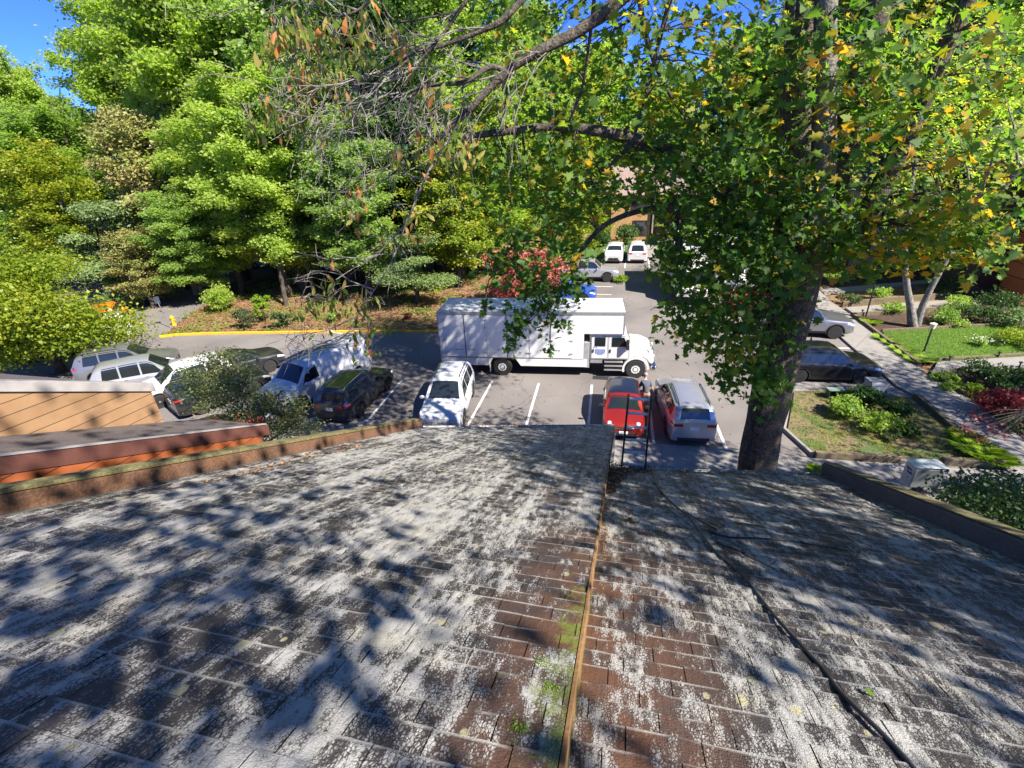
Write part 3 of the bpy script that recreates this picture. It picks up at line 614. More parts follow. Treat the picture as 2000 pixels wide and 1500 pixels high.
# ================================================================ VEHICLES
def lerp_list(L, x):
    if x <= L[0][0]: return L[0][1]
    for (a, va), (b, vb) in zip(L, L[1:]):
        if x <= b:
            t = (x - a) / (b - a); return va + (vb - va) * t
    return L[-1][1]
def sm(L, x, h=0.06):   # smoothed profile
    return (lerp_list(L, x - h) + 2 * lerp_list(L, x) + lerp_list(L, x + h)) / 4
class CarShape:
    def __init__(s, L, W, zl, wheels, wr, roof, belt, tum=0.30, crown=0.03, nose=0.16, tail=0.12, arch=1.16):
        s.L, s.W, s.zl0, s.wheels, s.wr, s.roof, s.belt, s.tum, s.crown, s.nose, s.tail, s.arch = L, W, zl, wheels, wr, roof, belt, tum, crown, nose, tail, arch
    def hw(s, x):
        W2 = s.W / 2; w_ = W2 * (1 - 0.012 * abs(x) / s.L * 2)
        e = s.L / 2 - x; q = 0.45
        if e < q: w_ *= 1 - s.nose * (1 - e / q) ** 2.2
        e = x + s.L / 2
        if e < q: w_ *= 1 - s.tail * (1 - e / q) ** 2.2
        return w_
    def zl(s, x):
        z = s.zl0
        for e in (s.L / 2 - x, x + s.L / 2):
            if e < .35: z += 0.10 * (1 - e / .35) ** 1.5
        for xw in s.wheels:
            r_ = s.wr * s.arch
            if abs(x - xw) < r_: z = max(z, s.wr + math.sqrt(r_ * r_ - (x - xw) ** 2))
        return z
    def ring(s, x):
        w_ = s.hw(x); zl = s.zl(x); zb = sm(s.belt, x); zr = max(sm(s.roof, x), zb + .015); h = zr - zb
        zl = min(zl, zb - .08)
        zm = min(max(s.zl0 + .14, zl + .03), zb - .06)
        yb = w_ * .945; yt = yb - s.tum * min(h, 1.2) - min(.10, h * .5)
        mid = zl + (zb - zl) * .55
        g = lambda f: (yb - s.tum * h * f, zb + h * f)
        pts = [(0, zl), (w_ * .93, zl), (w_ * .995, zm), (w_, max(mid, zm + .01)), (w_ * .985, zb - .06), (w_ * .955, zb - .012), g(.03), g(.5), g(.86), (yt, zr - .012), (yt * .55, zr + s.crown * .75), (0, zr + s.crown)]
        return pts
    def P(s, x, k, off=0.0):   # k: float ring parameter
        R_ = s.ring(x); i = int(min(k, len(R_) - 1.0001)); f = k - i
        y = R_[i][0] + (R_[i + 1][0] - R_[i][0]) * f; z = R_[i][1] + (R_[i + 1][1] - R_[i][1]) * f
        if off:
            e = .02; dy = R_[i + 1][0] - R_[i][0]; dz = R_[i + 1][1] - R_[i][1]; t1 = Vector((0, dy, dz)); 
            if t1.length < 1e-6: t1 = Vector((0, -1, 0))
            A = s._p(x - e, k); B = s._p(x + e, k); n_ = (B - A).cross(t1)
            if n_.length > 1e-9:
                n_.normalize()
                if n_.y < -.2 and y > .05: n_ = -n_
                if n_.z < 0 and k > 8: n_ = -n_
                return Vector((x, y, z)) + n_ * off
        return Vector((x, y, z))
    def _p(s, x, k):
        x = max(-s.L / 2, min(s.L / 2, x)); R_ = s.ring(x); i = int(min(k, len(R_) - 1.0001)); f = k - i
        return Vector((x, R_[i][0] + (R_[i + 1][0] - R_[i][0]) * f, R_[i][1] + (R_[i + 1][1] - R_[i][1]) * f))
    def body(s):
        X = set(np.round(np.linspace(-s.L / 2, s.L / 2, 40), 3))
        for xw in s.wheels:
            for q in np.linspace(-1, 1, 13): X.add(round(xw + s.wr * s.arch * math.sin(q * math.pi / 2), 3))
            X.add(round(xw - s.wr * s.arch - .004, 3)); X.add(round(xw + s.wr * s.arch + .004, 3))
        for e in (.03, .08, .14, .22): X.add(round(s.L / 2 - e, 3)); X.add(round(-s.L / 2 + e, 3))
        for l_ in (s.roof, s.belt):
            for a, _ in l_: X.add(round(a, 3))
        X = sorted(x for x in X if -s.L / 2 <= x <= s.L / 2)
        mb = MB(); rings = []
        for x in X:
            r_ = s.ring(x); rings.append([(x, y, z) for y, z in r_] + [(x, -y, z) for y, z in r_[-2:0:-1]])
        k = len(rings[0]); vs = [p for r_ in rings for p in r_]
        fs = [(i * k + j, i * k + (j + 1) % k, (i + 1) * k + (j + 1) % k, (i + 1) * k + j) for i in range(len(X) - 1) for j in range(k)]
        fs += [tuple(range(k)), tuple(range((len(X) - 1) * k, len(X) * k))[::-1]]
        mb.add(vs, fs); return mb
    def patch(s, mb, x0, x1, k0, k1, off=.006, side=1, nx=8, nk=4, x0t=None, x1t=None, mi=0):
        """surface patch; x limits may differ at the top (k1) for raked edges"""
        x0t = x0 if x0t is None else x0t; x1t = x1 if x1t is None else x1t; vs = []
        for i in range(nx + 1):
            for j in range(nk + 1):
                f = j / nk; a = x0 + (x0t - x0) * f; b = x1 + (x1t - x1) * f
                p = s.P(max(-s.L / 2, min(s.L / 2, a + (b - a) * i / nx)), k0 + (k1 - k0) * f, off); vs.append((p.x, p.y * side, p.z))
        fs = [(i * (nk + 1) + j, (i + 1) * (nk + 1) + j, (i + 1) * (nk + 1) + j + 1, i * (nk + 1) + j + 1) for i in range(nx) for j in range(nk)]
        mb.add(vs, fs, mi)
    def cross(s, mb, x0, x1, kin, off=.006, nx=6, mi=0):
        """patch over the full width (windscreen, roof): from ring parameter kin on one side to the other"""
        K = list(np.linspace(kin, 11, 6)); vs = []; cols = [(k, 1) for k in K] + [(k, -1) for k in K[-2::-1]]
        for i in range(nx + 1):
            x = x0 + (x1 - x0) * i / nx
            for k, sd_ in cols:
                p = s.P(x, k, off); vs.append((p.x, p.y * sd_, p.z))
        c = len(cols)
        mb.add(vs, [(i * c + j, (i + 1) * c + j, (i + 1) * c + j + 1, i * c + j + 1) for i in range(nx) for j in range(c - 1)], mi)
_wheel_cache = {}
def wheel(par, x, y, r_, w_, side, rimmat, spokes=5, name='wheel'):
    key = (round(r_, 3), w_, rimmat.name, spokes, side)
    if key not in _wheel_cache:
        mb = MB(); a = w_ / 2
        mb.lathe([(r_ * .60, -a), (r_ * .93, -a), (r_ * .99, -a * .75), (r_, -a * .4), (r_, a * .4), (r_ * .99, a * .75), (r_ * .93, a), (r_ * .66, a), (r_ * .62, a * .6), (r_ * .3, a * .3)], axis='y', n=28)
        t = mb.build('wheel', RUBBER, None, smooth=True, ang=40); tm = t.data; bpy.data.objects.remove(t)
        mb = MB(); mb.lathe([(r_ * .665, a * side * .97), (r_ * .64, a * side * 1.0), (r_ * .60, a * side * .95), (r_ * .58, a * side * .45), (0.01, a * side * .4)], axis='y', n=28, mi=0)
        for k in range(spokes):
            q = 2 * math.pi * k / spokes
            for dq in ((-.16, .16) if spokes < 8 else (0,)):
                c1, s1 = math.cos(q + dq * .3), math.sin(q + dq * .3); c2, s2 = math.cos(q + dq), math.sin(q + dq); ww = r_ * .055
                n_ = Vector((-s1, 0, c1)) * ww
                A = Vector((c1 * r_ * .1, side * a * .9, s1 * r_ * .1)); B = Vector((c2 * r_ * .62, side * a * .95, s2 * r_ * .62)); D_ = Vector((0, -side * a * .35, 0))
                mb.add([A - n_, A + n_, B + n_, B - n_, A - n_ + D_, A + n_ + D_, B + n_ + D_, B - n_ + D_], [(0, 1, 2, 3), (0, 4, 5, 1), (1, 5, 6, 2), (2, 6, 7, 3), (3, 7, 4, 0)], mi=1)
        mb.lathe([(r_ * .15, side * a * .5), (r_ * .14, side * a * .98), (r_ * .05, side * a * 1.0)], axis='y', n=12, mi=1)
        t = mb.build('rim', [DARKIN, rimmat], None, smooth=True, ang=35); rm = t.data; bpy.data.objects.remove(t)
        _wheel_cache[key] = (tm, rm)
    tm, rm = _wheel_cache[key]
    o = link(name, tm, par); o.location = (x, y, r_)
    link('rim', rm, o)
    return o
def car(label, cat, name, loc_, ang, P_, wr, wxf, wxr, L, W, roof, belt, wins, wsx, rwx, zl=.2, tum=.30, rim=None, spokes=5, pillar=None, roofcol=None, cladding=True, rails=False, grille=True, head=None, kwin=(6.15, 8.5), tail='side', nose=.16, tailn=.12, group=None, doors=True, crown=.03, plate_back=True, cls=CarShape, mirrorcol=None, hood_stripe=False, rearglass=True):
    root = empty(name, (loc_[0], loc_[1], 0.004), ang, label, cat, group)
    s = cls(L, W, zl, (wxf, wxr), wr, roof, belt, tum, crown, nose, tailn)
    s.body().build('body', [P_, DARKIN], root, smooth=True, ang=32)
    rim = rim or ALLOY
    for x in (wxf, wxr):
        for sd_ in (1, -1): wheel(root, x, sd_ * (W / 2 - .115), wr, .21, sd_, rim, spokes)
    if cladding:
        for sd_ in (1, -1):
            mb = MB(); s.patch(mb, wxr + wr * 1.2, wxf - wr * 1.2, 1.0, 2.0, .012, sd_, 6, 2)
            for xw in (wxf, wxr):
                vs = []; nn = 16
                for i in range(nn + 1):
                    q = math.pi * (-.06 + 1.12 * i / nn)
                    for rr_ in (wr * 1.16, wr * 1.30):
                        x = xw + rr_ * math.cos(q); z = wr + rr_ * math.sin(q); vs.append((x, sd_ * (s.hw(x) + .006), z))
                mb.add(vs, [(2 * i, 2 * i + 1, 2 * i + 3, 2 * i + 2) for i in range(nn)])
            mb.build('wheel_arch_trim', BLACKP, root, smooth=True)
    if doors:
        for (a, b, at_, bt) in wins[:2]:
            for sd_ in (1, -1):
                mb = MB(); s.patch(mb, a - .03, b + .03, 2.15, 5.0, .006, sd_, 8, 5); d_ = mb.build('door', P_, root, smooth=True)
                hx = a + .10; p = s.P(hx, 4.1, .02); mb = MB(); mb.box(hx - .02, hx + .16, sd_ * p.y - .018, sd_ * p.y + .018, p.z - .012, p.z + .018); mb.build('handle', P_, d_, bevel=.006)
    for (a, b, at_, bt) in wins:
        for sd_ in (1, -1):
            mb = MB(); s.patch(mb, a, b, kwin[0], kwin[1], .007, sd_, 8, 4, x0t=at_, x1t=bt); mb.build('side_window', GLASS, root, smooth=True)
    mb = MB(); s.cross(mb, wsx[0], wsx[1], 9.12, .007); mb.build('windscreen', GLASS, root, smooth=True)
    if rearglass: mb = MB(); s.cross(mb, rwx[0], rwx[1], 9.35, .007); mb.build('rear_window', GLASS, root, smooth=True)
    if roofcol:
        mb = MB(); s.cross(mb, rwx[1] + .04, wsx[1] - .02, 8.3, .008, 8); mb.build('roof_panel', roofcol, root, smooth=True)
    xf, xr_ = L / 2, -L / 2
    for sd_ in (1, -1):
        mb = MB(); s.patch(mb, xf - .42, xf - .012, *(head or (3.7, 4.75)), .007, sd_, 8, 3); mb.build('headlight', CLEARL, root, smooth=True)
        mb = MB()
        if tail == 'side': s.patch(mb, xr_ + .012, xr_ + .30, 4.0, 5.2, .007, sd_, 6, 3)
        else: s.patch(mb, xr_ + .012, xr_ + .12, 3.3, 7.5, .007, sd_, 4, 6)
        zr_ = s.P(xr_, 4.2).z; yy = s.P(xr_, 4.2).y
        mb.box(xr_ - .008, xr_ + .03, min(sd_ * (yy - .34), sd_ * (yy - .01)), max(sd_ * (yy - .34), sd_ * (yy - .01)), zr_ - .07, zr_ + .05)
        mb.build('tail_light', REDL, root, smooth=True)
        mx = wsx[0] - .25; p = s.P(mx, 6.0); mb = MB()
        mb.lathe([(.01, -.05), (.07, -.04), (.085, 0), (.07, .04), (.01, .05)], (0, 0, 0), 'x', 10)
        mb.v = [(v[0] * 1.2 + mx, v[1] * 1.35 + sd_ * (W / 2 + .10), v[2] * .95 + p.z + .07) for v in mb.v]
        mb.tube([(mx, sd_ * (p.y - .02), p.z + .01), (mx, sd_ * (W / 2 + .06), p.z + .05)], .022, 6)
        mb.build('wing_mirror', mirrorcol or P_, root, smooth=True)
    zf = s.ring(xf)[4][1]; zlf = s.zl(xf); wf = s.hw(xf) * .8
    if grille:
        mb = MB(); mb.prism([(-wf * .7, zf - .10), (wf * .7, zf - .10), (wf * .8, zf - .2), (wf * .62, zf - .30), (-wf * .62, zf - .30), (-wf * .8, zf - .2)], xf - .02, xf + .012, axis='x'); g = mb.build('grille', BLACKP, root, bevel=.008)
        mb = MB(); mb.lathe([(.06, xf + .012), (.055, xf + .03), (.02, xf + .032)], (0, 0, zf - .15), 'x', 14); mb.build('badge', CHROME, g)
    mb = MB(); mb.box(xf - .05, xf + .008, -wf * .95, wf * .95, zlf + .01, zlf + .14); mb.build('lower_grille', BLACKP, root, bevel=.01)
    mb = MB(); mb.box(xr_ - .008, xr_ + .05, -wf, wf, s.zl(xr_) + .0, s.zl(xr_) + .13); mb.build('rear_bumper', BLACKP if cladding else P_, root, bevel=.01)
    mb = MB(); zc = s.P(xr_, 3.6).z; mb.box(xr_ - .014, xr_ - .002, -.16, .16, zc - .10, zc + .06); mb.build('number_plate', PLATE, root)
    mb = MB(); mb.box(wsx[0] - .02, wsx[0] + .0, -.55, .55, s.P(wsx[0], 11).z - .0, s.P(wsx[0], 11).z + .012); mb.build('wiper', BLACKP, root)
    if rails:
        for sd_ in (1, -1):
            a_, b_ = rwx[1] + .15, wsx[1] - .25; pts = [s.P(a_ + (b_ - a_) * i / 8, 9.0) for i in range(9)]
            mb = MB(); mb.tube([(p.x, sd_ * (p.y - .01), p.z + (.045 if 0 < i < 8 else .0)) for i, p in enumerate(pts)], .018, 6); mb.build('roof_rail', CHROME if rails == 'chrome' else BLACKP, root, smooth=True)
    return root, s
def place(front, rear, W_, side):
    """wheel contact points of one side -> centre and heading. side=+1 when those wheels are the car's left ones"""
    f = Vector(front[:2]); r_ = Vector(rear[:2]); t = (f - r_).normalized(); n_ = Vector((-t.y, t.x))
    return (f + r_) / 2 - n_ * side * W_ / 2, math.atan2(t.y, t.x)
# ---- profiles (x forward)
def SUV(L=4.6, H_=1.68, hood=1.02, cowl=.85, wsb=.85, wst=.15, back=-2.05, W=1.86, belt0=1.05):
    roof = [(-L / 2, belt0 + .02), (-L / 2 + .08, belt0 + .10), (back - .02, H_ - .13), (back + .25, H_ - .03), (-.6, H_), (wst - .2, H_ - .01), (wst + .12, H_ - .06), (cowl + .25, hood + .02), (L / 2 - .25, hood - .11), (L / 2, hood - .24)]
    belt = [(-L / 2, belt0 - .02), (-L / 2 + .1, belt0 + .0), (-1.2, belt0 - .01), (cowl, hood - .05), (L / 2 - .3, hood - .14), (L / 2, hood - .27)]
    return roof, belt
def suv_car(label, P_, loc_, ang, name='sport_utility_vehicle', cat='car', L=4.6, W=1.86, H_=1.68, wr=.35, **kw):
    roof, belt = SUV(L=L, H_=H_, W=W)
    d = dict(wr=wr, wxf=L / 2 - .92, wxr=-L / 2 + .98, L=L, W=W, roof=roof, belt=belt, wins=[(-.10, .82, -.10, .42), (-.98, -.18, -.98, -.18), (-1.78, -1.06, -1.66, -1.06)], wsx=(1.02, .30), rwx=(-L / 2 + .10, -2.02 - (L - 4.6) / 2))
    d['rwx'] = (-L / 2 + .085, -2.05 + .03); d.update(kw)
    return car(label, cat, name, loc_, ang, P_, **d)
WHITEP = paint('white', (0.60, 0.61, 0.62)); SILVERP = paint('silver', (0.47, 0.48, 0.50), .6); DGREYP = paint('dark_grey', (0.035, 0.036, 0.04), .3)
REDP = paint('red', (0.30, 0.018, 0.010), .35); BLACKC = paint('black', (0.012, 0.012, 0.014)); BLUEP = paint('blue', (0.02, 0.08, 0.42)); GREYP = paint('grey', (0.24, 0.24, 0.25), .6)
ORANGEP = paint('orange', (0.75, 0.18, 0.01)); PINKRED = paint('crimson', (0.5, 0.03, 0.05))
# white crossover, nose to the camera
c, a = place(G(905, 826), G(921, 776), 1.62, 1)
suv_car('white crossover parked nose towards the house, just left of the empty bays', WHITEP, c, a, rails=True, grille=False)
R0 = bpy.data.objects[-1]
# dark grey crossover, tail to the camera
c, a = place(G(757, 763), G(704, 815), 1.66, -1)
suv_car('dark grey crossover with red tail lights turned to us, beside the white work van', DGREYP, c, a, rails='chrome')
# silver crossover, tail to the camera
c, a = place(G(1283, 784), G(1303, 851), 1.64, 1)
suv_car('silver crossover with dark rear window, parked tail-first beside the tree trunk', SILVERP, c, a, W=1.84, rails=True, kwin=(6.2, 8.45), tail='side')
# red compact with dark roof
MR = [(-1.84, .86), (-1.76, .98), (-1.5, 1.33), (-1.2, 1.41), (-.3, 1.42), (.28, 1.38), (.44, 1.30), (.86, .96), (1.4, .88), (1.72, .78), (1.84, .66)]
MBt = [(-1.84, .84), (-1.2, .90), (.6, .92), (1.3, .84), (1.7, .74), (1.84, .62)]
mloc = (G(1222, 868, 0) + Vector((0, 0.06, 0)));
ml = Vector((0.13, 19.0)); 
mini, ms = car('small red hatchback with a dark roof and round headlights, seen behind the ladder', 'car', 'compact_hatchback', ml, rad(-87.5), REDP, wr=.31, wxf=1.22, wxr=-1.25, L=3.68, W=1.68, roof=MR, belt=MBt,
    wins=[(-.28, .62, -.28, .42), (-1.3, -.36, -1.22, -.36)], wsx=(.88, .44), rwx=(-1.74, -1.5), roofcol=paint('roof_black', (.012, .016, .025)), cladding=True, grille=False, head=(4.0, 4.05), nose=.2, tailn=.14, mirrorcol=BLACKP)
for sd_ in (1, -1):
    mb = MB(); mb.lathe([(.02, .05), (.07, .045), (.10, .02), (.115, -.02), (.12, -.06)], (0, 0, 0), 'x', 18)
    mb.v = [(v[0] + 1.70, v[1] + sd_ * .56, v[2] * 1.15 + .70) for v in mb.v]; mb.build('headlight', CLEARL, mini, smooth=True)
mb = MB(); mb.prism([(-.40, .58), (.40, .58), (.36, .68), (-.36, .68)], 1.80, 1.865, axis='x'); gr = mb.build('grille', CHROME, mini, bevel=.02)
mb = MB()
for k in range(3): mb.box(1.86, 1.875, -.34, .34, .595 + k * .028, .605 + k * .028)
mb.build('grille_bar', BLACKP, gr)
mb = MB(); mb.box(1.84, 1.875, -.17, .17, .40, .50); mb.build('number_plate', PLATE, mini)
mb = MB(); mb.box(1.8, 1.86, -.6, .6, .3, .36); mb.build('bumper_trim', BLACKP, mini, bevel=.01)
# ---- white work van with ladder rack, nose to the camera
VR = [(-2.85, 1.9), (-2.75, 2.05), (-2.5, 2.10), (0, 2.12), (.8, 2.10), (1.1, 2.03), (1.72, 1.36), (2.0, 1.22), (2.6, 1.12), (2.85, .98)]
VB = [(-2.85, 1.22), (1.5, 1.22), (2.0, 1.14), (2.6, 1.02), (2.85, .9)]
vc = Vector((-14.95, 19.55)); va = math.atan2(16.9 - 22.3, -15.75 + 14.25)
van, vs_ = car('white work van with a ladder rack on its roof, left of the dark grey crossover', 'van', 'work_van', vc, va, WHITEP, wr=.37, wxf=1.95, wxr=-1.75, L=5.7, W=2.02, roof=VR, belt=VB,
    wins=[(.62, 1.62, .70, 1.30)], wsx=(1.78, 1.2), rwx=(-2.8, -2.74), zl=.32, tum=.13, rim=STEELW, spokes=8, cladding=False, tail='tall', nose=.13, tailn=.05, crown=.05, rearglass=False, kwin=(6.1, 8.3))
mb = MB(); mb.box(-1.2, .6, -1.02, -.96, .3, .42); mb.box(-1.2, .6, .96, 1.02, .3, .42); mb.build('side_step', BLACKP, van)
for x in (-2.2, -.9, .5):
    mb = MB(); mb.tube([(x, -.98, 1.9), (x, -.98, 2.42), (x, -.92, 2.30), (x, .92, 2.30), (x, .98, 2.42), (x, .98, 1.9)], .028, 6); mb.build('roof_rack', STEELW, van, smooth=True)
lad = empty('ladder', (0, 0, 0), 0, 'grey aluminium extension ladder lying on the white work van roof rack', 'ladder')
lad.matrix_world = van.matrix_basis @ Matrix.Translation((-.3, .38, 2.36))
def ladder_parts(lad, L_, W0, W1, rm, rungm, ex, rw=.035, rd=.07):
    for sd_ in (1, -1):
        mb = MB(); a = (0, sd_ * W0 / 2, 0); b = (L_, sd_ * W1 / 2, 0)
        t = rw / 2
        mb.add([(a[0], a[1] - t, -rd / 2), (a[0], a[1] + t, -rd / 2), (a[0], a[1] + t, rd / 2), (a[0], a[1] - t, rd / 2), (b[0], b[1] - t, -rd / 2), (b[0], b[1] + t, -rd / 2), (b[0], b[1] + t, rd / 2), (b[0], b[1] - t, rd / 2)],
               [(0, 3, 2, 1), (4, 5, 6, 7), (0, 1, 5, 4), (1, 2, 6, 5), (2, 3, 7, 6), (3, 0, 4, 7)]); mb.build('side_rail', rm, lad, bevel=.004)
    x = ex * .6
    while x < L_ - .05:
        wv = (W0 + (W1 - W0) * x / L_) / 2; mb = MB(); mb.tube([(x, -wv, 0), (x, wv, 0)], .022, 8); mb.build('rung', rungm, lad, smooth=True); x += ex
lp = empty('x'); bpy.data.objects.remove(lp)
LADM = plain('weathered_ladder_alloy', (.22, .22, .21), .5, .4); ladder_parts(lad, 5.0, .42, .38, LADM, LADM, .305)
lad.matrix_world = van.matrix_basis @ Matrix.Translation((-3.1, .30, 2.36)) @ Matrix.Rotation(rad(-1), 4, 'Z')
# ---- cars further left
GP = GREYP
suv_car('grey estate with roof rails, parked furthest left of the row beyond the tan wall', GREYP, (-27.3, 19.9), rad(37), L=4.7, rails=True, H_=1.72)
suv_car('silver people carrier parked second from the left in the row below the tan wall', SILVERP, (-24.5, 18.6), rad(43), L=4.8, H_=1.75, W=1.9)
suv_car('white crossover with dark windscreen parked nose-in behind the end of the tan wall', WHITEP, (-21.9, 18.2), rad(-122), L=4.5)
suv_car('black hatchback with its tail towards the orange house, left of the small leafy tree', BLACKC, (-19.4, 17.9), rad(62), L=4.4, H_=1.52, W=1.8, tail='side')
suv_car('dark saloon half hidden behind the small leafy tree beside the white van', DGREYP, (-20.6, 20.6), rad(58), L=4.5, H_=1.46, W=1.8)
suv_car('bright red car mostly hidden behind the dark shingle slope, under the small leafy tree', PINKRED, (-16.0, 13.9), rad(60), L=3.6, H_=.9 + .45, W=1.7, wxf=1.1, wxr=-1.1, wins=[(-.1, .6, -.1, .35), (-.9, -.18, -.9, -.18)], rwx=(-1.75, -1.6), wsx=(.9, .3), roof=MR[:5] + [(.28, 1.38), (.44, 1.3), (.86, .96), (1.4, .88), (1.8, .7)], belt=MBt, doors=True)
suv_car('white sport utility vehicle parked in the shade under the yellow-green tree, nearest the left edge', WHITEP, (-35.0, 21.7), rad(218), L=4.7)
suv_car('white crossover peeking out from under the right side of the yellow-green tree', WHITEP, (-35.2, 24.0), rad(230), L=4.6)
jeep, js = suv_car('orange off-roader with a spare wheel on its back, parked beyond the yellow-green tree', ORANGEP, (-36.9, 26.9), rad(132), L=4.2, H_=1.85, W=1.85, wr=.4)
wheel(jeep, -2.22, 0, .38, .24, 1, ALLOY, name='spare_wheel'); sw = bpy.data.objects[[o.name for o in jeep.children if o.name.startswith('spare_wheel')][0]]; sw.rotation_euler = (0, 0, rad(90)); sw.location.z = 1.0
# ---- right-hand bays
c, a = place(G(1672, 749), G(1558, 746), 1.60, -1)
suv_car('glossy black crossover parked nose towards the path, beside the wheeled bin', BLACKC, c, a, L=4.6, rails=False)
# ---- pickups
def pickup(label, P_, loc_, ang, L=5.4, H_=1.82, W=1.95, two=True):
    roof = [(-L / 2, 1.08), (-1.0, 1.10), (-.92, 1.12), (-.80, H_ - .08), (-.5, H_), (.4, H_), (.62, H_ - .06), (1.25, 1.18), (L / 2 - .25, 1.08), (L / 2, .95)]
    belt = [(-L / 2, 1.06), (1.2, 1.12), (L / 2 - .3, 1.03), (L / 2, .9)]
    r_, s = car(label, 'pickup', 'pickup_truck', loc_, ang, P_, wr=.40, wxf=L / 2 - .95, wxr=-L / 2 + 1.15, L=L, W=W, roof=roof, belt=belt, wins=[(.12, 1.12, .12, .72), (-.72, .04, -.66, .04)], wsx=(1.18, .68), rwx=(-.92, -.82), zl=.32, tum=.22, nose=.10, tailn=.03)
    mb = MB(); y = W / 2 - .16; mb.box(-L / 2 + .12, -1.02, -y, y, 1.13, 1.14); mb.build('cargo_bed', BLACKP, r_)
    return r_
pickup('grey pickup truck parked nose towards the path behind the black crossover, beyond the tree trunk', GREYP, (G(1627, 662).x - 1.75, G(1627, 662).y + .9), rad(0))
pickup('silver pickup truck parked side-on at the far left of the through road', SILVERP, (-3.55, 43.3), rad(2))
suv_car('white saloon parked nose-in to the far lawn, left of a white sport utility vehicle', WHITEP, (-1.5, 51.9), rad(-91), L=4.6, H_=1.45)
suv_car('white sport utility vehicle parked by the far lawn, in front of the far entrance path', WHITEP, (0.75, 52.2), rad(90), L=4.9, H_=1.8, W=1.95)
suv_car('blue car half hidden behind the moving truck roof and the red-leaved tree', BLUEP, (-4.5, 37.0), rad(0), L=4.4, H_=1.45)
suv_car('crimson car hidden behind the big tree leaves, parked beyond the trunk', PINKRED, (8.8, 34.8), rad(0), L=4.4, H_=1.5)
suv_car('dark car seen between the trunks of the shady wood on the far road', BLACKC, (-29.3, 48.6), rad(5), L=4.6)
suv_car('white car parked at the far road seen between the trunks of the wood', WHITEP, (-26.0, 50.2), rad(0), L=4.6)
suv_car('blue car glimpsed through the wood behind the leaning brown trunk', BLUEP, (-38.3, 46.5), rad(8), L=4.5)
suv_car('silver car far back between the trunks behind the moving truck', SILVERP, (-17.6, 49.3), rad(3), L=4.5)

# ================================================================ MOVING TRUCK
TRW = plain('truck_white', (0.66, 0.66, 0.64), .4, 0, .06, 1.2, coat=.3); TRS = paint('truck_seal', (0.07, 0.07, 0.08))
ta = math.atan2(23.45 - 22.7, .61 + 6.05) * .8
tr = empty('moving_truck', (0, 0, 0.004), 0, 'long white moving truck with tall side-door cargo box and crew cab, parked across the bays', 'truck')
B0, B1, YN, YF = -9.38, 0.0, 0.0, 2.45      # local: x along truck, y across (0 = near side)
ZB, ZT = 1.02, 3.50
tr.location = (0, 23.15, .004); tr.rotation_euler = (0, 0, ta)
AT = -1.95    # box floor starts stepping up to the attic here
mb = MB(); mb.prism([(B0, ZB), (AT, ZB), (AT, 2.38), (B1, 2.38), (B1, ZT), (B0, ZT)], YN, YF, axis='y'); mb.build('cargo_box', TRW, tr, bevel=.03)
mb = MB(); mb.box(B0 - .01, B1 + .015, YN - .015, YN + .03, ZT - .13, ZT + .012); mb.box(B0 - .01, B1 + .015, YF - .03, YF + .015, ZT - .13, ZT + .012); mb.build('roof_rail', plain('aluminium', (.55, .55, .56), .35, .7), tr)
mb = MB(); mb.box(B0 - .012, B0 + .05, YN - .012, YN + .05, ZB - .1, ZT - .13); mb.build('corner_post', MC['aluminium'], tr); mb = MB(); mb.box(B1 - .05, B1 + .012, YN - .012, YN + .05, 2.36, ZT - .13); mb.build('corner_post', MC['aluminium'], tr)
mb = MB(); mb.box(B0, -6.85, YN + .01, YN + .05, .60, ZB - .02); mb.prism([(-6.85, ZB - .02), (-6.85, .60), (-6.95, .60)], YN + .01, YN + .05, axis='y')
mb.prism([(-6.84, ZB - .02), (-6.84, .6), (-6.62, ZB - .02)], YN + .01, YN + .05, axis='y'); mb.prism([(-5.42, ZB - .02), (-5.15, .60), (AT + .18, .60), (AT + .18, ZB - .02)], YN + .01, YN + .05, axis='y'); mb.build('side_skirt', TRW, tr)
mb = MB(); mb.box(B0, -1.9, YF - .05, YF - .01, .60, ZB - .02); mb.build('side_skirt', TRW, tr)
# doors: leaf pairs with black seams, hinges and latches
dxs = [-9.05, -8.05, -7.02, -5.75, -4.72, -3.45, -2.42]
doorspans = [(-9.08, -8.08), (-8.04, -7.02), (-6.92, -5.95), (-5.91, -4.92), (-4.80, -3.80), (-3.76, -3.00 + .2)]
doorspans = [(-9.06, -8.02), (-7.98, -6.98), (-6.86, -5.84), (-5.80, -4.80), (-4.68, -3.64), (-3.60, -2.58)]
for i, (a_, b_) in enumerate(doorspans):
    mb = MB(); mb.box(a_, b_, YN - .022, YN + .0, ZB + .06, ZT - .17); d_ = mb.build('side_door', TRW, tr, bevel=.006)
    mb = MB()
    for z in (ZB + .30, ZB + 1.0, ZB + 1.65, ZT - .42):
        hx = a_ if i % 2 == 0 else b_; mb.box(hx - .09, hx + .09, YN - .034, YN - .022, z - .03, z + .03)
    mb.build('hinge', MC['aluminium'], d_)
    mb = MB(); sx = b_ + .004 if i % 2 == 0 else a_ - .045; mb.box(sx, sx + .035, YN - .026, YN - .0221, ZB + .06, ZT - .17)
    mb.build('seal', TRS, d_)
mb = MB()
for i in range(0, 6, 2):
    a_, b_ = doorspans[i][0] - .05, doorspans[i + 1][1] + .05
    for (x0, x1, z0, z1) in ((a_, b_, ZB + .035, ZB + .055), (a_, b_, ZT - .165, ZT - .15)): mb.box(x0, x1, YN - .012, YN - .001, z0, z1)
mb.build('door_frame', TRS, tr)
mb = MB()
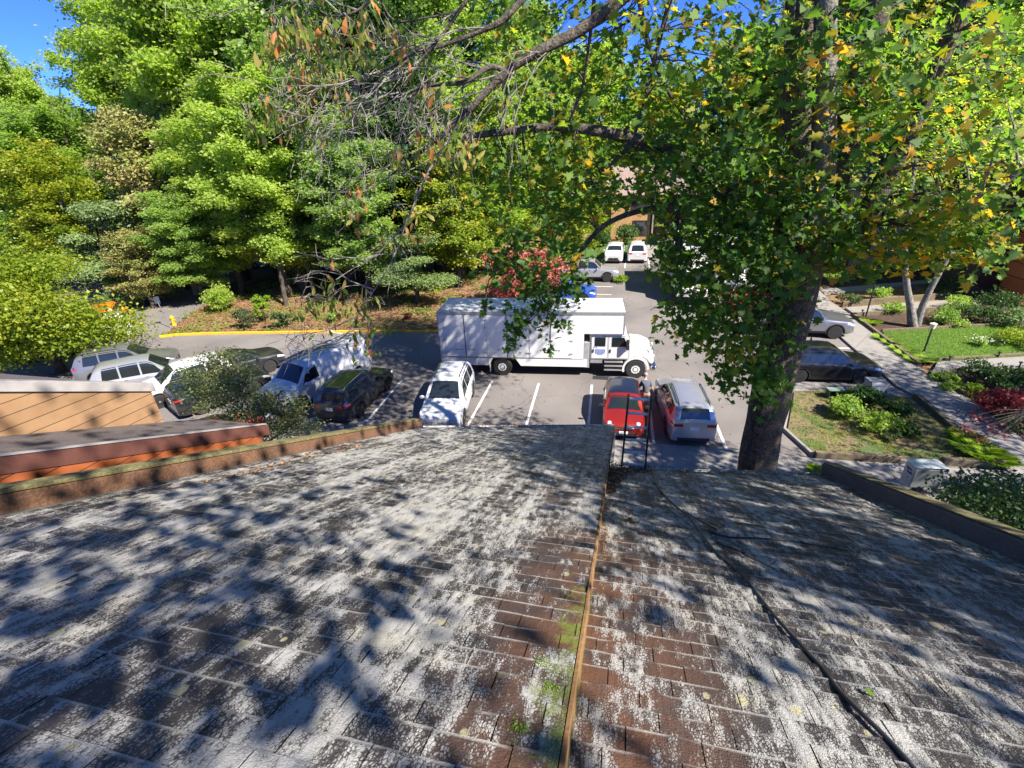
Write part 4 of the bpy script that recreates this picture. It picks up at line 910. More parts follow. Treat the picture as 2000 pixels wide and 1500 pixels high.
for i, (a_, b_) in enumerate(doorspans):
    xx = (b_ - .5 if i % 2 == 0 else a_ + .12)
    for k in range(3): mb.box(xx + k * .13, xx + k * .13 + .09, YN - .027, YN - .0225, ZB + .44, ZB + .475)
    mb.box(xx, xx + .36, YN - .027, YN - .0225, ZB + .50, ZB + .507)
mb.build('stencilled_marking', plain('black_print', (.03, .03, .03), .6), tr)
mb = MB(); mb.prism([(-2.72, ZB + .2), (-2.66, ZB + .2), (-2.60, ZB + .3), (-2.66, ZB + .3)], YN - .027, YN - .0225, axis='y'); mb.build('arrow_mark', MC['black_print'], tr)
# chassis, fuel tank, steps
mb = MB(); mb.box(B0 + .2, 1.2, .75, 1.0, .55, .95); mb.box(B0 + .2, 1.2, 1.45, 1.7, .55, .95); mb.box(B0 + .1, -2, .1, 2.3, .88, 1.01); mb.build('chassis', DARKIN, tr)
mb = MB(); mb.box(AT + .02, AT + .30, .05, 2.4, .55, 1.9); mb.build('cab_rear_fairing', plain('fairing_grey', (.3, .3, .31), .5), tr)
CABW = (0.12, 2.33)
cabp = [(-1.62, .98), (.22, .98), (.42, 1.1), (.42, 1.62), (.10, 2.32), (-.05, 2.37), (-1.55, 2.37), (-1.62, 2.3)]
mb = MB(); mb.prism(cabp, CABW[0], CABW[1], axis='y'); mb.build('cab', TRW, tr, bevel=.05)
hoodp = [(.40, 1.0), (.40, 1.66), (1.0, 1.58), (1.38, 1.42), (1.52, 1.2), (1.56, .78), (1.42, .68), (1.22, .95), (.98, 1.10), (.62, 1.12)]
# hood tapers: build as two rings of different width
mb = MB(); ring0 = [(x, .22 + (.06 if x > 1 else 0) + .10 * max(0, z - 1.3), z) for x, z in hoodp]; ring1 = [(x, 2.23 - (.06 if x > 1 else 0) - .10 * max(0, z - 1.3), z) for x, z in hoodp]; n_ = len(hoodp)
mb.add(ring0 + ring1, [tuple(range(n_)), tuple(range(n_, 2 * n_))[::-1]] + [(i, n_ + i, n_ + (i + 1) % n_, (i + 1) % n_) for i in range(n_)]); mb.build('bonnet', TRW, tr, bevel=.06)
for y0, y1 in ((.02, .30), (2.15, 2.43)):   # fenders
    mb = MB(); out = []; inn = []
    for k in range(13):
        q = math.pi * (1.08 - 1.08 * k / 12); out.append((.66 + .66 * math.cos(q), .52 + .64 * math.sin(q))); inn.append((.66 + .56 * math.cos(q), .52 + .55 * math.sin(q)))
    for k in range(12): mb.prism([out[k], out[k + 1], inn[k + 1], inn[k]], y0, y1, axis='y')
    mb.build('fender', TRW, tr, smooth=True, ang=50)
mb = MB(); mb.prism([(.44, 1.60), (.115, 2.27), (.095, 2.26), (.42, 1.58)], .24, 2.21, axis='y'); mb.build('windscreen', GLASS, tr)
mb = MB(); mb.prism([(-1.40, 1.72), (-.88, 1.72), (-.88, 2.18), (-1.40, 2.18)], .098, .115, axis='y'); mb.build('side_window', GLASS, tr)
mb = MB(); mb.prism([(-.56, 1.70), (.20, 1.70), (.20, 1.80), (.02, 2.18), (-.56, 2.18)], .098, .115, axis='y'); mb.build('side_window', GLASS, tr)
for (a_, b_) in ((-1.56, -.76), (-.72, .30)):
    mb = MB(); z1 = 2.27
    for (x0, x1, z0, z1) in ((a_, b_, 1.05, 1.06), (a_, b_, 2.24, 2.25), (a_, a_ + .01, 1.05, 2.25), (b_ - .01, b_, 1.05, 1.9 if a_ > -1 else 2.25)): mb.box(x0, x1, .113, .121, z0, z1)
    d_ = mb.build('door', TRS, tr)
    mb = MB(); mb.box(a_ + .06, a_ + .12, .085, .12, 1.38, 1.55); mb.build('handle', BLACKP, d_)
mb = MB(); mb.box(.12, .26, -.16, .04, 1.62, 2.12); mb.tube([(.2, .12, 2.0), (.2, -.06, 2.0)], .015, 6); mb.tube([(.2, .12, 1.5), (.2, -.06, 1.65)], .015, 6); mb.build('wing_mirror', BLACKP, tr, bevel=.02)
for y in (.33, 2.12):
    mb = MB(); mb.lathe([(.01, 1.575), (.09, 1.56), (.11, 1.50), (.11, 1.45)], (0, y + (.05 if y < 1 else -.05), 1.12), 'x', 14); mb.build('headlight', CLEARL, tr, smooth=True)
mb = MB(); mb.box(1.49, 1.56, .62, 1.83, .92, 1.34); g_ = mb.build('grille', CHROME, tr, bevel=.03)
mb = MB()
for k in range(5): mb.box(1.56, 1.57, .66, 1.79, .97 + k * .075, .99 + k * .075)
mb.build('grille_bar', BLACKP, g_)
mb = MB(); mb.box(1.42, 1.68, .05, 2.4, .42, .68); mb.build('bumper', CHROME, tr, bevel=.05)
mb = MB(); mb.box(.50, .62, .012, .03, 1.18, 1.23); mb.build('marker_light', AMBER, tr)
mb = MB(); mb.tube([(1.32, .25, 1.42), (1.36, .16, 1.80)], .02, 6); mb.lathe([(.005, -.06), (.05, -.03), (.05, .05), (.01, .07)], (1.36, .16, 1.86), 'z', 8); mb.build('hood_mirror', STEELW, tr, smooth=True)
mb = MB(); mb.box(-.86, -.02, .10, .62, .42, .93); st = mb.build('battery_box', plain('dark_steel', (.05, .05, .055), .4, .5), tr, bevel=.02)
for z in (.44, .66, .88): mb = MB(); mb.box(-.90, .02, .02, .22, z - .02, z + .03); mb.build('step', MC['aluminium'], tr, bevel=.006)
mb = MB(); mb.box(-1.6, -1.0, .15, .6, .78, .97); mb.build('tool_box', MC['aluminium'], tr)
for x, rw_ in ((.66, .50), (-6.14, .50)):
    for sd_, y in ((-1, .17), (1, 2.28)):
        o = wheel(tr, x, y, rw_, .28, sd_, STEELW, 10)
        mb = MB()
        for k in range(10):
            q = 2 * math.pi * k / 10; mb.lathe([(.022, sd_ * .1435), (.016, sd_ * .150)], (math.cos(q) * rw_ * .42, 0, math.sin(q) * rw_ * .42), 'y', 6)
        mb.lathe([(rw_ * .55, sd_ * .138), (rw_ * .30, sd_ * .142), (rw_ * .28, sd_ * .11), (.12, sd_ * .10), (.10, sd_ * .16), (.03, sd_ * .165)], (0, 0, 0), 'y', 24)
        mb.build('hub', STEELW, o, smooth=True)
mb = MB(); mb.box(-6.82, -6.79, .1, .5, .16, .62); mb.build('mud_flap', TRW, tr)
# blue lettering panel on the rear cab door (only rows of small marks can be made out)
BLP = plain('blue_print', (.06, .14, .45), .5); mb = MB(); rs = random.Random(4)
for r_ in range(5):
    x = -1.38 + (.10 if r_ == 4 else 0)
    while x < -.90 - (.10 if r_ == 4 else 0):
        w_ = rs.uniform(.03, .07); mb.box(x, x + w_, .113, .1185, 1.50 - r_ * .062, 1.50 - r_ * .062 + .042); x += w_ + .018
for x in (-1.44, -1.32): mb.prism([(x - .035, 1.63), (x, 1.59), (x + .035, 1.63), (x, 1.70)], .113, .1185, axis='y')
mb.prism([(-1.50, 1.49), (-1.47, 1.46), (-1.44, 1.49), (-1.47, 1.53)], .113, .1185, axis='y')
mb.build('door_lettering', BLP, tr)
# second white box truck with a blue panel behind the leaves
def box_truck(label, x, y, ang, Lb=6.5, Hb=3.6, pan=BLUEP):
    r_ = empty('box_truck', (x, y, .004), ang, label, 'truck')
    mb = MB(); mb.box(-Lb, 0, -1.2, 1.2, 1.0, Hb); mb.build('cargo_box', TRW, r_, bevel=.03)
    mb = MB(); mb.prism([(.1, .7), (2.3, .7), (2.35, 1.2), (1.5, 1.45), (1.1, 2.3), (.1, 2.35)], -1.05, 1.05, axis='y'); mb.build('cab', TRW, r_, bevel=.06)
    mb = MB(); mb.prism([(1.5, 1.46), (1.53, 1.48), (1.14, 2.26), (1.11, 2.24)], -.95, .95, axis='y'); mb.build('windscreen', GLASS, r_)
    for s_ in (-1, 1):
        mb = MB(); mb.prism([(.3, 1.5), (1.3, 1.5), (.98, 2.2), (.3, 2.2)], s_ * 1.045, s_ * 1.06, axis='y'); mb.build('side_window', GLASS, r_)
        mb = MB(); mb.prism([(-Lb + .6, 1.6), (-1.8, 1.6), (-1.2, 2.7), (-Lb + .6, 2.7)], s_ * 1.2, s_ * 1.206, axis='y'); mb.build('side_panel', pan, r_)
        for xw in (1.5, -Lb + 1.5): wheel(r_, xw, s_ * .98, .45, .28, s_, STEELW, 8)
    mb = MB(); mb.box(-Lb + .1, .2, -.5, .5, .5, .98); mb.build('chassis', DARKIN, r_)
    return r_
box_truck('tall white box truck behind the big tree leaves, casting a square shadow on the road', 4.4, 38.2, rad(-88), 6.8, 3.9)
box_truck('white box truck with a blue side panel behind the leaves, right of the taller one', 7.6, 41.5, rad(-90), 6.0, 3.4)
# ================================================================ VEGETATION
RS = np.random.RandomState(11)
LM = {
 'bright': leafmat('leaf_bright', [(0.0, (0.13, 0.20, 0.035)), (0.45, (0.27, 0.35, 0.065)), (0.8, (0.34, 0.41, 0.08)), (1.0, (0.46, 0.40, 0.08))], .5),
 'green': leafmat('leaf_green', [(0.0, (0.10, 0.17, 0.035)), (0.5, (0.22, 0.31, 0.075)), (1.0, (0.32, 0.38, 0.08))], .5),
 'dark': leafmat('leaf_dark', [(0.0, (0.02, 0.05, 0.015)), (0.6, (0.055, 0.11, 0.028)), (1.0, (0.12, 0.17, 0.03))], .35),
 'yellow': leafmat('leaf_yellow_green', [(0.0, (0.10, 0.17, 0.02)), (0.45, (0.21, 0.29, 0.025)), (0.85, (0.38, 0.38, 0.04)), (1.0, (0.5, 0.42, 0.06))], .45, tr=(1.5, 1.6, .8)),
 'pink': leafmat('leaf_pinkish', [(0.0, (0.16, 0.22, 0.05)), (0.5, (0.31, 0.33, 0.10)), (0.8, (0.44, 0.34, 0.16)), (1.0, (0.52, 0.38, 0.24))], .35, tr=(1.5, 1.3, .9)),
 'red': leafmat('leaf_red', [(0.0, (0.12, 0.04, 0.03)), (0.4, (0.30, 0.08, 0.06)), (0.8, (0.46, 0.15, 0.11)), (1.0, (0.5, 0.28, 0.14))], .35, tr=(1.4, 1.0, .8)),
 'pine': leafmat('leaf_pine', [(0.0, (0.06, 0.11, 0.04)), (0.5, (0.14, 0.21, 0.08)), (1.0, (0.26, 0.31, 0.09))], .25),
 'maple': leafmat('leaf_big_tree', [(0.0, (0.025, 0.075, 0.016)), (0.45, (0.065, 0.15, 0.028)), (0.74, (0.16, 0.26, 0.035)), (0.82, (0.34, 0.30, 0.03)), (1.0, (0.48, 0.26, 0.03))], .5, tr=(2.0, 2.1, .9), rough=.6),
 'hang': leafmat('leaf_hanging', [(0.0, (0.08, 0.16, 0.02)), (0.5, (0.24, 0.28, 0.05)), (0.8, (0.42, 0.34, 0.10)), (1.0, (0.45, 0.18, 0.05))], .4, tr=(1.5, 1.5, .8)),
 'grey': leafmat('leaf_greyish', [(0.0, (0.03, 0.06, 0.03)), (0.5, (0.08, 0.11, 0.05)), (0.8, (0.17, 0.18, 0.06)), (1.0, (0.32, 0.20, 0.10))], .35),
 'lime': leafmat('leaf_lime', [(0.0, (0.10, 0.20, 0.01)), (1.0, (0.30, 0.42, 0.03))], .45, tr=(1.5, 1.6, .8)),
 'litter': leafmat('fallen_leaf', [(0.0, (0.06, 0.035, 0.02)), (0.5, (0.22, 0.11, 0.05)), (0.85, (0.40, 0.24, 0.12)), (1.0, (0.45, 0.13, 0.08))], .15),
 'wine': leafmat('leaf_wine_red', [(0.0, (0.06, 0.008, 0.012)), (0.6, (0.22, 0.03, 0.035)), (1.0, (0.35, 0.10, 0.09))], .35, tr=(1.6, 1, 1)),
}
def blob_leaves(rs, lobes, n, sig=.33, up=.6, flat=1.0):
    """lobes: list of (centre, radius). Leaves gathered in tufts on the shells of the lobes."""
    P, Nn, lv = [], [], []
    tot = sum(l[1] ** 2 for l in lobes)
    for c, r_ in lobes:
        m = int(n * r_ ** 2 / tot); nc = max(6, m // 26); lb = rs.rand()
        D = rs.normal(size=(nc, 3)); D[:, 2] += .25; D /= np.linalg.norm(D, axis=1, keepdims=True)
        rr = r_ * (0.78 + .30 * rs.rand(nc, 1)); cc = np.asarray(c) + D * rr * np.array([1, 1, flat]); cv = rs.rand(nc)
        k = rs.randint(0, nc, m); off = rs.normal(size=(m, 3)) * r_ * sig * np.array([1.25, 1.25, .6])
        P.append(cc[k] + off); nn = D[k] * .38 + np.array([.3, -.25, up * .6]) + rs.normal(size=(m, 3)) * .85; Nn.append(nn)
        lv.append(.30 * lb + .34 * cv[k] + .36 * rs.rand(m))
    return np.concatenate(P), np.concatenate(Nn), np.concatenate(lv)
def mk_lobes(rs, a, c, zc, n, lo=.20, hi=.38):
    L_ = []
    for i in range(n):
        d = rs.normal(size=3); d /= np.linalg.norm(d); q = .40 + .42 * rs.rand()
        z = zc + d[2] * c * q * 1.35; taper = 1 - .25 * max(0, (z - zc) / c)
        L_.append(((d[0] * a * q * taper, d[1] * a * q * taper, z), a * (lo + (hi - lo) * rs.rand())))
    return L_
def spray_crown(rs, a, c, zc, n, nb=64):
    P, Nn, lv, tips = [], [], [], []; z0 = zc - c * .85; z1 = zc + c * .8
    for b in range(nb):
        f = (b + rs.rand()) / nb; hz = z0 + (z1 - z0) * f ** .85; az = b * 2.4 + rs.uniform(-.4, .4); el = rad(rs.uniform(0, 25) + 50 * f ** 1.5)
        prof = a * math.sqrt(max(.04, 1 - ((hz - zc * .92) / (c * 1.05)) ** 2)) * rs.uniform(.62, 1.12); Lb = prof / max(.45, math.cos(el)) * .9
        d = np.array([math.cos(az) * math.cos(el), math.sin(az) * math.cos(el), math.sin(el)]); bb = rs.rand(); nc = 8; m = n // nb
        t = .35 + .65 * rs.rand(nc) ** .8; cc = np.array([0, 0, hz]) + d * (t * Lb)[:, None] + rs.normal(size=(nc, 3)) * np.array([.5, .5, .28]) * (1.15 - .45 * t)[:, None] * a / 5; cc[:, 2] -= .04 * (t * Lb) ** 1.5
        k = rs.randint(0, nc, m); cv = rs.rand(nc); sg = (.50 - .18 * t[k])[:, None] * a / 5
        P.append(cc[k] + rs.normal(size=(m, 3)) * sg * np.array([1.1, 1.1, .85])); Nn.append(d * .2 + np.array([.38, -.32, .52]) + rs.normal(size=(m, 3)) * .7); lv.append(.26 * bb + .38 * cv[k] + .36 * rs.rand(m))
        if b % 2 == 0: tips.append((tuple(np.array([0, 0, hz]) + d * Lb * .85), .4))
    return np.concatenate(P), np.concatenate(Nn), np.concatenate(lv), tips
TEMPL = {}
def template(kind, var, a, c, zc, nl, n, size, bark=None, flat=1.0, tpl=T_DIA, up=.6):
    rs = np.random.RandomState(sum(map(ord, kind)) * 7 + var * 13)
    if flat == 1.0 or kind == 'pink':
        P, Nn, lv, lobes = spray_crown(rs, a, c, zc, n)
    else:
        lobes = mk_lobes(rs, a, c, zc, nl); P, Nn, lv = blob_leaves(rs, lobes, n, up=up, flat=flat)
    S = size * (.7 + .6 * rs.rand(len(P)))
    cm = leaf_mesh('crown', P, Nn, S, tpl, lv, LM[kind], link_=False)
    mb = MB(); zt = zc + c * .7; pts = []; k = 9; lean = rs.uniform(-.5, .5, 2)
    for i in range(k + 1): f = i / k; pts.append((lean[0] * f * f * 2 + .15 * math.sin(f * 5 + var), lean[1] * f * f * 2 + .12 * math.cos(f * 4), zt * f - .2))
    r0 = .11 + a * .042; mb.tube(pts, [r0 * (1.35 if i == 0 else 1) * (1 - .82 * i / k) for i in range(k + 1)], 9, wob=.15, seed=var)
    for (lc, lr) in lobes:
        i = max(2, min(k - 1, int((lc[2] - lr * .9) / zt * k * .75))); p0 = Vector(pts[i]); p1 = Vector(lc); mid_ = (p0 + p1) / 2 + Vector((0, 0, -.08 * (p1 - p0).length))
        mb.tube([p0, p0.lerp(mid_, .5), mid_, p1, p1 + Vector((0, 0, lr * .5))], [r0 * .45, r0 * .36, r0 * .28, r0 * .14, .02], 5)
    t = mb.build('trunk', bark or BARK, None, smooth=True, ang=60); tm = t.data; bpy.data.objects.remove(t)
    TEMPL[(kind, var)] = (cm, tm)
for var in range(2):
    template('bright', var, 5.2, 9.2, 12.3, 34, 60000, .27)
    template('green', var, 5.0, 9.0, 12, 30, 50000, .28)
template('dark', 0, 4.8, 8.4, 11, 24, 40000, .26)
template('yellow', 0, 4.2, 3.0, 4.2, 22, 46000, .17, flat=.55, tpl=T_DIA, up=1.0)
template('yellow', 1, 4.6, 7.2, 9.4, 24, 24000, .28)
template('pink', 0, 4.2, 6.0, 8.0, 24, 24000, .26, flat=.7)
template('pine', 0, 3.4, 4.5, 6.5, 16, 22000, .26, flat=.45, tpl=T_HANG, up=1.0)
template('red', 0, 2.3, 1.8, 3.2, 12, 12000, .18, flat=.6, up=.9)
def tree(kind, var, px, Y_, toppy, a, label, name=None, zc_ratio=None, cat='tree', group=None, basez=None, zs=None, mid=300):
    cm, tm = TEMPL[(kind, var)]
    x = YP(px, ((max(toppy, 0) + 480) / 2 if mid == 300 else mid), Y_).x; zt = min((q / 10 for q in range(10, 420)), key=lambda q: abs(PX((x, Y_, q))[1] - toppy))
    a0, c0, zc0 = {('bright', 0): (5.2, 9.2, 12.3), ('bright', 1): (5.2, 9.2, 12.3), ('green', 0): (5, 9, 12), ('green', 1): (5, 9, 12), ('dark', 0): (4.8, 8.4, 11), ('yellow', 0): (4.2, 3.0, 4.2), ('yellow', 1): (4.6, 7.2, 9.4), ('pink', 0): (4.2, 6, 8), ('pine', 0): (3.4, 4.5, 6.5), ('red', 0): (2.3, 1.8, 3.2)}[(kind, var)]
    sx = a / a0; sz = zt / (zc0 + c0 * .92)
    r_ = empty(name or {'bright': 'deciduous_tree', 'green': 'deciduous_tree', 'dark': 'deciduous_tree', 'yellow': 'yellowing_tree', 'pink': 'autumn_tree', 'pine': 'pine_tree', 'red': 'maple_tree'}[kind], (x, Y_, terr(x, Y_)), RS.uniform(0, 6.28), label, cat, group)
    r_.scale = (sx, sx, sz)
    link('trunk', tm, r_); link('crown', cm, r_)
    return r_
W_ = 'trees of the wood beyond the yellow kerb'
TL = [
 ('green', 1, -10, 44, 215, 6.0, 'dark green tree at the left edge of the picture under the open blue sky'),
 ('bright', 1, 85, 50, 165, 5.5, 'green tree whose rounded top stands against the blue sky, second from the left'),
 ('green', 0, 40, 38, 290, 5.2, 'green tree rising directly behind the yellow-green tree near the left edge'),
 ('bright', 0, 285, 46, 60, 6.3, 'tall bright green tree whose top left tip reaches furthest into the blue sky'),
 ('bright', 1, 400, 41, -60, 6.8, 'tall bright green tree cut by the top edge, right of the blue sky corner'),
 ('bright', 0, 470, 43, -110, 7.5, 'tall bright green tree behind the pinkish tree, reaching past the top edge'),
 ('green', 1, 590, 42, -140, 7.0, 'tall mid-green tree behind the drooping yellowish leaves at upper centre-left'),
 ('yellow', 1, 110, 36, 330, 4.2, 'yellow and orange tinted tree above the yellow-green tree at left'),
 ('pine', 0, 195, 33.5, 400, 3.6, 'soft blue-green pine between the yellow-green tree and the pinkish tree'),
 ('pink', 0, 300, 37, 265, 4.6, 'tree turning pinkish brown in the middle of the left-hand wood'),
 ('pink', 0, 255, 31.5, 470, 2.6, 'small tree with pinkish tan leaves low down above the side road mouth'),
 ('bright', 1, 505, 34.5, 215, 4.7, 'bright green tree standing close behind the yellow kerb above the work van'),
 ('bright', 0, 420, 36, 290, 4.4, 'bright green tree just right of the pinkish tree, with a leaning brown trunk under it'),
 ('green', 0, 640, 37, 150, 5.0, 'mid-green tree over the dark shady floor of the wood'),
 ('dark', 0, 735, 40, 60, 5.5, 'dark green tree behind the bare dead twigs'),
 ('green', 1, 830, 46, -30, 6.5, 'tall green tree behind the bare dead branches at upper centre'),
 ('yellow', 1, 880, 38, 330, 4.0, 'yellow-green tree behind the left end of the moving truck'),
 ('pine', 0, 800, 34, 470, 2.8, 'low yellow-green pine beside the pale sunny patch left of the moving truck'),
 ('bright', 0, 960, 43, 230, 5.0, 'bright green tree above the red-leaved tree'),
 ('yellow', 1, 1120, 47, 300, 4.3, 'yellow-green maple overhanging the silver pickup at the far road'),
 ('green', 0, 720, 58, 0, 7.0, 'tall distant green tree behind the far road, left of centre'),
 ('bright', 0, 1020, 62, 60, 7.0, 'tall distant green tree behind the middle of the picture'),
 ('bright', 1, 1150, 70, 140, 7.0, 'distant bright green tree behind the roof of the far block, left part'),
 ('yellow', 1, 1290, 74, 190, 6.5, 'distant pale yellow-green tree behind the far block, under a patch of blue sky'),
 ('green', 1, 1430, 72, 120, 7.0, 'distant green tree just left of the big tree stems'),
 ('bright', 0, 1560, 66, 20, 7.5, 'distant bright tree behind the stems of the big tree'),
 ('bright', 1, 1720, 60, -40, 7.5, 'sunlit tree right of the big tree stems, behind the beige house'),
 ('yellow', 1, 1850, 56, -80, 7.5, 'tall sunlit yellow-green tree behind the beige house at upper right'),
 ('bright', 0, 1960, 48, -80, 7.0, 'tall sunlit tree in the upper right corner behind the orange-piered house'),
 ('green', 0, 420, 58, -60, 8.0, 'far tall green tree filling the wood behind the bright front trees'),
 ('dark', 0, 290, 58, 150, 7.0, 'far dark green tree deep in the left-hand wood'),
 ('green', 1, 560, 60, -80, 8.0, 'far green tree deep in the wood behind the tall mid-green tree'),
 ('dark', 0, 880, 66, 0, 7.5, 'far dark green tree closing the wood behind the moving truck'),
 ('bright', 0, 380, 47, 20, 6.0, 'bright green tree filling the gap above the pinkish tree'),
 ('bright', 1, 560, 36, 330, 4.2, 'rounded bright green tree low over the lime shrub'),
 ('green', 1, 690, 35, 300, 4.0, 'green tree low behind the drooping dead twigs'),
 ('green', 0, 350, 33, 400, 3.2, 'low green tree left of the leaning brown trunk'),
 ('green', 0, 130, 41, 250, 5.0, 'green tree above the soft pine at left'),
 ('bright', 1, 780, 50, 60, 6.0, 'bright green tree far behind the bare twigs'),
 ('bright', 1, 1000, 50, 180, 5.0, 'bright tree behind the arching limb of the big tree'),
 ('green', 0, 150, 62, 220, 7.0, 'far green tree low between the first trees at left'),
]
for t in TL: tree(t[0], t[1], t[2], t[3], t[4], t[5], t[6], group=W_ if t[2] < 1000 else 'trees behind the far buildings')
rs = np.random.RandomState(77); LB2 = [((x + rs.uniform(-4, 4), 82 + rs.uniform(-8, 14), rs.uniform(3, 15)), rs.uniform(3.5, 6)) for x in np.arange(-125, 75, 3.2)] + [((x + rs.uniform(-3, 3), 73 + rs.uniform(-3, 6), rs.uniform(2, 6)), rs.uniform(2.5, 4)) for x in np.arange(-110, -5, 3.5)]
LB2 += [((-72 + rs.uniform(-12, 10), y, rs.uniform(2, 12)), rs.uniform(3.5, 5.5)) for y in np.arange(30, 80, 1.9)]
P, Nn, lv = blob_leaves(rs, LB2, 60000, sig=.2); kp = P[:, 2] > 0
tag(leaf_mesh('far_wood', P[kp], Nn[kp], .75 * (.6 + .8 * rs.rand(kp.sum())), T_DIA, lv[kp], LM['green']), 'distant wood closing the view behind the near trees', 'wood', kind='stuff')
# yellow-green tree, left foreground
yt = tree('yellow', 0, 62, 19.5, 474, 4.7, 'spreading yellow-green tree at the left edge, its leaf layers hanging over parked white cars', mid=600)
rt = tree('red', 0, 1030, 32.8, 478, 2.9, 'small red-leaved tree standing behind the roof of the moving truck', mid=560)
# leaning bare trunk beside the kerb end
tr2 = empty('leaning_trunk', G(385, 575), 0, 'leaning brown bare trunk at the left end of the wood', 'tree trunk')
mb = MB(); A = G(386, 575); B = YP(352, 490, A.y + .3); mb.tube([Vector((0, 0, 0)), (B - A) * .5 + Vector((.1, 0, 0)), B - A, (YP(330, 420, A.y + 1) - A)], [.26, .22, .17, .08], 9, wob=.2); mb.build('trunk', BARKG, tr2, smooth=True, ang=60)
# extra slim trunks standing in the shade
for i, (px, py, hh, lab) in enumerate(((618, 590, 9, 'slim dark trunk in the shade left of the pale patch'), (708, 560, 10, 'straight dark trunk above the pale patch in the wood'), (560, 600, 8, 'thin trunk above the lime shrub by the kerb'), (905, 560, 9, 'thin pale trunk left of the red-leaved tree'), (660, 545, 10, 'thin leaning trunk between the two dark ones'), (770, 560, 10, 'thin trunk right of the straight dark trunk'))):
    p = G(px, py); mb = MB(); q = RS.uniform(-.5, .5, 2); mb.tube([(0, 0, -.1), (q[0] * .4, 0, hh * .3), (q[0], q[1] * .5, hh * .65), (q[0] * 1.6, q[1], hh)], [.19, .16, .13, .08], 8, wob=.15)
    o = mb.build('tree_trunk', BARK, None, smooth=True, ang=60, label=lab, cat='tree trunk'); o.location = (p.x, p.y, terr(p.x, p.y))

# ---------------- shrubs
def shrub(px, py, r_, h_, kind, label, n=1400, size=.13, tpl=T_DIA, name='shrub', flat=.8, cat='shrub', z=0.0, nl=6, group=None):
    p = G(px, py, z); rs = np.random.RandomState(int(px * 7 + py))
    lobes = [((rs.uniform(-.5, .5) * r_, rs.uniform(-.5, .5) * r_, h_ * (.45 + .3 * rs.rand())), r_ * rs.uniform(.4, .62)) for _ in range(nl)]
    P, Nn, lv = blob_leaves(rs, lobes, n, sig=.2, flat=flat * h_ / max(r_, .01) * .8); P[:, 2] = np.abs(P[:, 2])
    root = empty(name, (p.x, p.y, z), 0, label, cat, group)
    leaf_mesh('foliage', P, Nn, size * (.7 + .6 * rs.rand(len(P))), tpl, lv, LM[kind], root)
    mb = MB()
    for i in range(5):
        c_ = lobes[i % nl][0]; mb.tube([(0, 0, -.05), (c_[0] * .5, c_[1] * .5, c_[2] * .6), c_], [.02, .014, .008], 5)
    mb.build('stem', BARK, root); return root
def clump(px, py, r_, h_, kind, label, n=260, z=.1, name='grass_clump', w_=1.6, group=None):
    p = G(px, py, z); rs = np.random.RandomState(int(px * 3 + py)); q = rs.uniform(0, 2 * np.pi, n); s_ = rs.rand(n)
    D = np.stack([np.cos(q), np.sin(q), np.zeros(n)], 1); T = D * (.25 + .9 * s_[:, None]) + np.array([0, 0, 1.0]) * (1.15 - .8 * s_[:, None]); T /= np.linalg.norm(T, axis=1, keepdims=True)
    P = D * (rs.rand(n, 1) * .25 * r_); Nn = np.cross(T, np.cross(np.array([0, 0, 1.0]), T)) + 1e-6; Nn = -D * .5 + np.array([0, 0, 1.0])
    t = T_BLADE.copy(); t[:, 0] *= w_
    return tag(leaf_mesh(name, P + np.array([p.x, p.y, z]), Nn, h_ * (.6 + .5 * rs.rand(n)), t, rs.rand(n), LM[kind], T=T), label, 'plant', group)
shrub(432, 606, 1.3, 1.9, 'bright', 'bright green shrub below the leaning trunk at the left end of the wood', n=2600, size=.17)
shrub(520, 628, .75, 2.1, 'lime', 'upright lime-green shrub just behind the yellow kerb', n=1500, size=.13)
shrub(490, 640, .8, 1.3, 'grey', 'brownish shrub just left of the lime-green shrub', n=1100, size=.13)
shrub(548, 640, .7, 1.1, 'dark', 'dark green shrub just right of the lime-green shrub', n=1100, size=.13)
shrub(300, 590, 1.8, 1.5, 'pine', 'feathery grey-green juniper at the mouth of the side road', n=3000, size=.2, tpl=T_HANG)
shrub(250, 600, 1.8, 1.4, 'pine', 'feathery juniper left of the other one, near the orange off-roader', n=3000, size=.2, tpl=T_HANG)
shrub(600, 560, 1.4, 1.6, 'bright', 'green understorey bush below the tall trees', n=2200, size=.17)
shrub(685, 520, .9, 1.6, 'lime', 'yellow-green young conifer seen against the far road', n=1300, size=.17, tpl=T_HANG)
shrub(650, 630, .6, .8, 'green', 'small green bush near the kerb below the sunny patch', n=700)
shrub(800, 625, .35, .5, 'wine', 'small bright red seedling in the leaf litter left of the moving truck', n=260, size=.12)
shrub(850, 575, 1.2, 1.0, 'yellow', 'low yellow-green bush at the left shoulder of the moving truck', n=1800, size=.16)
shrub(760, 560, 1.3, 1.2, 'yellow', 'sprawling yellow-green bush in the sunny part of the wood', n=2000, size=.16)
shrub(1215, 552, .9, .5, 'lime', 'low yellow-green ground cover beside the silver pickup', n=900, size=.14)
shrub(1215, 480, 1.6, 2.0, 'dark', 'round dark shrub in front of the far block', n=1600, size=.22)
shrub(1180, 482, 1.4, 1.8, 'dark', 'dark shrub left of the other one in front of the far block', n=1600, size=.22)
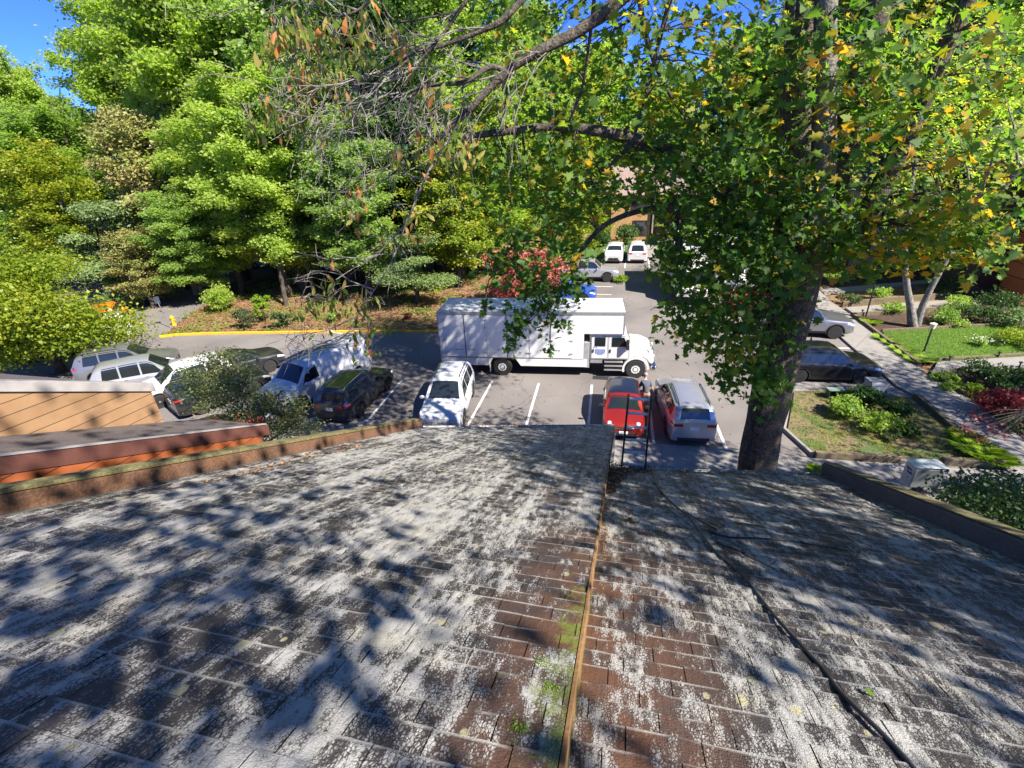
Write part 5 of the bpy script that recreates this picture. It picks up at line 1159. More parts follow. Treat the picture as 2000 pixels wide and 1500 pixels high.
# small grey-green tree beside the orange neighbour house (fills 360-620 x 690-870)
def poly_in(P, poly):
    x, y = P[:, 0], P[:, 1]; ins = np.zeros(len(P), bool); j = len(poly) - 1
    for i in range(len(poly)):
        xi, yi = poly[i]; xj, yj = poly[j]
        c = ((yi > y) != (yj > y)) & (x < (xj - xi) * (y - yi) / (yj - yi + 1e-9) + xi); ins ^= c; j = i
    return ins
def poly_pts(rs, poly, n):
    a = np.array(poly); lo, hi = a.min(0), a.max(0); out = []
    while sum(map(len, out)) < n:
        p = lo + rs.rand(n * 2, 2) * (hi - lo); out.append(p[poly_in(p, poly)])
    return np.concatenate(out)[:n]
def to3(pp, dep):
    v = (np.stack([pp[:, 0] - CX, pp[:, 1] - CY, np.full(len(pp), F)], 1) / F) @ R.T
    return CAM + v * dep[:, None]
rs = np.random.RandomState(5)
mb0 = G(505, 872); mt = empty('small_tree', (mb0.x, mb0.y, 0), 0, 'small loose grey-green tree between the orange house and the white work van', 'tree')
polyM = [(350, 735), (405, 690), (450, 690), (485, 725), (510, 775), (560, 765), (610, 815), (628, 850), (600, 875), (520, 868), (505, 830), (440, 815), (375, 790)]
cc = poly_pts(rs, polyM, 150); dd = rs.uniform(15.0, 17.5, 150); C3 = to3(cc, dd)
keep = rs.rand(150) < .95; C3 = C3[keep]; k = rs.randint(0, len(C3), 14000); P = C3[k] + rs.normal(size=(14000, 3)) * np.array([.22, .22, .12]); cv = rs.rand(len(C3))
leaf_mesh('crown', P - np.array(mt.location), rs.normal(size=(14000, 3)) * .6 + np.array([0, 0, 1.0]), .08 * (.7 + .6 * rs.rand(14000)), T_DIA, .55 * cv[k] + .45 * rs.rand(14000), LM['grey'], mt)
mb = MB(); base = Vector((0, 0, -.1))
for i in range(7):
    e = Vector(C3[rs.randint(len(C3))]) - mt.location; m_ = base.lerp(e, .5) + Vector((rs.uniform(-.3, .3), rs.uniform(-.3, .3), .5)); mb.tube([base, base.lerp(m_, .6), m_, m_.lerp(e, .6), e], [.05, .04, .033, .02, .008], 6)
    for q in range(5):
        e2 = Vector(C3[rs.randint(len(C3))]) - mt.location
        if (e2 - m_).length < 2.2: mb.tube([m_, m_.lerp(e2, .5) + Vector((0, 0, .15)), e2], [.02, .014, .006], 5)
mb.build('trunk', BARKG, mt, smooth=True, ang=60)

# ---------------- the right-hand garden
lg = 'liriope clumps along the path edging'
for i, (px, py) in enumerate(((1722, 662), (1740, 672), (1757, 684), (1770, 694), (1788, 706), (1808, 706))):
    clump(px, py, .35, .55, 'green', ('pale-striped grass clump beside the path, %s counted from the rear' % ('first', 'second', 'third', 'fourth', 'fifth', 'sixth, the nearest')[i]), group=lg)
clump(1700, 632, .4, .6, 'lime', 'lime-green grass clump at the back corner of the bed behind the green lawn')
for i, (px, py, r_, h_, k_) in enumerate(((1905, 885, .55, .85, 'lime'), (1935, 900, .5, .75, 'lime'), (1885, 858, .4, .6, 'lime'))):
    clump(px, py, r_, h_, k_, ('tall lime-green grass clump at the right corner of the lawn', 'lower lime-green grass clump nearest the pale edging beam', 'lime-green grass clump behind the tall one, by the path')[i], n=420)
clump(1592, 920, .3, .35, 'lime', 'small bright grass tuft at the corner of the lower roof', z=.11)
SH = [
 (1650, 815, .75, .8, 'green', 'leafy green shrub at the left of the lawn flower bed', 1600), (1690, 795, .9, .9, 'dark', 'dark green shrub at the back of the lawn flower bed', 1800),
 (1705, 838, .75, .65, 'bright', 'bright green shrub with orange tips in the middle of the lawn flower bed', 1500), (1745, 815, .6, .6, 'dark', 'dark shrub at the right of the lawn flower bed', 1000),
 (1780, 850, .5, .4, 'dark', 'low dark plant at the right end of the lawn flower bed', 700), (1740, 860, .35, .3, 'grey', 'low greyish plant in front of the flower bed', 400),
 (1840, 632, 1.0, .8, 'green', 'green fern-like shrub behind the green lawn, left', 1400), (1900, 628, 1.2, 1.0, 'dark', 'dark green shrub behind the green lawn, right', 1600),
 (1965, 640, 1.3, 1.0, 'pine', 'feathery shrub at the far right behind the green lawn', 1800), (1990, 675, 1.2, .8, 'yellow', 'yellow-green feathery shrub at the right picture edge beside the lawn', 1700),
 (1745, 612, .8, .6, 'green', 'low green shrub in the rear bed left of the pale twin trunk', 900), (1660, 590, .9, .6, 'grey', 'low mixed shrub beside the path in the rear bed', 900), (1720, 585, 1.0, .8, 'green', 'green shrub between the two rear paths', 1100),
 (1830, 575, 1.2, .9, 'dark', 'dark shrub between the rear paths near the wooden screen', 1300), (1880, 605, 1.2, .9, 'green', 'green shrub below the rear path', 1300), (1950, 610, 1.5, 1.2, 'dark', 'big dark shrub at the foot of the orange pier', 1800), (1630, 555, 1.2, 1.0, 'bright', 'bright shrub at the far end of the path', 1200), (1690, 545, 1.2, 1.0, 'green', 'green shrub behind the rear path', 1200),
 (1842, 745, .5, .4, 'green', 'blue-green ground cover by the short timber edging', 700), (1858, 762, .45, .35, 'green', 'second patch of blue-green ground cover by the short timber edging', 600),
 (1900, 768, .7, .4, 'lime', 'low lime plant behind the red shrub', 700), (1935, 745, 1.2, .7, 'dark', 'dark groundcover in the shaded bed right of the path', 1500), (1985, 760, 1.3, .8, 'dark', 'dark shrub at the right edge in the shaded bed', 1500), (1965, 835, .8, .7, 'grey', 'grey-green shrub in front of the red shrub at the right edge', 1100),
]
for s_ in SH: shrub(s_[0], s_[1], s_[2], s_[3], s_[4], s_[5], n=s_[6], size=.12, z=.08)
shrub(1940, 812, 1.15, 1.1, 'wine', 'wine-red Japanese maple shrub beside the path at the right edge', n=2600, size=.13, tpl=T_STAR, flat=.6, z=.08, nl=9)
# wine-red sprigs held out over the path
sg = empty('maple_sprig', G(1990, 880, .1), 0, 'thin wine-red maple sprigs reaching out over the path in front of the red shrub', 'branch'); P = []
mb = MB(); o_ = Vector(sg.location)
for (px, py) in ((1885, 832), (1893, 845), (1903, 822), (1915, 858), (1925, 850), (1935, 832), (1945, 845), (1958, 850), (1903, 812), (1875, 840)):
    e = DP(px, py, 15.5) ; P += [np.array(e - o_) + rs.normal(size=3) * .09 for _ in range(16)]
    mb.tube([DP(2015, 800, 15.2) - o_, DP((px + 2000) / 2, py - 12, 15.3) - o_, e - o_], [.012, .009, .004], 5)
mb.build('twig', BARK, sg); leaf_mesh('foliage', np.array(P), rs.normal(size=(len(P), 3)) * .5 + np.array([0, 0, 1.]), .12, T_STAR, rs.rand(len(P)), LM['wine'], sg)
# clipped hedge beside our right parapet, lower right
def patch_leaves(name, poly, d0, d1, n, size, kind, label, cat, tpl=T_DIA, cl=.22, ncl=120, parent=None, seed=1):
    rs = np.random.RandomState(seed); cc = poly_pts(rs, poly, ncl); C3 = to3(cc, rs.uniform(d0, d1, ncl)); k = rs.randint(0, ncl, n); cv = rs.rand(ncl)
    P = C3[k] + rs.normal(size=(n, 3)) * cl; b = P.mean(0)
    root = empty(name, b, 0, label, cat); leaf_mesh('foliage', P - b, rs.normal(size=(n, 3)) * .6 + np.array([0, -.2, 1.]), size * (.7 + .6 * rs.rand(n)), tpl, .5 * cv[k] + .5 * rs.rand(n), LM[kind], root); return root, C3
h_, C3 = patch_leaves('hedge', [(1812, 972), (1850, 952), (1900, 938), (1960, 945), (2040, 960), (2080, 1080), (1990, 1040), (1900, 1000)], 11.5, 13.5, 6500, .10, 'dark', 'dark glossy shrub close behind our right parapet', 'shrub', cl=.25, ncl=170, seed=7)
mb = MB()
for i in range(0, len(C3), 9):
    e = Vector(C3[i]) - h_.location; mb.tube([(e.x * .3, e.y * .3, -h_.location.z), (e.x * .6, e.y * .6, e.z - .8), e], [.04, .025, .01], 5)
mb.build('stem', BARK, h_)
# flowering plant ball on the green lawn
f = shrub(1912, 676, .42, .45, 'green', 'small white-flowered plant on the green lawn', n=420, size=.10, z=.1, name='flowering_plant')
P = rs.normal(size=(90, 3)) * np.array([.28, .28, .06]) + np.array([0, 0, .42]); leaf_mesh('flower', P, np.tile([0, 0, 1.], (90, 1)) + rs.normal(size=(90, 3)) * .3, .09, T_STAR, rs.rand(90), plain('white_petal', (.75, .75, .72), .6), f)
# pale twin-trunked tree at right
p0 = G(1783, 640); pt = empty('pale_twin_tree', p0, 0, 'pale grey twin-trunked tree standing behind the green lawn beside the entrance path', 'tree')
mb = MB(); Y0 = p0.y
L1 = [p0 - p0, YP(1778, 600, Y0) - p0, YP(1771, 560, Y0) - p0, YP(1766, 500, Y0) - p0, YP(1775, 420, Y0) - p0, YP(1790, 300, Y0 + .5) - p0]; mb.tube(L1, [.30, .20, .17, .15, .13, .08], 12, wob=.18)
L2 = [YP(1790, 635, Y0) - p0, YP(1802, 595, Y0) - p0, YP(1822, 555, Y0) - p0, YP(1850, 505, Y0) - p0, YP(1900, 430, Y0) - p0, YP(1990, 335, Y0 - .5) - p0, YP(2080, 260, Y0 - 1) - p0]; mb.tube(L2, [.22, .17, .15, .14, .13, .12, .10], 12, wob=.18)
for a_, b_, c_ in ((3, (1830, 340), .09), (4, (1960, 240), .09), (4, (1870, 250), .07), (5, (1960, 180), .07)):
    mb.tube([L2[a_], L2[a_].lerp(YP(*b_, Y0) - p0, .5) + Vector((0, 0, .3)), YP(*b_, Y0) - p0], [c_, c_ * .7, .02], 7)
mb.build('trunk', mixnoise_mat('mottled_pale_bark', [(0.10, 0.09, 0.075), (0.19, 0.175, 0.15), (0.30, 0.28, 0.25)], 5.0, fine=20.0, finev=(.5, 1.3), bump=.6), pt, smooth=True, ang=60)
rs = np.random.RandomState(9)
polyT = [(1740, 60), (2060, 0), (2100, 300), (2000, 330), (1900, 430), (1850, 350), (1740, 400)]
cc = poly_pts(rs, polyT, 210); C3 = to3(cc, rs.uniform(26, 33, 210)); k = rs.randint(0, 210, 9000); cv = rs.rand(210)
P = C3[k] + rs.normal(size=(9000, 3)) * np.array([.5, .5, .3]); leaf_mesh('crown', P - np.array(p0), rs.normal(size=(9000, 3)) * .6 + np.array([.3, 0, 1.]), .22 * (.7 + .6 * rs.rand(9000)), T_DIA, .5 * cv[k] + .5 * rs.rand(9000), LM['bright'], pt)

# ---------------- THE BIG TREE in front of the lower roof
TB = DP(1480, 900, 11.6); TX, TY = TB.x, TB.y; print('big tree', TX, TY)
bt = empty('big_tree', (TX, TY, 0), 0, 'big many-stemmed tree with green and yellow lobed leaves in front of the lower roof', 'tree')
O = Vector((TX, TY, 0))
def dpt(px, py): # depth of the trunk's vertical axis at that pixel
    v = ray(px, py); return TY / v[1]
BARKB = mixnoise_mat('furrowed_bark', [(0.03, 0.024, 0.018), (0.09, 0.075, 0.055), (0.15, 0.125, 0.095)], 7.0, fine=30.0, finev=(0.3, 1.5), bump=1.0)
mb = MB(); zz = np.linspace(-.1, 9.2, 40)
mb.tube([(0.03 * math.sin(z * .9), .03 * math.cos(z), z) for z in zz], [(.435 + .34 * math.exp(-z * 2.0) - .006 * z) for z in zz], 28, wob=.10); mb.build('trunk', BARKB, bt, smooth=True, ang=60)
def limb(pts, rr, name='limb', m=None, n=10):
    """pts: (px, py, depth offset from the trunk plane)"""
    q = [YP(px, py, TY + dy) - O for px, py, dy in pts]; mb = MB(); Q = []; RR = []
    for i in range(len(q) - 1):
        for t in np.linspace(0, 1, 5)[:-1]:
            a = q[max(i - 1, 0)]; b = q[i]; c = q[i + 1]; d = q[min(i + 2, len(q) - 1)]
            Q.append(.5 * ((2 * b) + (c - a) * t + (2 * a - 5 * b + 4 * c - d) * t * t + (3 * b - a - 3 * c + d) * t ** 3) + Vector((mnoise.noise(b * 3 + Vector((t, 0, 0))), 0, mnoise.noise(b * 2 + Vector((0, t, 5))))) * .03 * min(1, rr[i] * 10)); RR.append(rr[i] + (rr[i + 1] - rr[i]) * t)
    Q.append(q[-1]); RR.append(rr[-1]); mb.tube(Q, RR, n, wob=.16, seed=len(Q)); mb.build(name, m or BARKB, bt, smooth=True, ang=60); return Q
limb([(1545, 560, 0), (1550, 400, 0), (1556, 250, -.1), (1560, 100, -.2), (1562, -60, -.3), (1560, -300, -.5)], [.42, .30, .26, .24, .22, .15])
limb([(1580, 480, 0), (1605, 350, -.1), (1612, 200, -.2), (1612, 60, -.3), (1612, -60, -.4), (1630, -350, -.6)], [.30, .20, .18, .17, .17, .12], m=BARKG if False else mixnoise_mat('grey_stem_bark', [(0.13, 0.12, 0.10), (0.20, 0.185, 0.16), (0.26, 0.24, 0.20)], 6.0, fine=26.0, finev=(0.5, 1.2), bump=.8))
limb([(1590, 470, .2), (1640, 330, .2), (1675, 180, .2), (1710, 40, .3), (1740, -80, .4), (1800, -350, .5)], [.30, .24, .21, .19, .17, .1])
limb([(1610, 520, 0), (1690, 430, -.2), (1740, 330, -.3), (1810, 180, -.5), (1860, 60, -.6), (1960, -120, -.8)], [.26, .19, .16, .13, .12, .08])
limb([(1530, 520, 0), (1440, 430, -.2), (1395, 370, -.4), (1350, 320, -.6), (1290, 285, -.7), (1240, 272, -.8), (1150, 253, -1.0), (1060, 248, -1.2), (980, 258, -1.3), (905, 268, -1.4)], [.20, .15, .12, .11, .09, .10, .085, .07, .06, .045])
limb([(1430, 420, -.2), (1370, 345, -.1), (1310, 300, 0), (1240, 290, .1)], [.10, .09, .07, .05])
limb([(1540, 540, 0), (1450, 440, -.5), (1380, 405, -.8), (1310, 405, -1.0), (1240, 415, -1.1), (1180, 440, -1.3), (1135, 490, -1.4), (1108, 545, -1.5), (1085, 590, -1.5)], [.12, .08, .06, .055, .05, .045, .038, .03, .012])
limb([(1130, 500, -1.4), (1080, 478, -1.5), (1030, 470, -1.6), (990, 490, -1.7), (960, 540, -1.8)], [.022, .017, .013, .01, .006])
limb([(1240, 272, -.8), (1215, 300, -.8), (1185, 330, -.9), (1165, 365, -1)], [.05, .04, .03, .02])
limb([(1240, 260, -.8), (1265, 180, -.8), (1285, 90, -.9), (1320, -40, -1)], [.03, .03, .035, .04])
limb([(1105, 253, -1), (1135, 180, -1.2), (1150, 90, -1.4), (1165, -40, -1.6)], [.02, .022, .025, .03])
limb([(1400, 300, -.3), (1340, 230, -.3), (1290, 150, -.3), (1260, 60, -.3), (1240, -60, -.3)], [.02, .03, .035, .045, .05])
# dead limbs with bare twigs reaching to the upper left
up1 = limb([(1330, -130, -1.2), (1215, -5, -1.4), (1130, 60, -1.6), (1060, 95, -1.8), (990, 140, -2.0), (930, 200, -2.2), (880, 250, -2.3), (830, 290, -2.4), (760, 345, -2.5)], [.14, .11, .085, .08, .06, .055, .04, .03, .014])
up2 = limb([(1040, -20, -1.8), (980, 40, -2.1), (930, 65, -2.2), (860, 90, -2.4), (800, 110, -2.5), (730, 150, -2.6)], [.05, .045, .035, .03, .022, .01])
up3 = limb([(1000, 150, -2.0), (960, 130, -2.1), (910, 160, -2.3), (860, 165, -2.4), (800, 180, -2.5), (700, 230, -2.6)], [.045, .04, .035, .028, .022, .01])
up4 = limb([(930, -30, -2.2), (870, 60, -2.4), (820, 120, -2.5), (780, 180, -2.6), (700, 250, -2.7)], [.03, .024, .02, .015, .008])
up5 = limb([(760, -40, -2.2), (700, 20, -2.5), (640, 30, -2.6), (600, -10, -2.7)], [.025, .018, .014, .01])
up6 = limb([(740, -10, -2.2), (770, 40, -2.4), (830, 35, -2.4), (900, 20, -2.3)], [.015, .014, .012, .01])
up7 = limb([(880, 270, -2.3), (840, 330, -2.5), (800, 420, -2.7), (760, 520, -2.8), (705, 605, -2.9), (680, 650, -2.9)], [.03, .018, .014, .011, .009, .005], m=TWIGM)
rnd = random.Random(3); tw = MB(); tips = []
def twig(p, d, ln, r_, lev):
    k = 5; pts = [p]; rr = [r_]; dd = d.copy(); q = p.copy()
    for i in range(k):
        dd = (dd + Vector((rnd.uniform(-.32, .32), rnd.uniform(-.25, .25), rnd.uniform(-.32, .26)))).normalized(); q = q + dd * ln / k; pts.append(q.copy()); rr.append(r_ * (1 - .75 * (i + 1) / k))
        if lev > 0 and rnd.random() < .68: twig(q.copy(), (dd + Vector((rnd.uniform(-.9, .9), rnd.uniform(-.6, .6), rnd.uniform(-.8, .5)))).normalized(), ln * rnd.uniform(.45, .75), r_ * .55, lev - 1)
    tw.tube(pts, [max(x, .0035) for x in rr], 5, cap=False); tips.append(q)
left = (YP(600, 330, TY - 2.6) - YP(1000, 230, TY - 2.2)).normalized()
for U, st in ((up1, 8), (up2, 4), (up3, 3), (up4, 2), (up5, 2), (up7, 2)):
    for i in range(st, len(U), 2 if U is not up7 else 3):
        twig(U[i].copy(), (left + Vector((rnd.uniform(-.5, .5), rnd.uniform(-.4, .4), rnd.uniform(-.7, .6)))).normalized(), rnd.uniform(.7, 1.5), .013, 2)
twg = tw.build('twig', TWIGM, bt); tag(twg, kind='stuff')
# --- foliage of the big tree : sprays of lobed leaves
def sprays(poly, n, d0, d1, per, spread, rs, hangz=.0):
    cc = poly_pts(rs, poly, n); dep = np.array([TY / ray(a, b)[1] for a, b in cc]) + rs.uniform(d0, d1, n)
    C3 = to3(cc, np.maximum(dep, 4.2)); k = np.repeat(np.arange(n), per); m = len(k)
    off = rs.normal(size=(m, 3)) * spread; off[:, 2] -= np.abs(rs.normal(size=m)) * hangz
    return C3, C3[k] + off, k
rs = np.random.RandomState(21)
ZN = [  # polygon, sprays, depth range, leaves per spray, spread, lv bias
 ([(1285, 470), (1300, 560), (1292, 625), (1320, 668), (1345, 660), (1400, 700), (1440, 690), (1490, 720), (1530, 690), (1560, 560), (1575, 480), (1520, 430), (1420, 410), (1330, 430)], 240, -1.6, .6, 14, .20, 0.07),
 ([(1395, 700), (1480, 700), (1530, 720), (1520, 790), (1500, 800), (1470, 785), (1430, 770), (1400, 740)], 30, -1.0, -.2, 12, .15, 0.05),
 ([(1330, 230), (1420, 300), (1560, 300), (1650, 420), (1640, 500), (1560, 440), (1420, 420), (1290, 420), (1240, 380), (1250, 300)], 170, -1.5, .8, 13, .22, 0.05),
 ([(1380, 60), (1480, 0), (1700, 0), (1800, 100), (1720, 300), (1600, 420), (1500, 360), (1400, 290), (1370, 180)], 165, -2.2, 1.8, 12, .23, 0.14),
 ([(1650, 0), (2040, 0), (2040, 420), (1900, 470), (1740, 400), (1660, 300)], 170, -1.8, 1.8, 12, .26, 0.20),
 ([(1600, 430), (1760, 380), (1900, 400), (1990, 470), (1960, 510), (1860, 500), (1780, 510), (1700, 530), (1620, 520)], 110, -1.3, .3, 12, .19, 0.24),
 ([(900, 0), (1420, 0), (1400, 120), (1340, 260), (1240, 300), (1150, 330), (1080, 330), (930, 320), (880, 220), (960, 110)], 215, -1.2, 1.6, 12, .24, 0.14),
 ([(860, 260), (1080, 270), (1200, 300), (1180, 420), (1120, 460), (960, 400), (860, 360)], 105, -1.4, 1.0, 12, .20, 0.12),
 ([(950, 420), (1110, 430), (1150, 500), (1120, 560), (1010, 590), (960, 540)], 40, -2.2, -1.2, 11, .13, 0.05),
 ([(985, 580), (1015, 590), (1030, 640), (1010, 700), (990, 700), (978, 640)], 17, -2.3, -1.9, 12, .075, 0.0),
 ([(1040, 570), (1100, 560), (1115, 620), (1085, 680), (1060, 690), (1045, 640)], 17, -2.3, -1.9, 10, .08, 0.0),
 ([(930, 588), (955, 588), (960, 606), (932, 606)], 3, -2.2, -2.0, 9, .07, 0.0),
 ([(1015, 520), (1150, 545), (1140, 580), (1060, 590), (1000, 570)], 20, -2.3, -1.7, 11, .10, 0.0),
]
AP, AN, AL, ASZ, AC = [], [], [], [], []
for poly, n, d0, d1, per, spread, bias in ZN:
    C3, P, k = sprays(poly, n, d0, d1, per, spread, rs, .06); m = len(P); cv = rs.rand(n); yb = (rs.rand(n) < .10) * .35
    AP.append(P); AN.append(rs.normal(size=(m, 3)) * .55 + np.array([0.15, -.35, .75])); AL.append(np.clip(.42 * cv[k] + .42 * rs.rand(m) + bias + yb[k] * rs.rand(m), 0, 1.05)); ASZ.append((.165 if spread > .1 else .12) * (.45 + .9 * rs.rand(m) ** 1.3)); AC.append(C3)
P = np.concatenate(AP); 
leaf_mesh('foliage', P - np.array(O), np.concatenate(AN), np.concatenate(ASZ), T_MAPLE, np.concatenate(AL), LM['maple'], bt)
mb = MB(); C3 = np.concatenate(AC); LB = []
for ch in bt.children:
    if ch.name.startswith('limb'): LB += [np.array(v.co) for v in list(ch.data.vertices)[::7]]
LB = np.array(LB)
for i in range(0, len(C3), 2):
    c = C3[i] - np.array(O); j = np.argmin(((LB - c) ** 2).sum(1) + 3 * np.maximum(0, c[2] - LB[:, 2] - .5)); a = Vector(LB[j]); b = Vector(c)
    if (b - a).length > 2.4: a = b + (a - b).normalized() * 1.3
    mb.tube([a, a.lerp(b, .4) + Vector((0, 0, .12)), a.lerp(b, .75) + Vector((0, 0, .08)), b + Vector((0, 0, -.05))], [.014, .010, .007, .003], 5, cap=False)
tg = mb.build('twig', BARK, bt); tag(tg, kind='stuff')
# hanging yellowing leaves on the dead limbs
T_HW = T_HANG * np.array([1.5, 1.1, 1.2])
cl = [(540, 100, 26), (575, 60, 20), (610, 90, 26), (590, 170, 26), (640, 150, 22), (600, 220, 22), (500, 245, 14), (530, 235, 14), (560, 240, 12), (650, 60, 24), (690, 120, 26), (720, 60, 18), (680, 200, 16), (620, 270, 10), (780, 90, 14), (760, 330, 12), (700, 380, 10), (820, 450, 12), (780, 470, 10), (690, 440, 10), (600, 595, 10), (630, 590, 12), (665, 590, 12), (690, 600, 10), (720, 620, 8), (640, 555, 8), (725, 670, 8), (700, 680, 8), (610, 620, 6), (850, 210, 14), (900, 300, 16), (840, 300, 12)]
P = []; 
for px, py, n in cl:
    for _ in range(int(n * 1.7)):
        dy = rs.uniform(-3.1, -2.3); P.append(np.array(YP(px + rs.normal() * 17, py + rs.normal() * 20, TY + dy)))
P = np.array(P); m = len(P); T = np.tile([0, 0, -1.], (m, 1)) + rs.normal(size=(m, 3)) * .4
leaf_mesh('hanging_leaves', P - np.array(O), rs.normal(size=(m, 3)) * np.array([1, 1, .2]), .15 * (.6 + .6 * rs.rand(m)), T_HW, rs.rand(m) ** 1.3, LM['hang'], bt, T=T)
mb = MB(); tipa = np.array([tuple(t) for t in tips])
for i in range(0, m, 2):
    c = P[i] - np.array(O); j = np.argmin(((tipa - c) ** 2).sum(1)); a = Vector(tipa[j]); b = Vector(c)
    if (a - b).length < 1.2: mb.tube([a, a.lerp(b, .5) + Vector((0, 0, .12)), b + Vector((0, 0, .07))], [.005, .004, .003], 4, cap=False)
o = mb.build('leaf_stalk', TWIGM, bt); tag(o, kind='stuff')
# unseen crowns of this and other trees, added to shade roof, garden and cars
def shade_crown(cx, cy, cz, a, c, nl, n, seed, size=.34):
    rs = np.random.RandomState(seed); lobes = mk_lobes(rs, a, c, cz, nl * 2, .10, .22)
    P, Nn, lv = blob_leaves(rs, lobes, n, sig=.4); P = P + np.array([cx, cy, 0])
    X_, Y_2, Z_ = PX(P); vis = (Z_ > 0) & (X_ > -40) & (X_ < 2040) & (Y_2 > -40) & (Y_2 < 1540); vis |= (np.linalg.norm(P - CAM, axis=1) < 4)
    P, Nn, lv = P[~vis], Nn[~vis], lv[~vis]; return P, Nn, lv, lobes
hc = [shade_crown(4.0, -4.2, 17.0, 6.2, 2.6, 20, 3200, 41), shade_crown(1.2, 11.5, 18.0, 4.8, 2.6, 16, 8500, 46), shade_crown(11.5, 2.4, 16.0, 5.6, 3.0, 20, 14000, 42), shade_crown(27, 15, 13.0, 7.5, 5.0, 24, 18000, 43), shade_crown(TX + 2.4, TY + 7.5, 19.5, 7.0, 4.5, 24, 22000, 31), shade_crown(14.5, 10.0, 12.5, 3.6, 2.4, 12, 6000, 45), shade_crown(20.5, 7.5, 13.0, 5.0, 3.0, 16, 12000, 44), shade_crown(TX - .5, TY - 4.5, 17.0, 5.5, 3.2, 16, 3600, 32)]
P = np.concatenate([h[0] for h in hc]); Nn = np.concatenate([h[1] for h in hc]); lv = np.concatenate([h[2] for h in hc])
leaf_mesh('unseen_shade_crowns', P - np.array(O), Nn, .21 * (.7 + .6 * rs.rand(len(P))), T_DIA, lv * .7, LM['maple'], bt)

# ---------------- fallen leaves
def scatter(name, pts2, n, size, lab_, kinds='litter', z=None, rs=np.random.RandomState(2), zf=None):
    a = np.array([(p[0], p[1]) for p in pts2]); pp = poly_pts(rs, [tuple(q) for q in a], n)
    zz_ = np.array([zf(*q) if zf else z for q in pp]) + .012 + rs.rand(n) * .012
    return tag(leaf_mesh(name, np.column_stack([pp, zz_]), np.tile([0, 0, 1.], (n, 1)) + rs.normal(size=(n, 3)) * .35, size * (.6 + .8 * rs.rand(n)), T_STAR, rs.rand(n), LM[kinds]), lab_, 'fallen leaves', kind='stuff')
scatter('leaf_litter', [(p.x, p.y + .3) for p in yk] + [(-6.6, 44), (-34, 44), (-33.5, 30)], 15000, .17, 'carpet of brown fallen leaves on the floor of the wood', zf=lambda x, y: terr(x, y) + .03)
scatter('fallen_leaves', lot[:5] + [(-30, 20), (-30, 24), (12, 30), (12.5, 22), (7, 22), (6.6, 17.4)], 420, .10, 'odd brown leaves scattered on the asphalt bays', z=.01)
scatter('fallen_leaves', [(p.x, p.y) for p in lawn], 1500, .09, 'pinkish brown leaves strewn over the lawn', z=.10)
scatter('fallen_leaves', [(-.3, 14.5), (9, 13.5), (13, 16.5), (4.5, 17)], 160, .09, 'odd leaves on the concrete pavement in front of the houses', z=.115)

# grass blades and ground cover
def blades(name, poly, n, h_, lab_, kind='green', z=.1, seed=3, thin=None):
    rs = np.random.RandomState(seed); pp = poly_pts(rs, [(p[0], p[1]) for p in poly], n)
    if thin:
        keep = np.array([mnoise.noise(Vector((a * .9, b * .9, 3))) + rs.uniform(-.25, .25) > thin for a, b in pp]); pp = pp[keep]; n = len(pp)
    T = np.array([0, 0, 1.]) + rs.normal(size=(n, 3)) * .35; t = T_BLADE.copy(); t[:, 0] *= 4
    return tag(leaf_mesh(name, np.column_stack([pp, np.full(n, z)]), rs.normal(size=(n, 3)) * np.array([1, 1, .2]), h_ * (.5 + .8 * rs.rand(n)), t, rs.rand(n), LM[kind], T=T), lab_, 'grass', kind='stuff')
blades('grass_blades', [(p.x, p.y) for p in g2], 26000, .07, 'short green turf of the right-hand lawn')
blades('grass_blades', [(p.x, p.y) for p in lawn], 14000, .07, 'patchy green turf among the dry leaves of the lawn island', thin=.02, kind='bright')
rs = np.random.RandomState(15); isl = [(p.x, p.y + .5) for p in yk] + [(-6.6, 44), (-34, 44), (-33.5, 30)]
pp = poly_pts(rs, isl, 420); k = rs.randint(0, 420, 11000); P = np.column_stack([pp[k], np.zeros(11000)]) + rs.normal(size=(11000, 3)) * np.array([.35, .3, .12]); P[:, 2] = np.abs(P[:, 2]) + .05 + np.array([terr(a, b) for a, b in P[:, :2]])
P = P[(P[:, 1] > 28.9) | (P[:, 0] < -20)]; m = len(P); cv = rs.rand(420)[k][:m]
tag(leaf_mesh('ground_cover', P, rs.normal(size=(m, 3)) * .5 + np.array([0, 0, 1.]), .14 * (.6 + .8 * rs.rand(m)), T_DIA, .5 * cv + .5 * rs.rand(m), LM['green']), 'ivy and seedlings scattered over the floor of the wood', 'ground cover', kind='stuff')
# ================================================================ PERSON
def skin(name, chains, mat, parent, sub=2):
    """chains: list of [(x,y,z,r),...]; equal points are welded; first point is the skin root"""
    idx = {}; V = []; Rr = []; E = []
    for ch in chains:
        prev = None
        for (x, y, z, r_) in ch:
            k = (round(x, 4), round(y, 4), round(z, 4))
            if k not in idx: idx[k] = len(V); V.append((x, y, z)); Rr.append(r_)
            i = idx[k]
            if prev is not None and prev != i: E.append((prev, i))
            prev = i
    me = bpy.data.meshes.new(name); me.from_pydata(V, E, []); o = link(name, me, parent, [mat])
    md = o.modifiers.new('skin', 'SKIN'); md.use_smooth_shade = True
    for i, r_ in enumerate(Rr):
        s = me.skin_vertices[0].data[i]; s.radius = (r_, r_) if not isinstance(r_, tuple) else r_; s.use_root = (i == 0)
    m2 = o.modifiers.new('sub', 'SUBSURF'); m2.levels = sub; m2.render_levels = sub
    return o
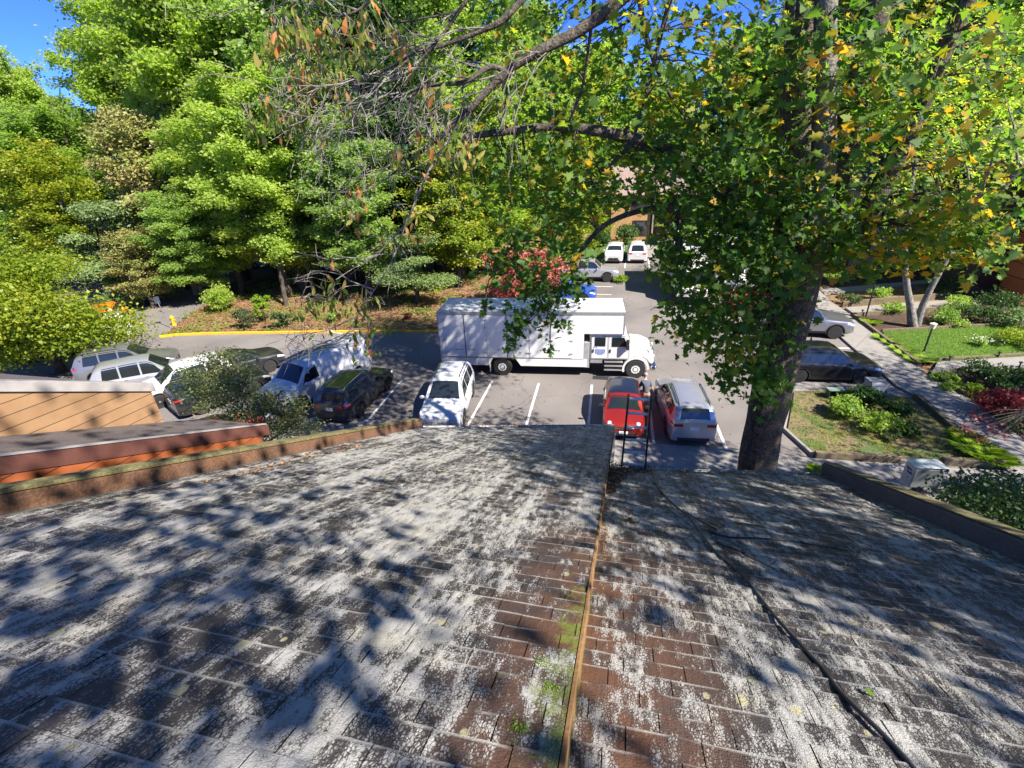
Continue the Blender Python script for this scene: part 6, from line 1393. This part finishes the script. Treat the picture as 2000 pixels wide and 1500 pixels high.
SKINM = plain('skin', (.48, .27, .19), .5, var=.08); SHIRT = plain('grey_cotton', (.085, .10, .13), .9, var=.15, scale=12); HAIRM = plain('grey_hair', (.30, .27, .25), .9, var=.3, scale=40); SHORT = plain('dark_shorts', (.04, .045, .06), .9); SHOE = plain('dark_shoe', (.03, .03, .035), .7); CLOTH = plain('pale_blue_cloth', (.35, .62, .72), .8)
pp = G(1259, 804)
per = empty('person', (pp.x, pp.y, 0.006), rad(12), 'person in a grey T-shirt and dark shorts standing beside the red hatchback', 'person')
# faces +Y, leaning a little forward and to the left
pel = (0, 0, .92, .135)
chains = [[pel, (-.005, .03, 1.05, .13), (-.02, .07, 1.22, .14), (-.03, .12, 1.38, .15), (-.035, .16, 1.47, .07), (-.04, .20, 1.55, .055), (-.04, .235, 1.62, .085), (-.04, .245, 1.70, .095), (-.04, .235, 1.765, .06)],
 [pel, (-.09, 0, .86, .10), (-.11, .015, .66, .078), (-.12, .05, .47, .055), (-.125, .01, .30, .055), (-.13, -.03, .10, .036), (-.13, -.02, .05, .036), (-.135, .13, .03, .03)],
 [pel, (.09, 0, .86, .10), (.12, -.02, .66, .078), (.13, -.01, .47, .055), (.14, -.05, .30, .055), (.145, -.09, .10, .036), (.145, -.08, .05, .036), (.15, .07, .03, .03)],
 [(-.03, .12, 1.38, .15), (-.17, .12, 1.43, .065), (-.25, .16, 1.22, .047), (-.27, .20, 1.10, .042), (-.24, .36, 1.02, .035), (-.21, .46, 1.00, .026), (-.20, .50, .995, .028), (-.19, .54, .985, .026)],
 [(-.03, .12, 1.38, .15), (.12, .12, 1.43, .065), (.22, .08, 1.22, .047), (.27, .06, 1.10, .042), (.33, .16, .94, .034), (.35, .21, .87, .025), (.355, .23, .83, .028), (.36, .245, .79, .026)]]
skin('body', chains, SKINM, per)
for sx, hx, hy, hz, dirv in ((-1, -.19, .54, .985, Vector((.1, 1, -.25))), (1, .36, .245, .79, Vector((.1, .25, -1)))):
    d = dirv.normalized(); s_ = d.cross(Vector((0, 0, 1)) if abs(d.z) < .8 else Vector((0, 1, 0))).normalized(); u = s_.cross(d)
    for i, (o_, ln) in enumerate(((-.03, .062), (-.011, .075), (.010, .070), (.029, .055))):
        a = Vector((hx, hy, hz)) + s_ * o_; m_ = a + d * ln * .55; e = m_ + (d - u * .7).normalized() * ln * .5
        skin('finger', [[(*a, .009), (*m_, .0085), (*e, .007)]], SKINM, per, 1)
    a = Vector((hx, hy, hz)) - d * .035 + s_ * -.03; skin('thumb', [[(*a, .010), (*(a - s_ * .03 + d * .02), .0095), (*(a - s_ * .035 + d * .05), .008)]], SKINM, per, 1)
skin('t_shirt', [[(0, .0, .90, .155), (-.005, .03, 1.05, .155), (-.02, .07, 1.22, .165), (-.03, .12, 1.38, .17), (-.035, .155, 1.45, .085)],
 [(-.03, .12, 1.38, .17), (-.18, .12, 1.43, .088), (-.235, .15, 1.27, .078), (-.245, .16, 1.20, .076)], [(-.03, .12, 1.38, .17), (.13, .12, 1.43, .088), (.20, .085, 1.27, .078), (.215, .08, 1.20, .076)]], SHIRT, per)
skin('shorts', [[(0, 0, .93, .15), (0, 0, .86, .14)], [(0, 0, .86, .14), (-.09, 0, .84, .115), (-.112, .015, .66, .10), (-.116, .03, .56, .095)], [(0, 0, .86, .14), (.09, 0, .84, .115), (.121, -.02, .66, .10), (.127, -.015, .56, .095)]], SHORT, per)
# head details
def ell(name, c, r_, mat, par, rot=0):
    mb = MB(); n = 14; vs = []; fs = []
    mb.lathe([(max(.0005, r_[0] * math.sin(math.pi * i / 10)), -r_[2] * math.cos(math.pi * i / 10)) for i in range(11)], n=n); mb.v = [(v[0] + c[0], v[1] * r_[1] / r_[0] + c[1], v[2] + c[2]) for v in mb.v]
    return mb.build(name, mat, par, smooth=True, ang=80)
ell('hair', (-.04, .222, 1.735), (.092, .108, .085), HAIRM, per)
for s_ in (-1, 1): ell('ear', (-.04 + s_ * .092, .235, 1.675), (.016, .022, .035), SKINM, per); ell('eye', (-.04 + s_ * .034, .335, 1.69), (.014, .010, .010), PLATE, per)
ell('nose', (-.04, .352, 1.66), (.014, .022, .026), SKINM, per); ell('mouth', (-.04, .336, 1.62), (.028, .008, .008), REDP, per)
for s_, y in ((-1, .04), (1, -.02)): ell('shoe', (s_ * .14, y, .045), (.055, .15, .05), SHOE, per)
cl_ = MB(); q = Vector((pp.x, pp.y, 0)) 
ct = Matrix.Translation(per.location) @ Matrix.Rotation(rad(12), 4, 'Z') @ Vector((.37, .26, .62))
cb = empty('cloth', ct, 0, 'pale blue cloth hanging from the right hand of the person in the grey T-shirt', 'cloth')
mb = MB(); vs = []
for i in range(9):
    for j in range(7):
        vs.append((math.cos(j * 1.05) * (.03 + .045 * (1 - i / 8)) * (1 + .2 * math.sin(i + j)), math.sin(j * 1.05) * (.03 + .04 * (1 - i / 8)), -.22 + .40 * i / 8))
mb.add(vs, [(i * 7 + j, i * 7 + (j + 1) % 7, (i + 1) * 7 + (j + 1) % 7, (i + 1) * 7 + j) for i in range(8) for j in range(7)] + [tuple(range(7))]); mb.build('fabric', CLOTH, cb, smooth=True, ang=80)

# ================================================================ LADDER at the lower eave
LR = plain('black_fibreglass', (.05, .05, .052), .35, coat=.3)
top = Vector((.285, 6.80, 7.42)); botv = Vector((.335, 8.75, .115))
lean_ = empty('ladder', botv, 0, 'dark ladder with pale rungs standing up above the edge of the lower roof', 'ladder')
ladder_parts(lean_, (top - botv).length, .62, .33, LR, plain('rung_alloy', (.75, .76, .78), .5), .305, rw=.032, rd=.085)
zx = (top - botv).normalized(); yx = Vector((1, 0, 0)); yx = (yx - zx * yx.dot(zx)).normalized(); xx = yx.cross(zx)
lean_.matrix_world = Matrix([[zx.x, yx.x, -xx.x, botv.x], [zx.y, yx.y, -xx.y, botv.y], [zx.z, yx.z, -xx.z, botv.z], [0, 0, 0, 1]])
# ================================================================ CABLE and debris on the lower roof
def roofpt(px, py, h=.02): return RW(*RP(px, py, WL + h))
mb = MB(); CP = [(1272, 912), (1283, 945), (1305, 975), (1345, 1010), (1368, 1040), (1395, 1075), (1440, 1115), (1475, 1155), (1515, 1205), (1560, 1255), (1610, 1310), (1640, 1350), (1690, 1400), (1740, 1450), (1800, 1520), (1850, 1590)]
pts = [roofpt(*p, .022 + .01 * math.sin(i * 1.7)) for i, p in enumerate(CP)]; sm_ = []
for i in range(len(pts) - 1):
    a = pts[max(i - 1, 0)]; b = pts[i]; c = pts[i + 1]; d = pts[min(i + 2, len(pts) - 1)]
    for t in (0, .25, .5, .75): sm_.append(.5 * ((2 * b) + (c - a) * t + (2 * a - 5 * b + 4 * c - d) * t * t + (3 * b - a - 3 * c + d) * t ** 3))
mb.tube([sm_[0] + Vector((0, .15, -.6)), sm_[0] + Vector((0, .1, -.1))] + sm_, .011, 8); mb.build('cable', plain('black_rubber_cable', (.035, .035, .035), .5), smooth=True, ang=70, label='long black cable snaking down the lower roof to the foot of the ladder', cat='cable')
rnd = random.Random(8)
def rooftwig(pts, r0, label, name='fallen_twig', kids=6, mat=BARK):
    base = roofpt(*pts[0]); mb = MB(); Q = [roofpt(px, py, .03 + .012 * rnd.random()) for px, py in pts]
    mb.tube(Q, [r0 * (1 - .6 * i / (len(Q) - 1)) for i in range(len(Q))], 7, wob=.3)
    for _ in range(kids):
        i = rnd.randrange(len(Q) - 1); a = Q[i].lerp(Q[i + 1], rnd.random()); d = Vector((rnd.uniform(-1, 1), rnd.uniform(-1, 1) * .9, 0)); d.z = -d.y * math.tan(PITCH) + rnd.uniform(0, .3); d *= rnd.uniform(.06, .22); mb.tube([a, a + d * .5 + Vector((0, 0, .01)), a + d], [r0 * .4, r0 * .3, r0 * .15], 5)
    return mb.build(name, mat, smooth=True, ang=70, label=label, cat='twig')
rooftwig([(1385, 1040), (1425, 1050), (1480, 1051), (1540, 1055), (1600, 1066), (1655, 1075)], .012, 'longest fallen branch lying across the lower roof, right of the cable')
rooftwig([(1400, 1060), (1440, 1075), (1480, 1095), (1515, 1112)], .010, 'fallen branch slanting down the lower roof just right of the cable')
rooftwig([(1400, 1035), (1372, 1020), (1345, 1005), (1330, 990)], .008, 'fallen twig crossing the cable near the top of its bend')
rooftwig([(1678, 1078), (1662, 1088), (1650, 1104)], .013, 'short thick broken stub lying at the end of the longest fallen branch', kids=2)
rooftwig([(1200, 985), (1225, 1000), (1250, 1008)], .005, 'small dark twig on the lower roof close to the step', kids=5)
rooftwig([(1195, 975), (1230, 985), (1262, 990)], .004, 'thin dark stalk lying above the small twig by the step', kids=2)
rooftwig([(1300, 990), (1330, 1012), (1352, 1030)], .004, 'thin stalk beside the cable above the fallen branches', kids=4)
# dark curled leaf on the lower roof
rs = np.random.RandomState(12)
def roof_leaves(name, poly, n, size, label, wl, lo, hi, kind='litter', pile=.02, tilt=.5):
    pp = poly_pts(rs, poly, n); P = np.array([tuple(RW(*RP(a, b, wl))) for a, b in pp]); P += Nv * (.012 + pile * rs.rand(n, 1) ** 1.5)
    return tag(leaf_mesh(name, P, Nv + rs.normal(size=(n, 3)) * tilt, size * (.5 + .8 * rs.rand(n)), T_STAR if n > 4 else T_MAPLE, lo + (hi - lo) * rs.rand(n), LM[kind]), label, 'fallen leaves' if n > 4 else 'leaf', kind='stuff' if n > 4 else None)
roof_leaves('leaf_debris', [(1187, 905), (1215, 908), (1260, 915), (1290, 918), (1262, 926), (1235, 925), (1215, 945), (1200, 965), (1185, 970), (1180, 940)], 900, .055, 'heap of dark dead leaves and grit in the corner at the foot of the ladder', WL, 0, .3, pile=.07, tilt=1.0)
roof_leaves('leaf_debris', [(1280, 915), (1605, 926), (1600, 932), (1400, 928), (1285, 922)], 420, .045, 'line of small brown leaves along the edge of the lower roof', WL, .1, .9, pile=.03, tilt=.8)
roof_leaves('leaf_debris', [(830, 826), (1185, 833), (1185, 838), (830, 833)], 500, .06, 'brown leaf crumbs along the eave of the upper roof', WU, .2, .9, pile=.03, tilt=.8)
roof_leaves('leaf_debris', [(560, 895), (700, 870), (760, 860), (740, 870), (600, 900), (430, 945), (400, 945)], 260, .05, 'yellow-brown leaf crumbs collected beside the left parapet', WU, .3, 1, pile=.02)
roof_leaves('leaf_debris', [(1182, 940), (1186, 1050), (1176, 1100), (1174, 1000)], 150, .035, 'brown crumbs lying in the step between the two roof slopes', WL, .1, .7, pile=.02)
roof_leaves('fallen_leaf', [(1222, 1018), (1240, 1018), (1240, 1028), (1222, 1028)], 2, .09, 'dark curled dead leaf lying on the lower roof near the step', WL, 0, .15, pile=.03, tilt=.8)
roof_leaves('fallen_leaf', [(1432, 1048), (1446, 1048), (1446, 1056), (1432, 1056)], 1, .07, 'single orange leaf caught in the fallen branches on the lower roof', WL, .9, 1.0)
roof_leaves('fallen_leaf', [(1690, 1362), (1698, 1362), (1698, 1372), (1690, 1372)], 1, .055, 'single green-yellow leaf touching the cable on the lower roof', WL, .2, .4, kind='lime')
# moss tufts by the step of the upper roof
mo = LM['lime']
for (px, py, n_, lab_) in ((1015, 1428, 260, 'green moss tuft on the shaded bottom part of the upper roof'), (1075, 1345, 200, 'moss tuft beside the step board, lower one'), (1060, 1300, 200, 'moss patch beside the step board, upper one'), (1110, 1170, 120, 'small moss patch high beside the step board')):
    c = RW(*RP(px, py, WU + .012)); P = np.array(c) + rs.normal(size=(n_, 3)) * np.array([.022, .022, .004]) 
    tag(leaf_mesh('moss_tuft', P, Nv + rs.normal(size=(n_, 3)) * .7, .009, T_DIA, rs.rand(n_) * .5, LM['bright']), lab_, 'moss')

# ================================================================ STREET FURNITURE
mbx = empty('parcel_box', (9.45, 15.12, 0), rad(8), 'pale metal mailbox with a navy emblem on its side, on a short dark post', 'mailbox')
MBM = plain('mailbox_metal', (.42, .45, .46), .45, .3, var=.08, bump=.05)
mb = MB(); mb.prism([(-.22, .72), (.22, .72), (.22, 1.42), (.16, 1.47), (-.22, 1.47)], -.44, .44, axis='x'); mb.build('cabinet', MBM, mbx, bevel=.012)
mb = MB(); mb.prism([(-.26, 1.472), (.25, 1.472), (.25, 1.50), (-.26, 1.505)], -.47, .47, axis='x'); mb.build('lid', plain('mailbox_lid', (.48, .52, .55), .35, .3), mbx, bevel=.008)
mb = MB(); mb.box(-.42, .42, -.232, -.2215, .74, 1.40); dr = mb.build('front_door', plain('mailbox_door', (.20, .22, .21), .5, .3, var=.15), mbx, bevel=.004)
mb = MB(); mb.box(-.06, .06, -.245, -.233, 1.04, 1.07); mb.build('handle', BLACKP, dr)
mb = MB(); mb.box(-.09, .09, -.09, .09, 0, .72); mb.build('post', BLACKP, mbx)
mb = MB(); mb.box(-.2, .2, -.2, .2, 0, .13); mb.build('base_plate', BLACKP, mbx)
# eagle-head emblem: blue slanted block with a white sweep, on the left end
X0 = -.4415
mb = MB(); mb.prism([(.12, 1.32), (-.10, 1.32), (-.13, 1.27), (-.02, 1.27), (.05, 1.235), (.13, 1.27)], X0 - .004, X0, axis='x')
mb.prism([(.09, 1.22), (-.02, 1.20), (-.11, 1.225), (-.16, 1.19), (-.13, 1.14), (.05, 1.14)], X0 - .004, X0, axis='x'); mb.build('emblem', plain('navy_print', (.01, .02, .12), .5), mbx)
# wheeled bin
bn = empty('wheelie_bin', (10.9, 22.35, .01), rad(4), 'pale grey wheeled bin with a lid, standing at the corner of the lawn', 'bin')
GBM = plain('bin_grey', (.38, .42, .44), .55)
mb = MB(); a, b = .24, .30; mb.add([(-a, -.26, .08), (a, -.26, .08), (a, .26, .08), (-a, .26, .08), (-b, -.34, .96), (b, -.34, .96), (b, .34, .96), (-b, .34, .96)], [(3, 2, 1, 0), (4, 5, 6, 7), (0, 1, 5, 4), (1, 2, 6, 5), (2, 3, 7, 6), (3, 0, 4, 7)]); mb.build('bin_body', GBM, bn, bevel=.02)
mb = MB(); mb.prism([(-.36, .965), (.38, .965), (.30, 1.05), (-.30, 1.05)], -.33, .33, axis='x'); mb.build('lid', plain('bin_lid', (.27, .27, .27), .6), bn, bevel=.015)
mb = MB(); mb.box(-.31, .31, -.352, -.33, .90, .95); mb.build('rim_band', GBM, bn, bevel=.005)
for s_ in (-1, 1): mb = MB(); mb.lathe([(.03, -.03), (.10, -.03), (.11, 0), (.10, .03), (.03, .03)], (s_ * .27, -.28, .11), 'x', 16); mb.build('wheel', RUBBER, bn, smooth=True)
mb = MB(); mb.tube([(-.25, .36, .98), (-.25, .44, 1.0), (.25, .44, 1.0), (.25, .36, .98)], .014, 6); mb.build('handle', BLACKP, bn)
# folded yard sign / green open box
gb = G(1628, 776, .1); gbx = empty('open_box', gb, rad(10), 'small dark green open-fronted box on the grass left of the wheeled bin', 'box')
DG = plain('dark_green_plastic', (.03, .07, .05), .5)
for i, (x0, x1, y0, y1, z0, z1) in enumerate(((-.32, .32, -.16, .16, 0, .02), (-.32, .32, .14, .16, .02, .40), (-.32, -.30, -.16, .14, .02, .40), (.30, .32, -.16, .14, .02, .40), (-.34, .34, -.18, .18, .401, .425))):
    mb = MB(); mb.box(x0, x1, y0, y1, z0, z1); mb.build(('floor_panel', 'back_panel', 'side_panel', 'side_panel', 'top_panel')[i], DG if i != 4 else plain('green_top', (.20, .28, .24), .5), gbx)
# lamps
def lamp(px, py, h_, label, head=True):
    p = G(px, py, .06); r_ = empty('lamp_post', p, 0, label, 'lamp')
    mb = MB(); mb.tube([(0, 0, -.1), (0, 0, h_)], .045, 10); mb.build('post', BLACKP, r_, smooth=True)
    mb = MB(); mb.lathe([(.05, h_), (.11, h_ + .01), (.15, h_ + .26), (.17, h_ + .27), (.02, h_ + .33)] if head else [(.05, h_), (.09, h_ + .02), (.09, h_ + .10), (.02, h_ + .13)], n=12); mb.build('lamp_head', plain('opal_glass', (.72, .66, .52), .3) if head else BLACKP, r_, smooth=True, ang=30)
lamp(1804, 688, 1.35, 'black garden lamp with a cream glass head standing in the bed beside the green lawn')
lamp(1691, 618, 1.95, 'slim black lamp post beside the rear entrance path', False)
for i, (px, py, lab_) in enumerate(((1853, 706, 'low black path light at the left edge of the side path'), (1949, 698, 'low black path light farther along the side path by the green lawn'), (1891, 726, 'low black path light on the near side of the side path'), (1990, 718, 'low black path light near the right picture edge'), (1862, 742, 'low black path light by the ground cover below the side path'), (1683, 614, 'low black path light at the corner of the rear path'))):
    p = G(px, py, .1); r_ = empty('path_light', p, 0, lab_, 'path light')
    mb = MB(); mb.tube([(0, 0, -.05), (0, 0, .26)], .035, 8); mb.build('stake', BLACKP, r_)
    mb = MB(); mb.lathe([(.035, .26), (.09, .265), (.085, .30), (.01, .34)], n=12); mb.build('cap', BLACKP, r_, smooth=True)
# wooden screen and utility lid at the right
p = G(1893, 560); sc_ = empty('wooden_screen', p, rad(15), 'weathered wooden screen panel beside the entrance, behind the rear path', 'screen')
mb = MB(); mb.box(-.75, .75, -.03, .03, .1, 1.5); mb.build('panel', siding_mat('grey_boards', (.10, .10, .07), (.16, .15, .11), (0, rad(90), 0), .14), sc_)
for x in (-.8, .76): mb = MB(); mb.box(x, x + .08, -.05, .05, 0, 1.7); mb.build('post', TIMBER, sc_)
p = G(1920, 572); ul = empty('utility_box', p, 0, 'small pale utility box at the foot of the orange pier', 'box')
mb = MB(); mb.prism([(-.25, 0), (.25, 0), (.22, .4), (-.25, .5)], -.45, .45, axis='x'); mb.build('casing', plain('pale_box', (.5, .52, .55), .5), ul, bevel=.02)
mb = MB(); mb.box(-.48, .48, -.28, .25, .501, .53); mb.build('lid', MC['pale_box'], ul)
# yellow hydrant-like marker and signpost at the kerb end
p = G(333, 640); sg2 = empty('sign_post', p, rad(30), 'thin leaning metal signpost with a dark panel at the mouth of the side road', 'signpost')
mb = MB(); mb.tube([(0, 0, 0), (-.25, .1, 1.95)], .03, 8); mb.build('pole', ALLOY, sg2); mb = MB(); mb.box(-.45, -.10, .10, .13, 1.8, 2.3); mb.build('sign_panel', plain('sign_back', (.05, .06, .09), .5), sg2, bevel=.01)
p = G(341, 636); fh_s = .75; fh = empty('marker_post', p, 0, 'squat bright yellow marker post beside the signpost at the kerb end', 'marker')
mb = MB(); mb.lathe([(.16, 0), (.16, .1), (.11, .12), (.11, .55), (.14, .57), (.13, .66), (.05, .76), (.01, .78)], n=14); mb.build('post', KERBY, fh, smooth=True, ang=30)
mb = MB(); mb.lathe([(.05, -.2), (.06, -.2), (.06, .2), (.05, .2)], (0, 0, .45), 'x', 10); mb.build('side_cap', KERBY, fh)
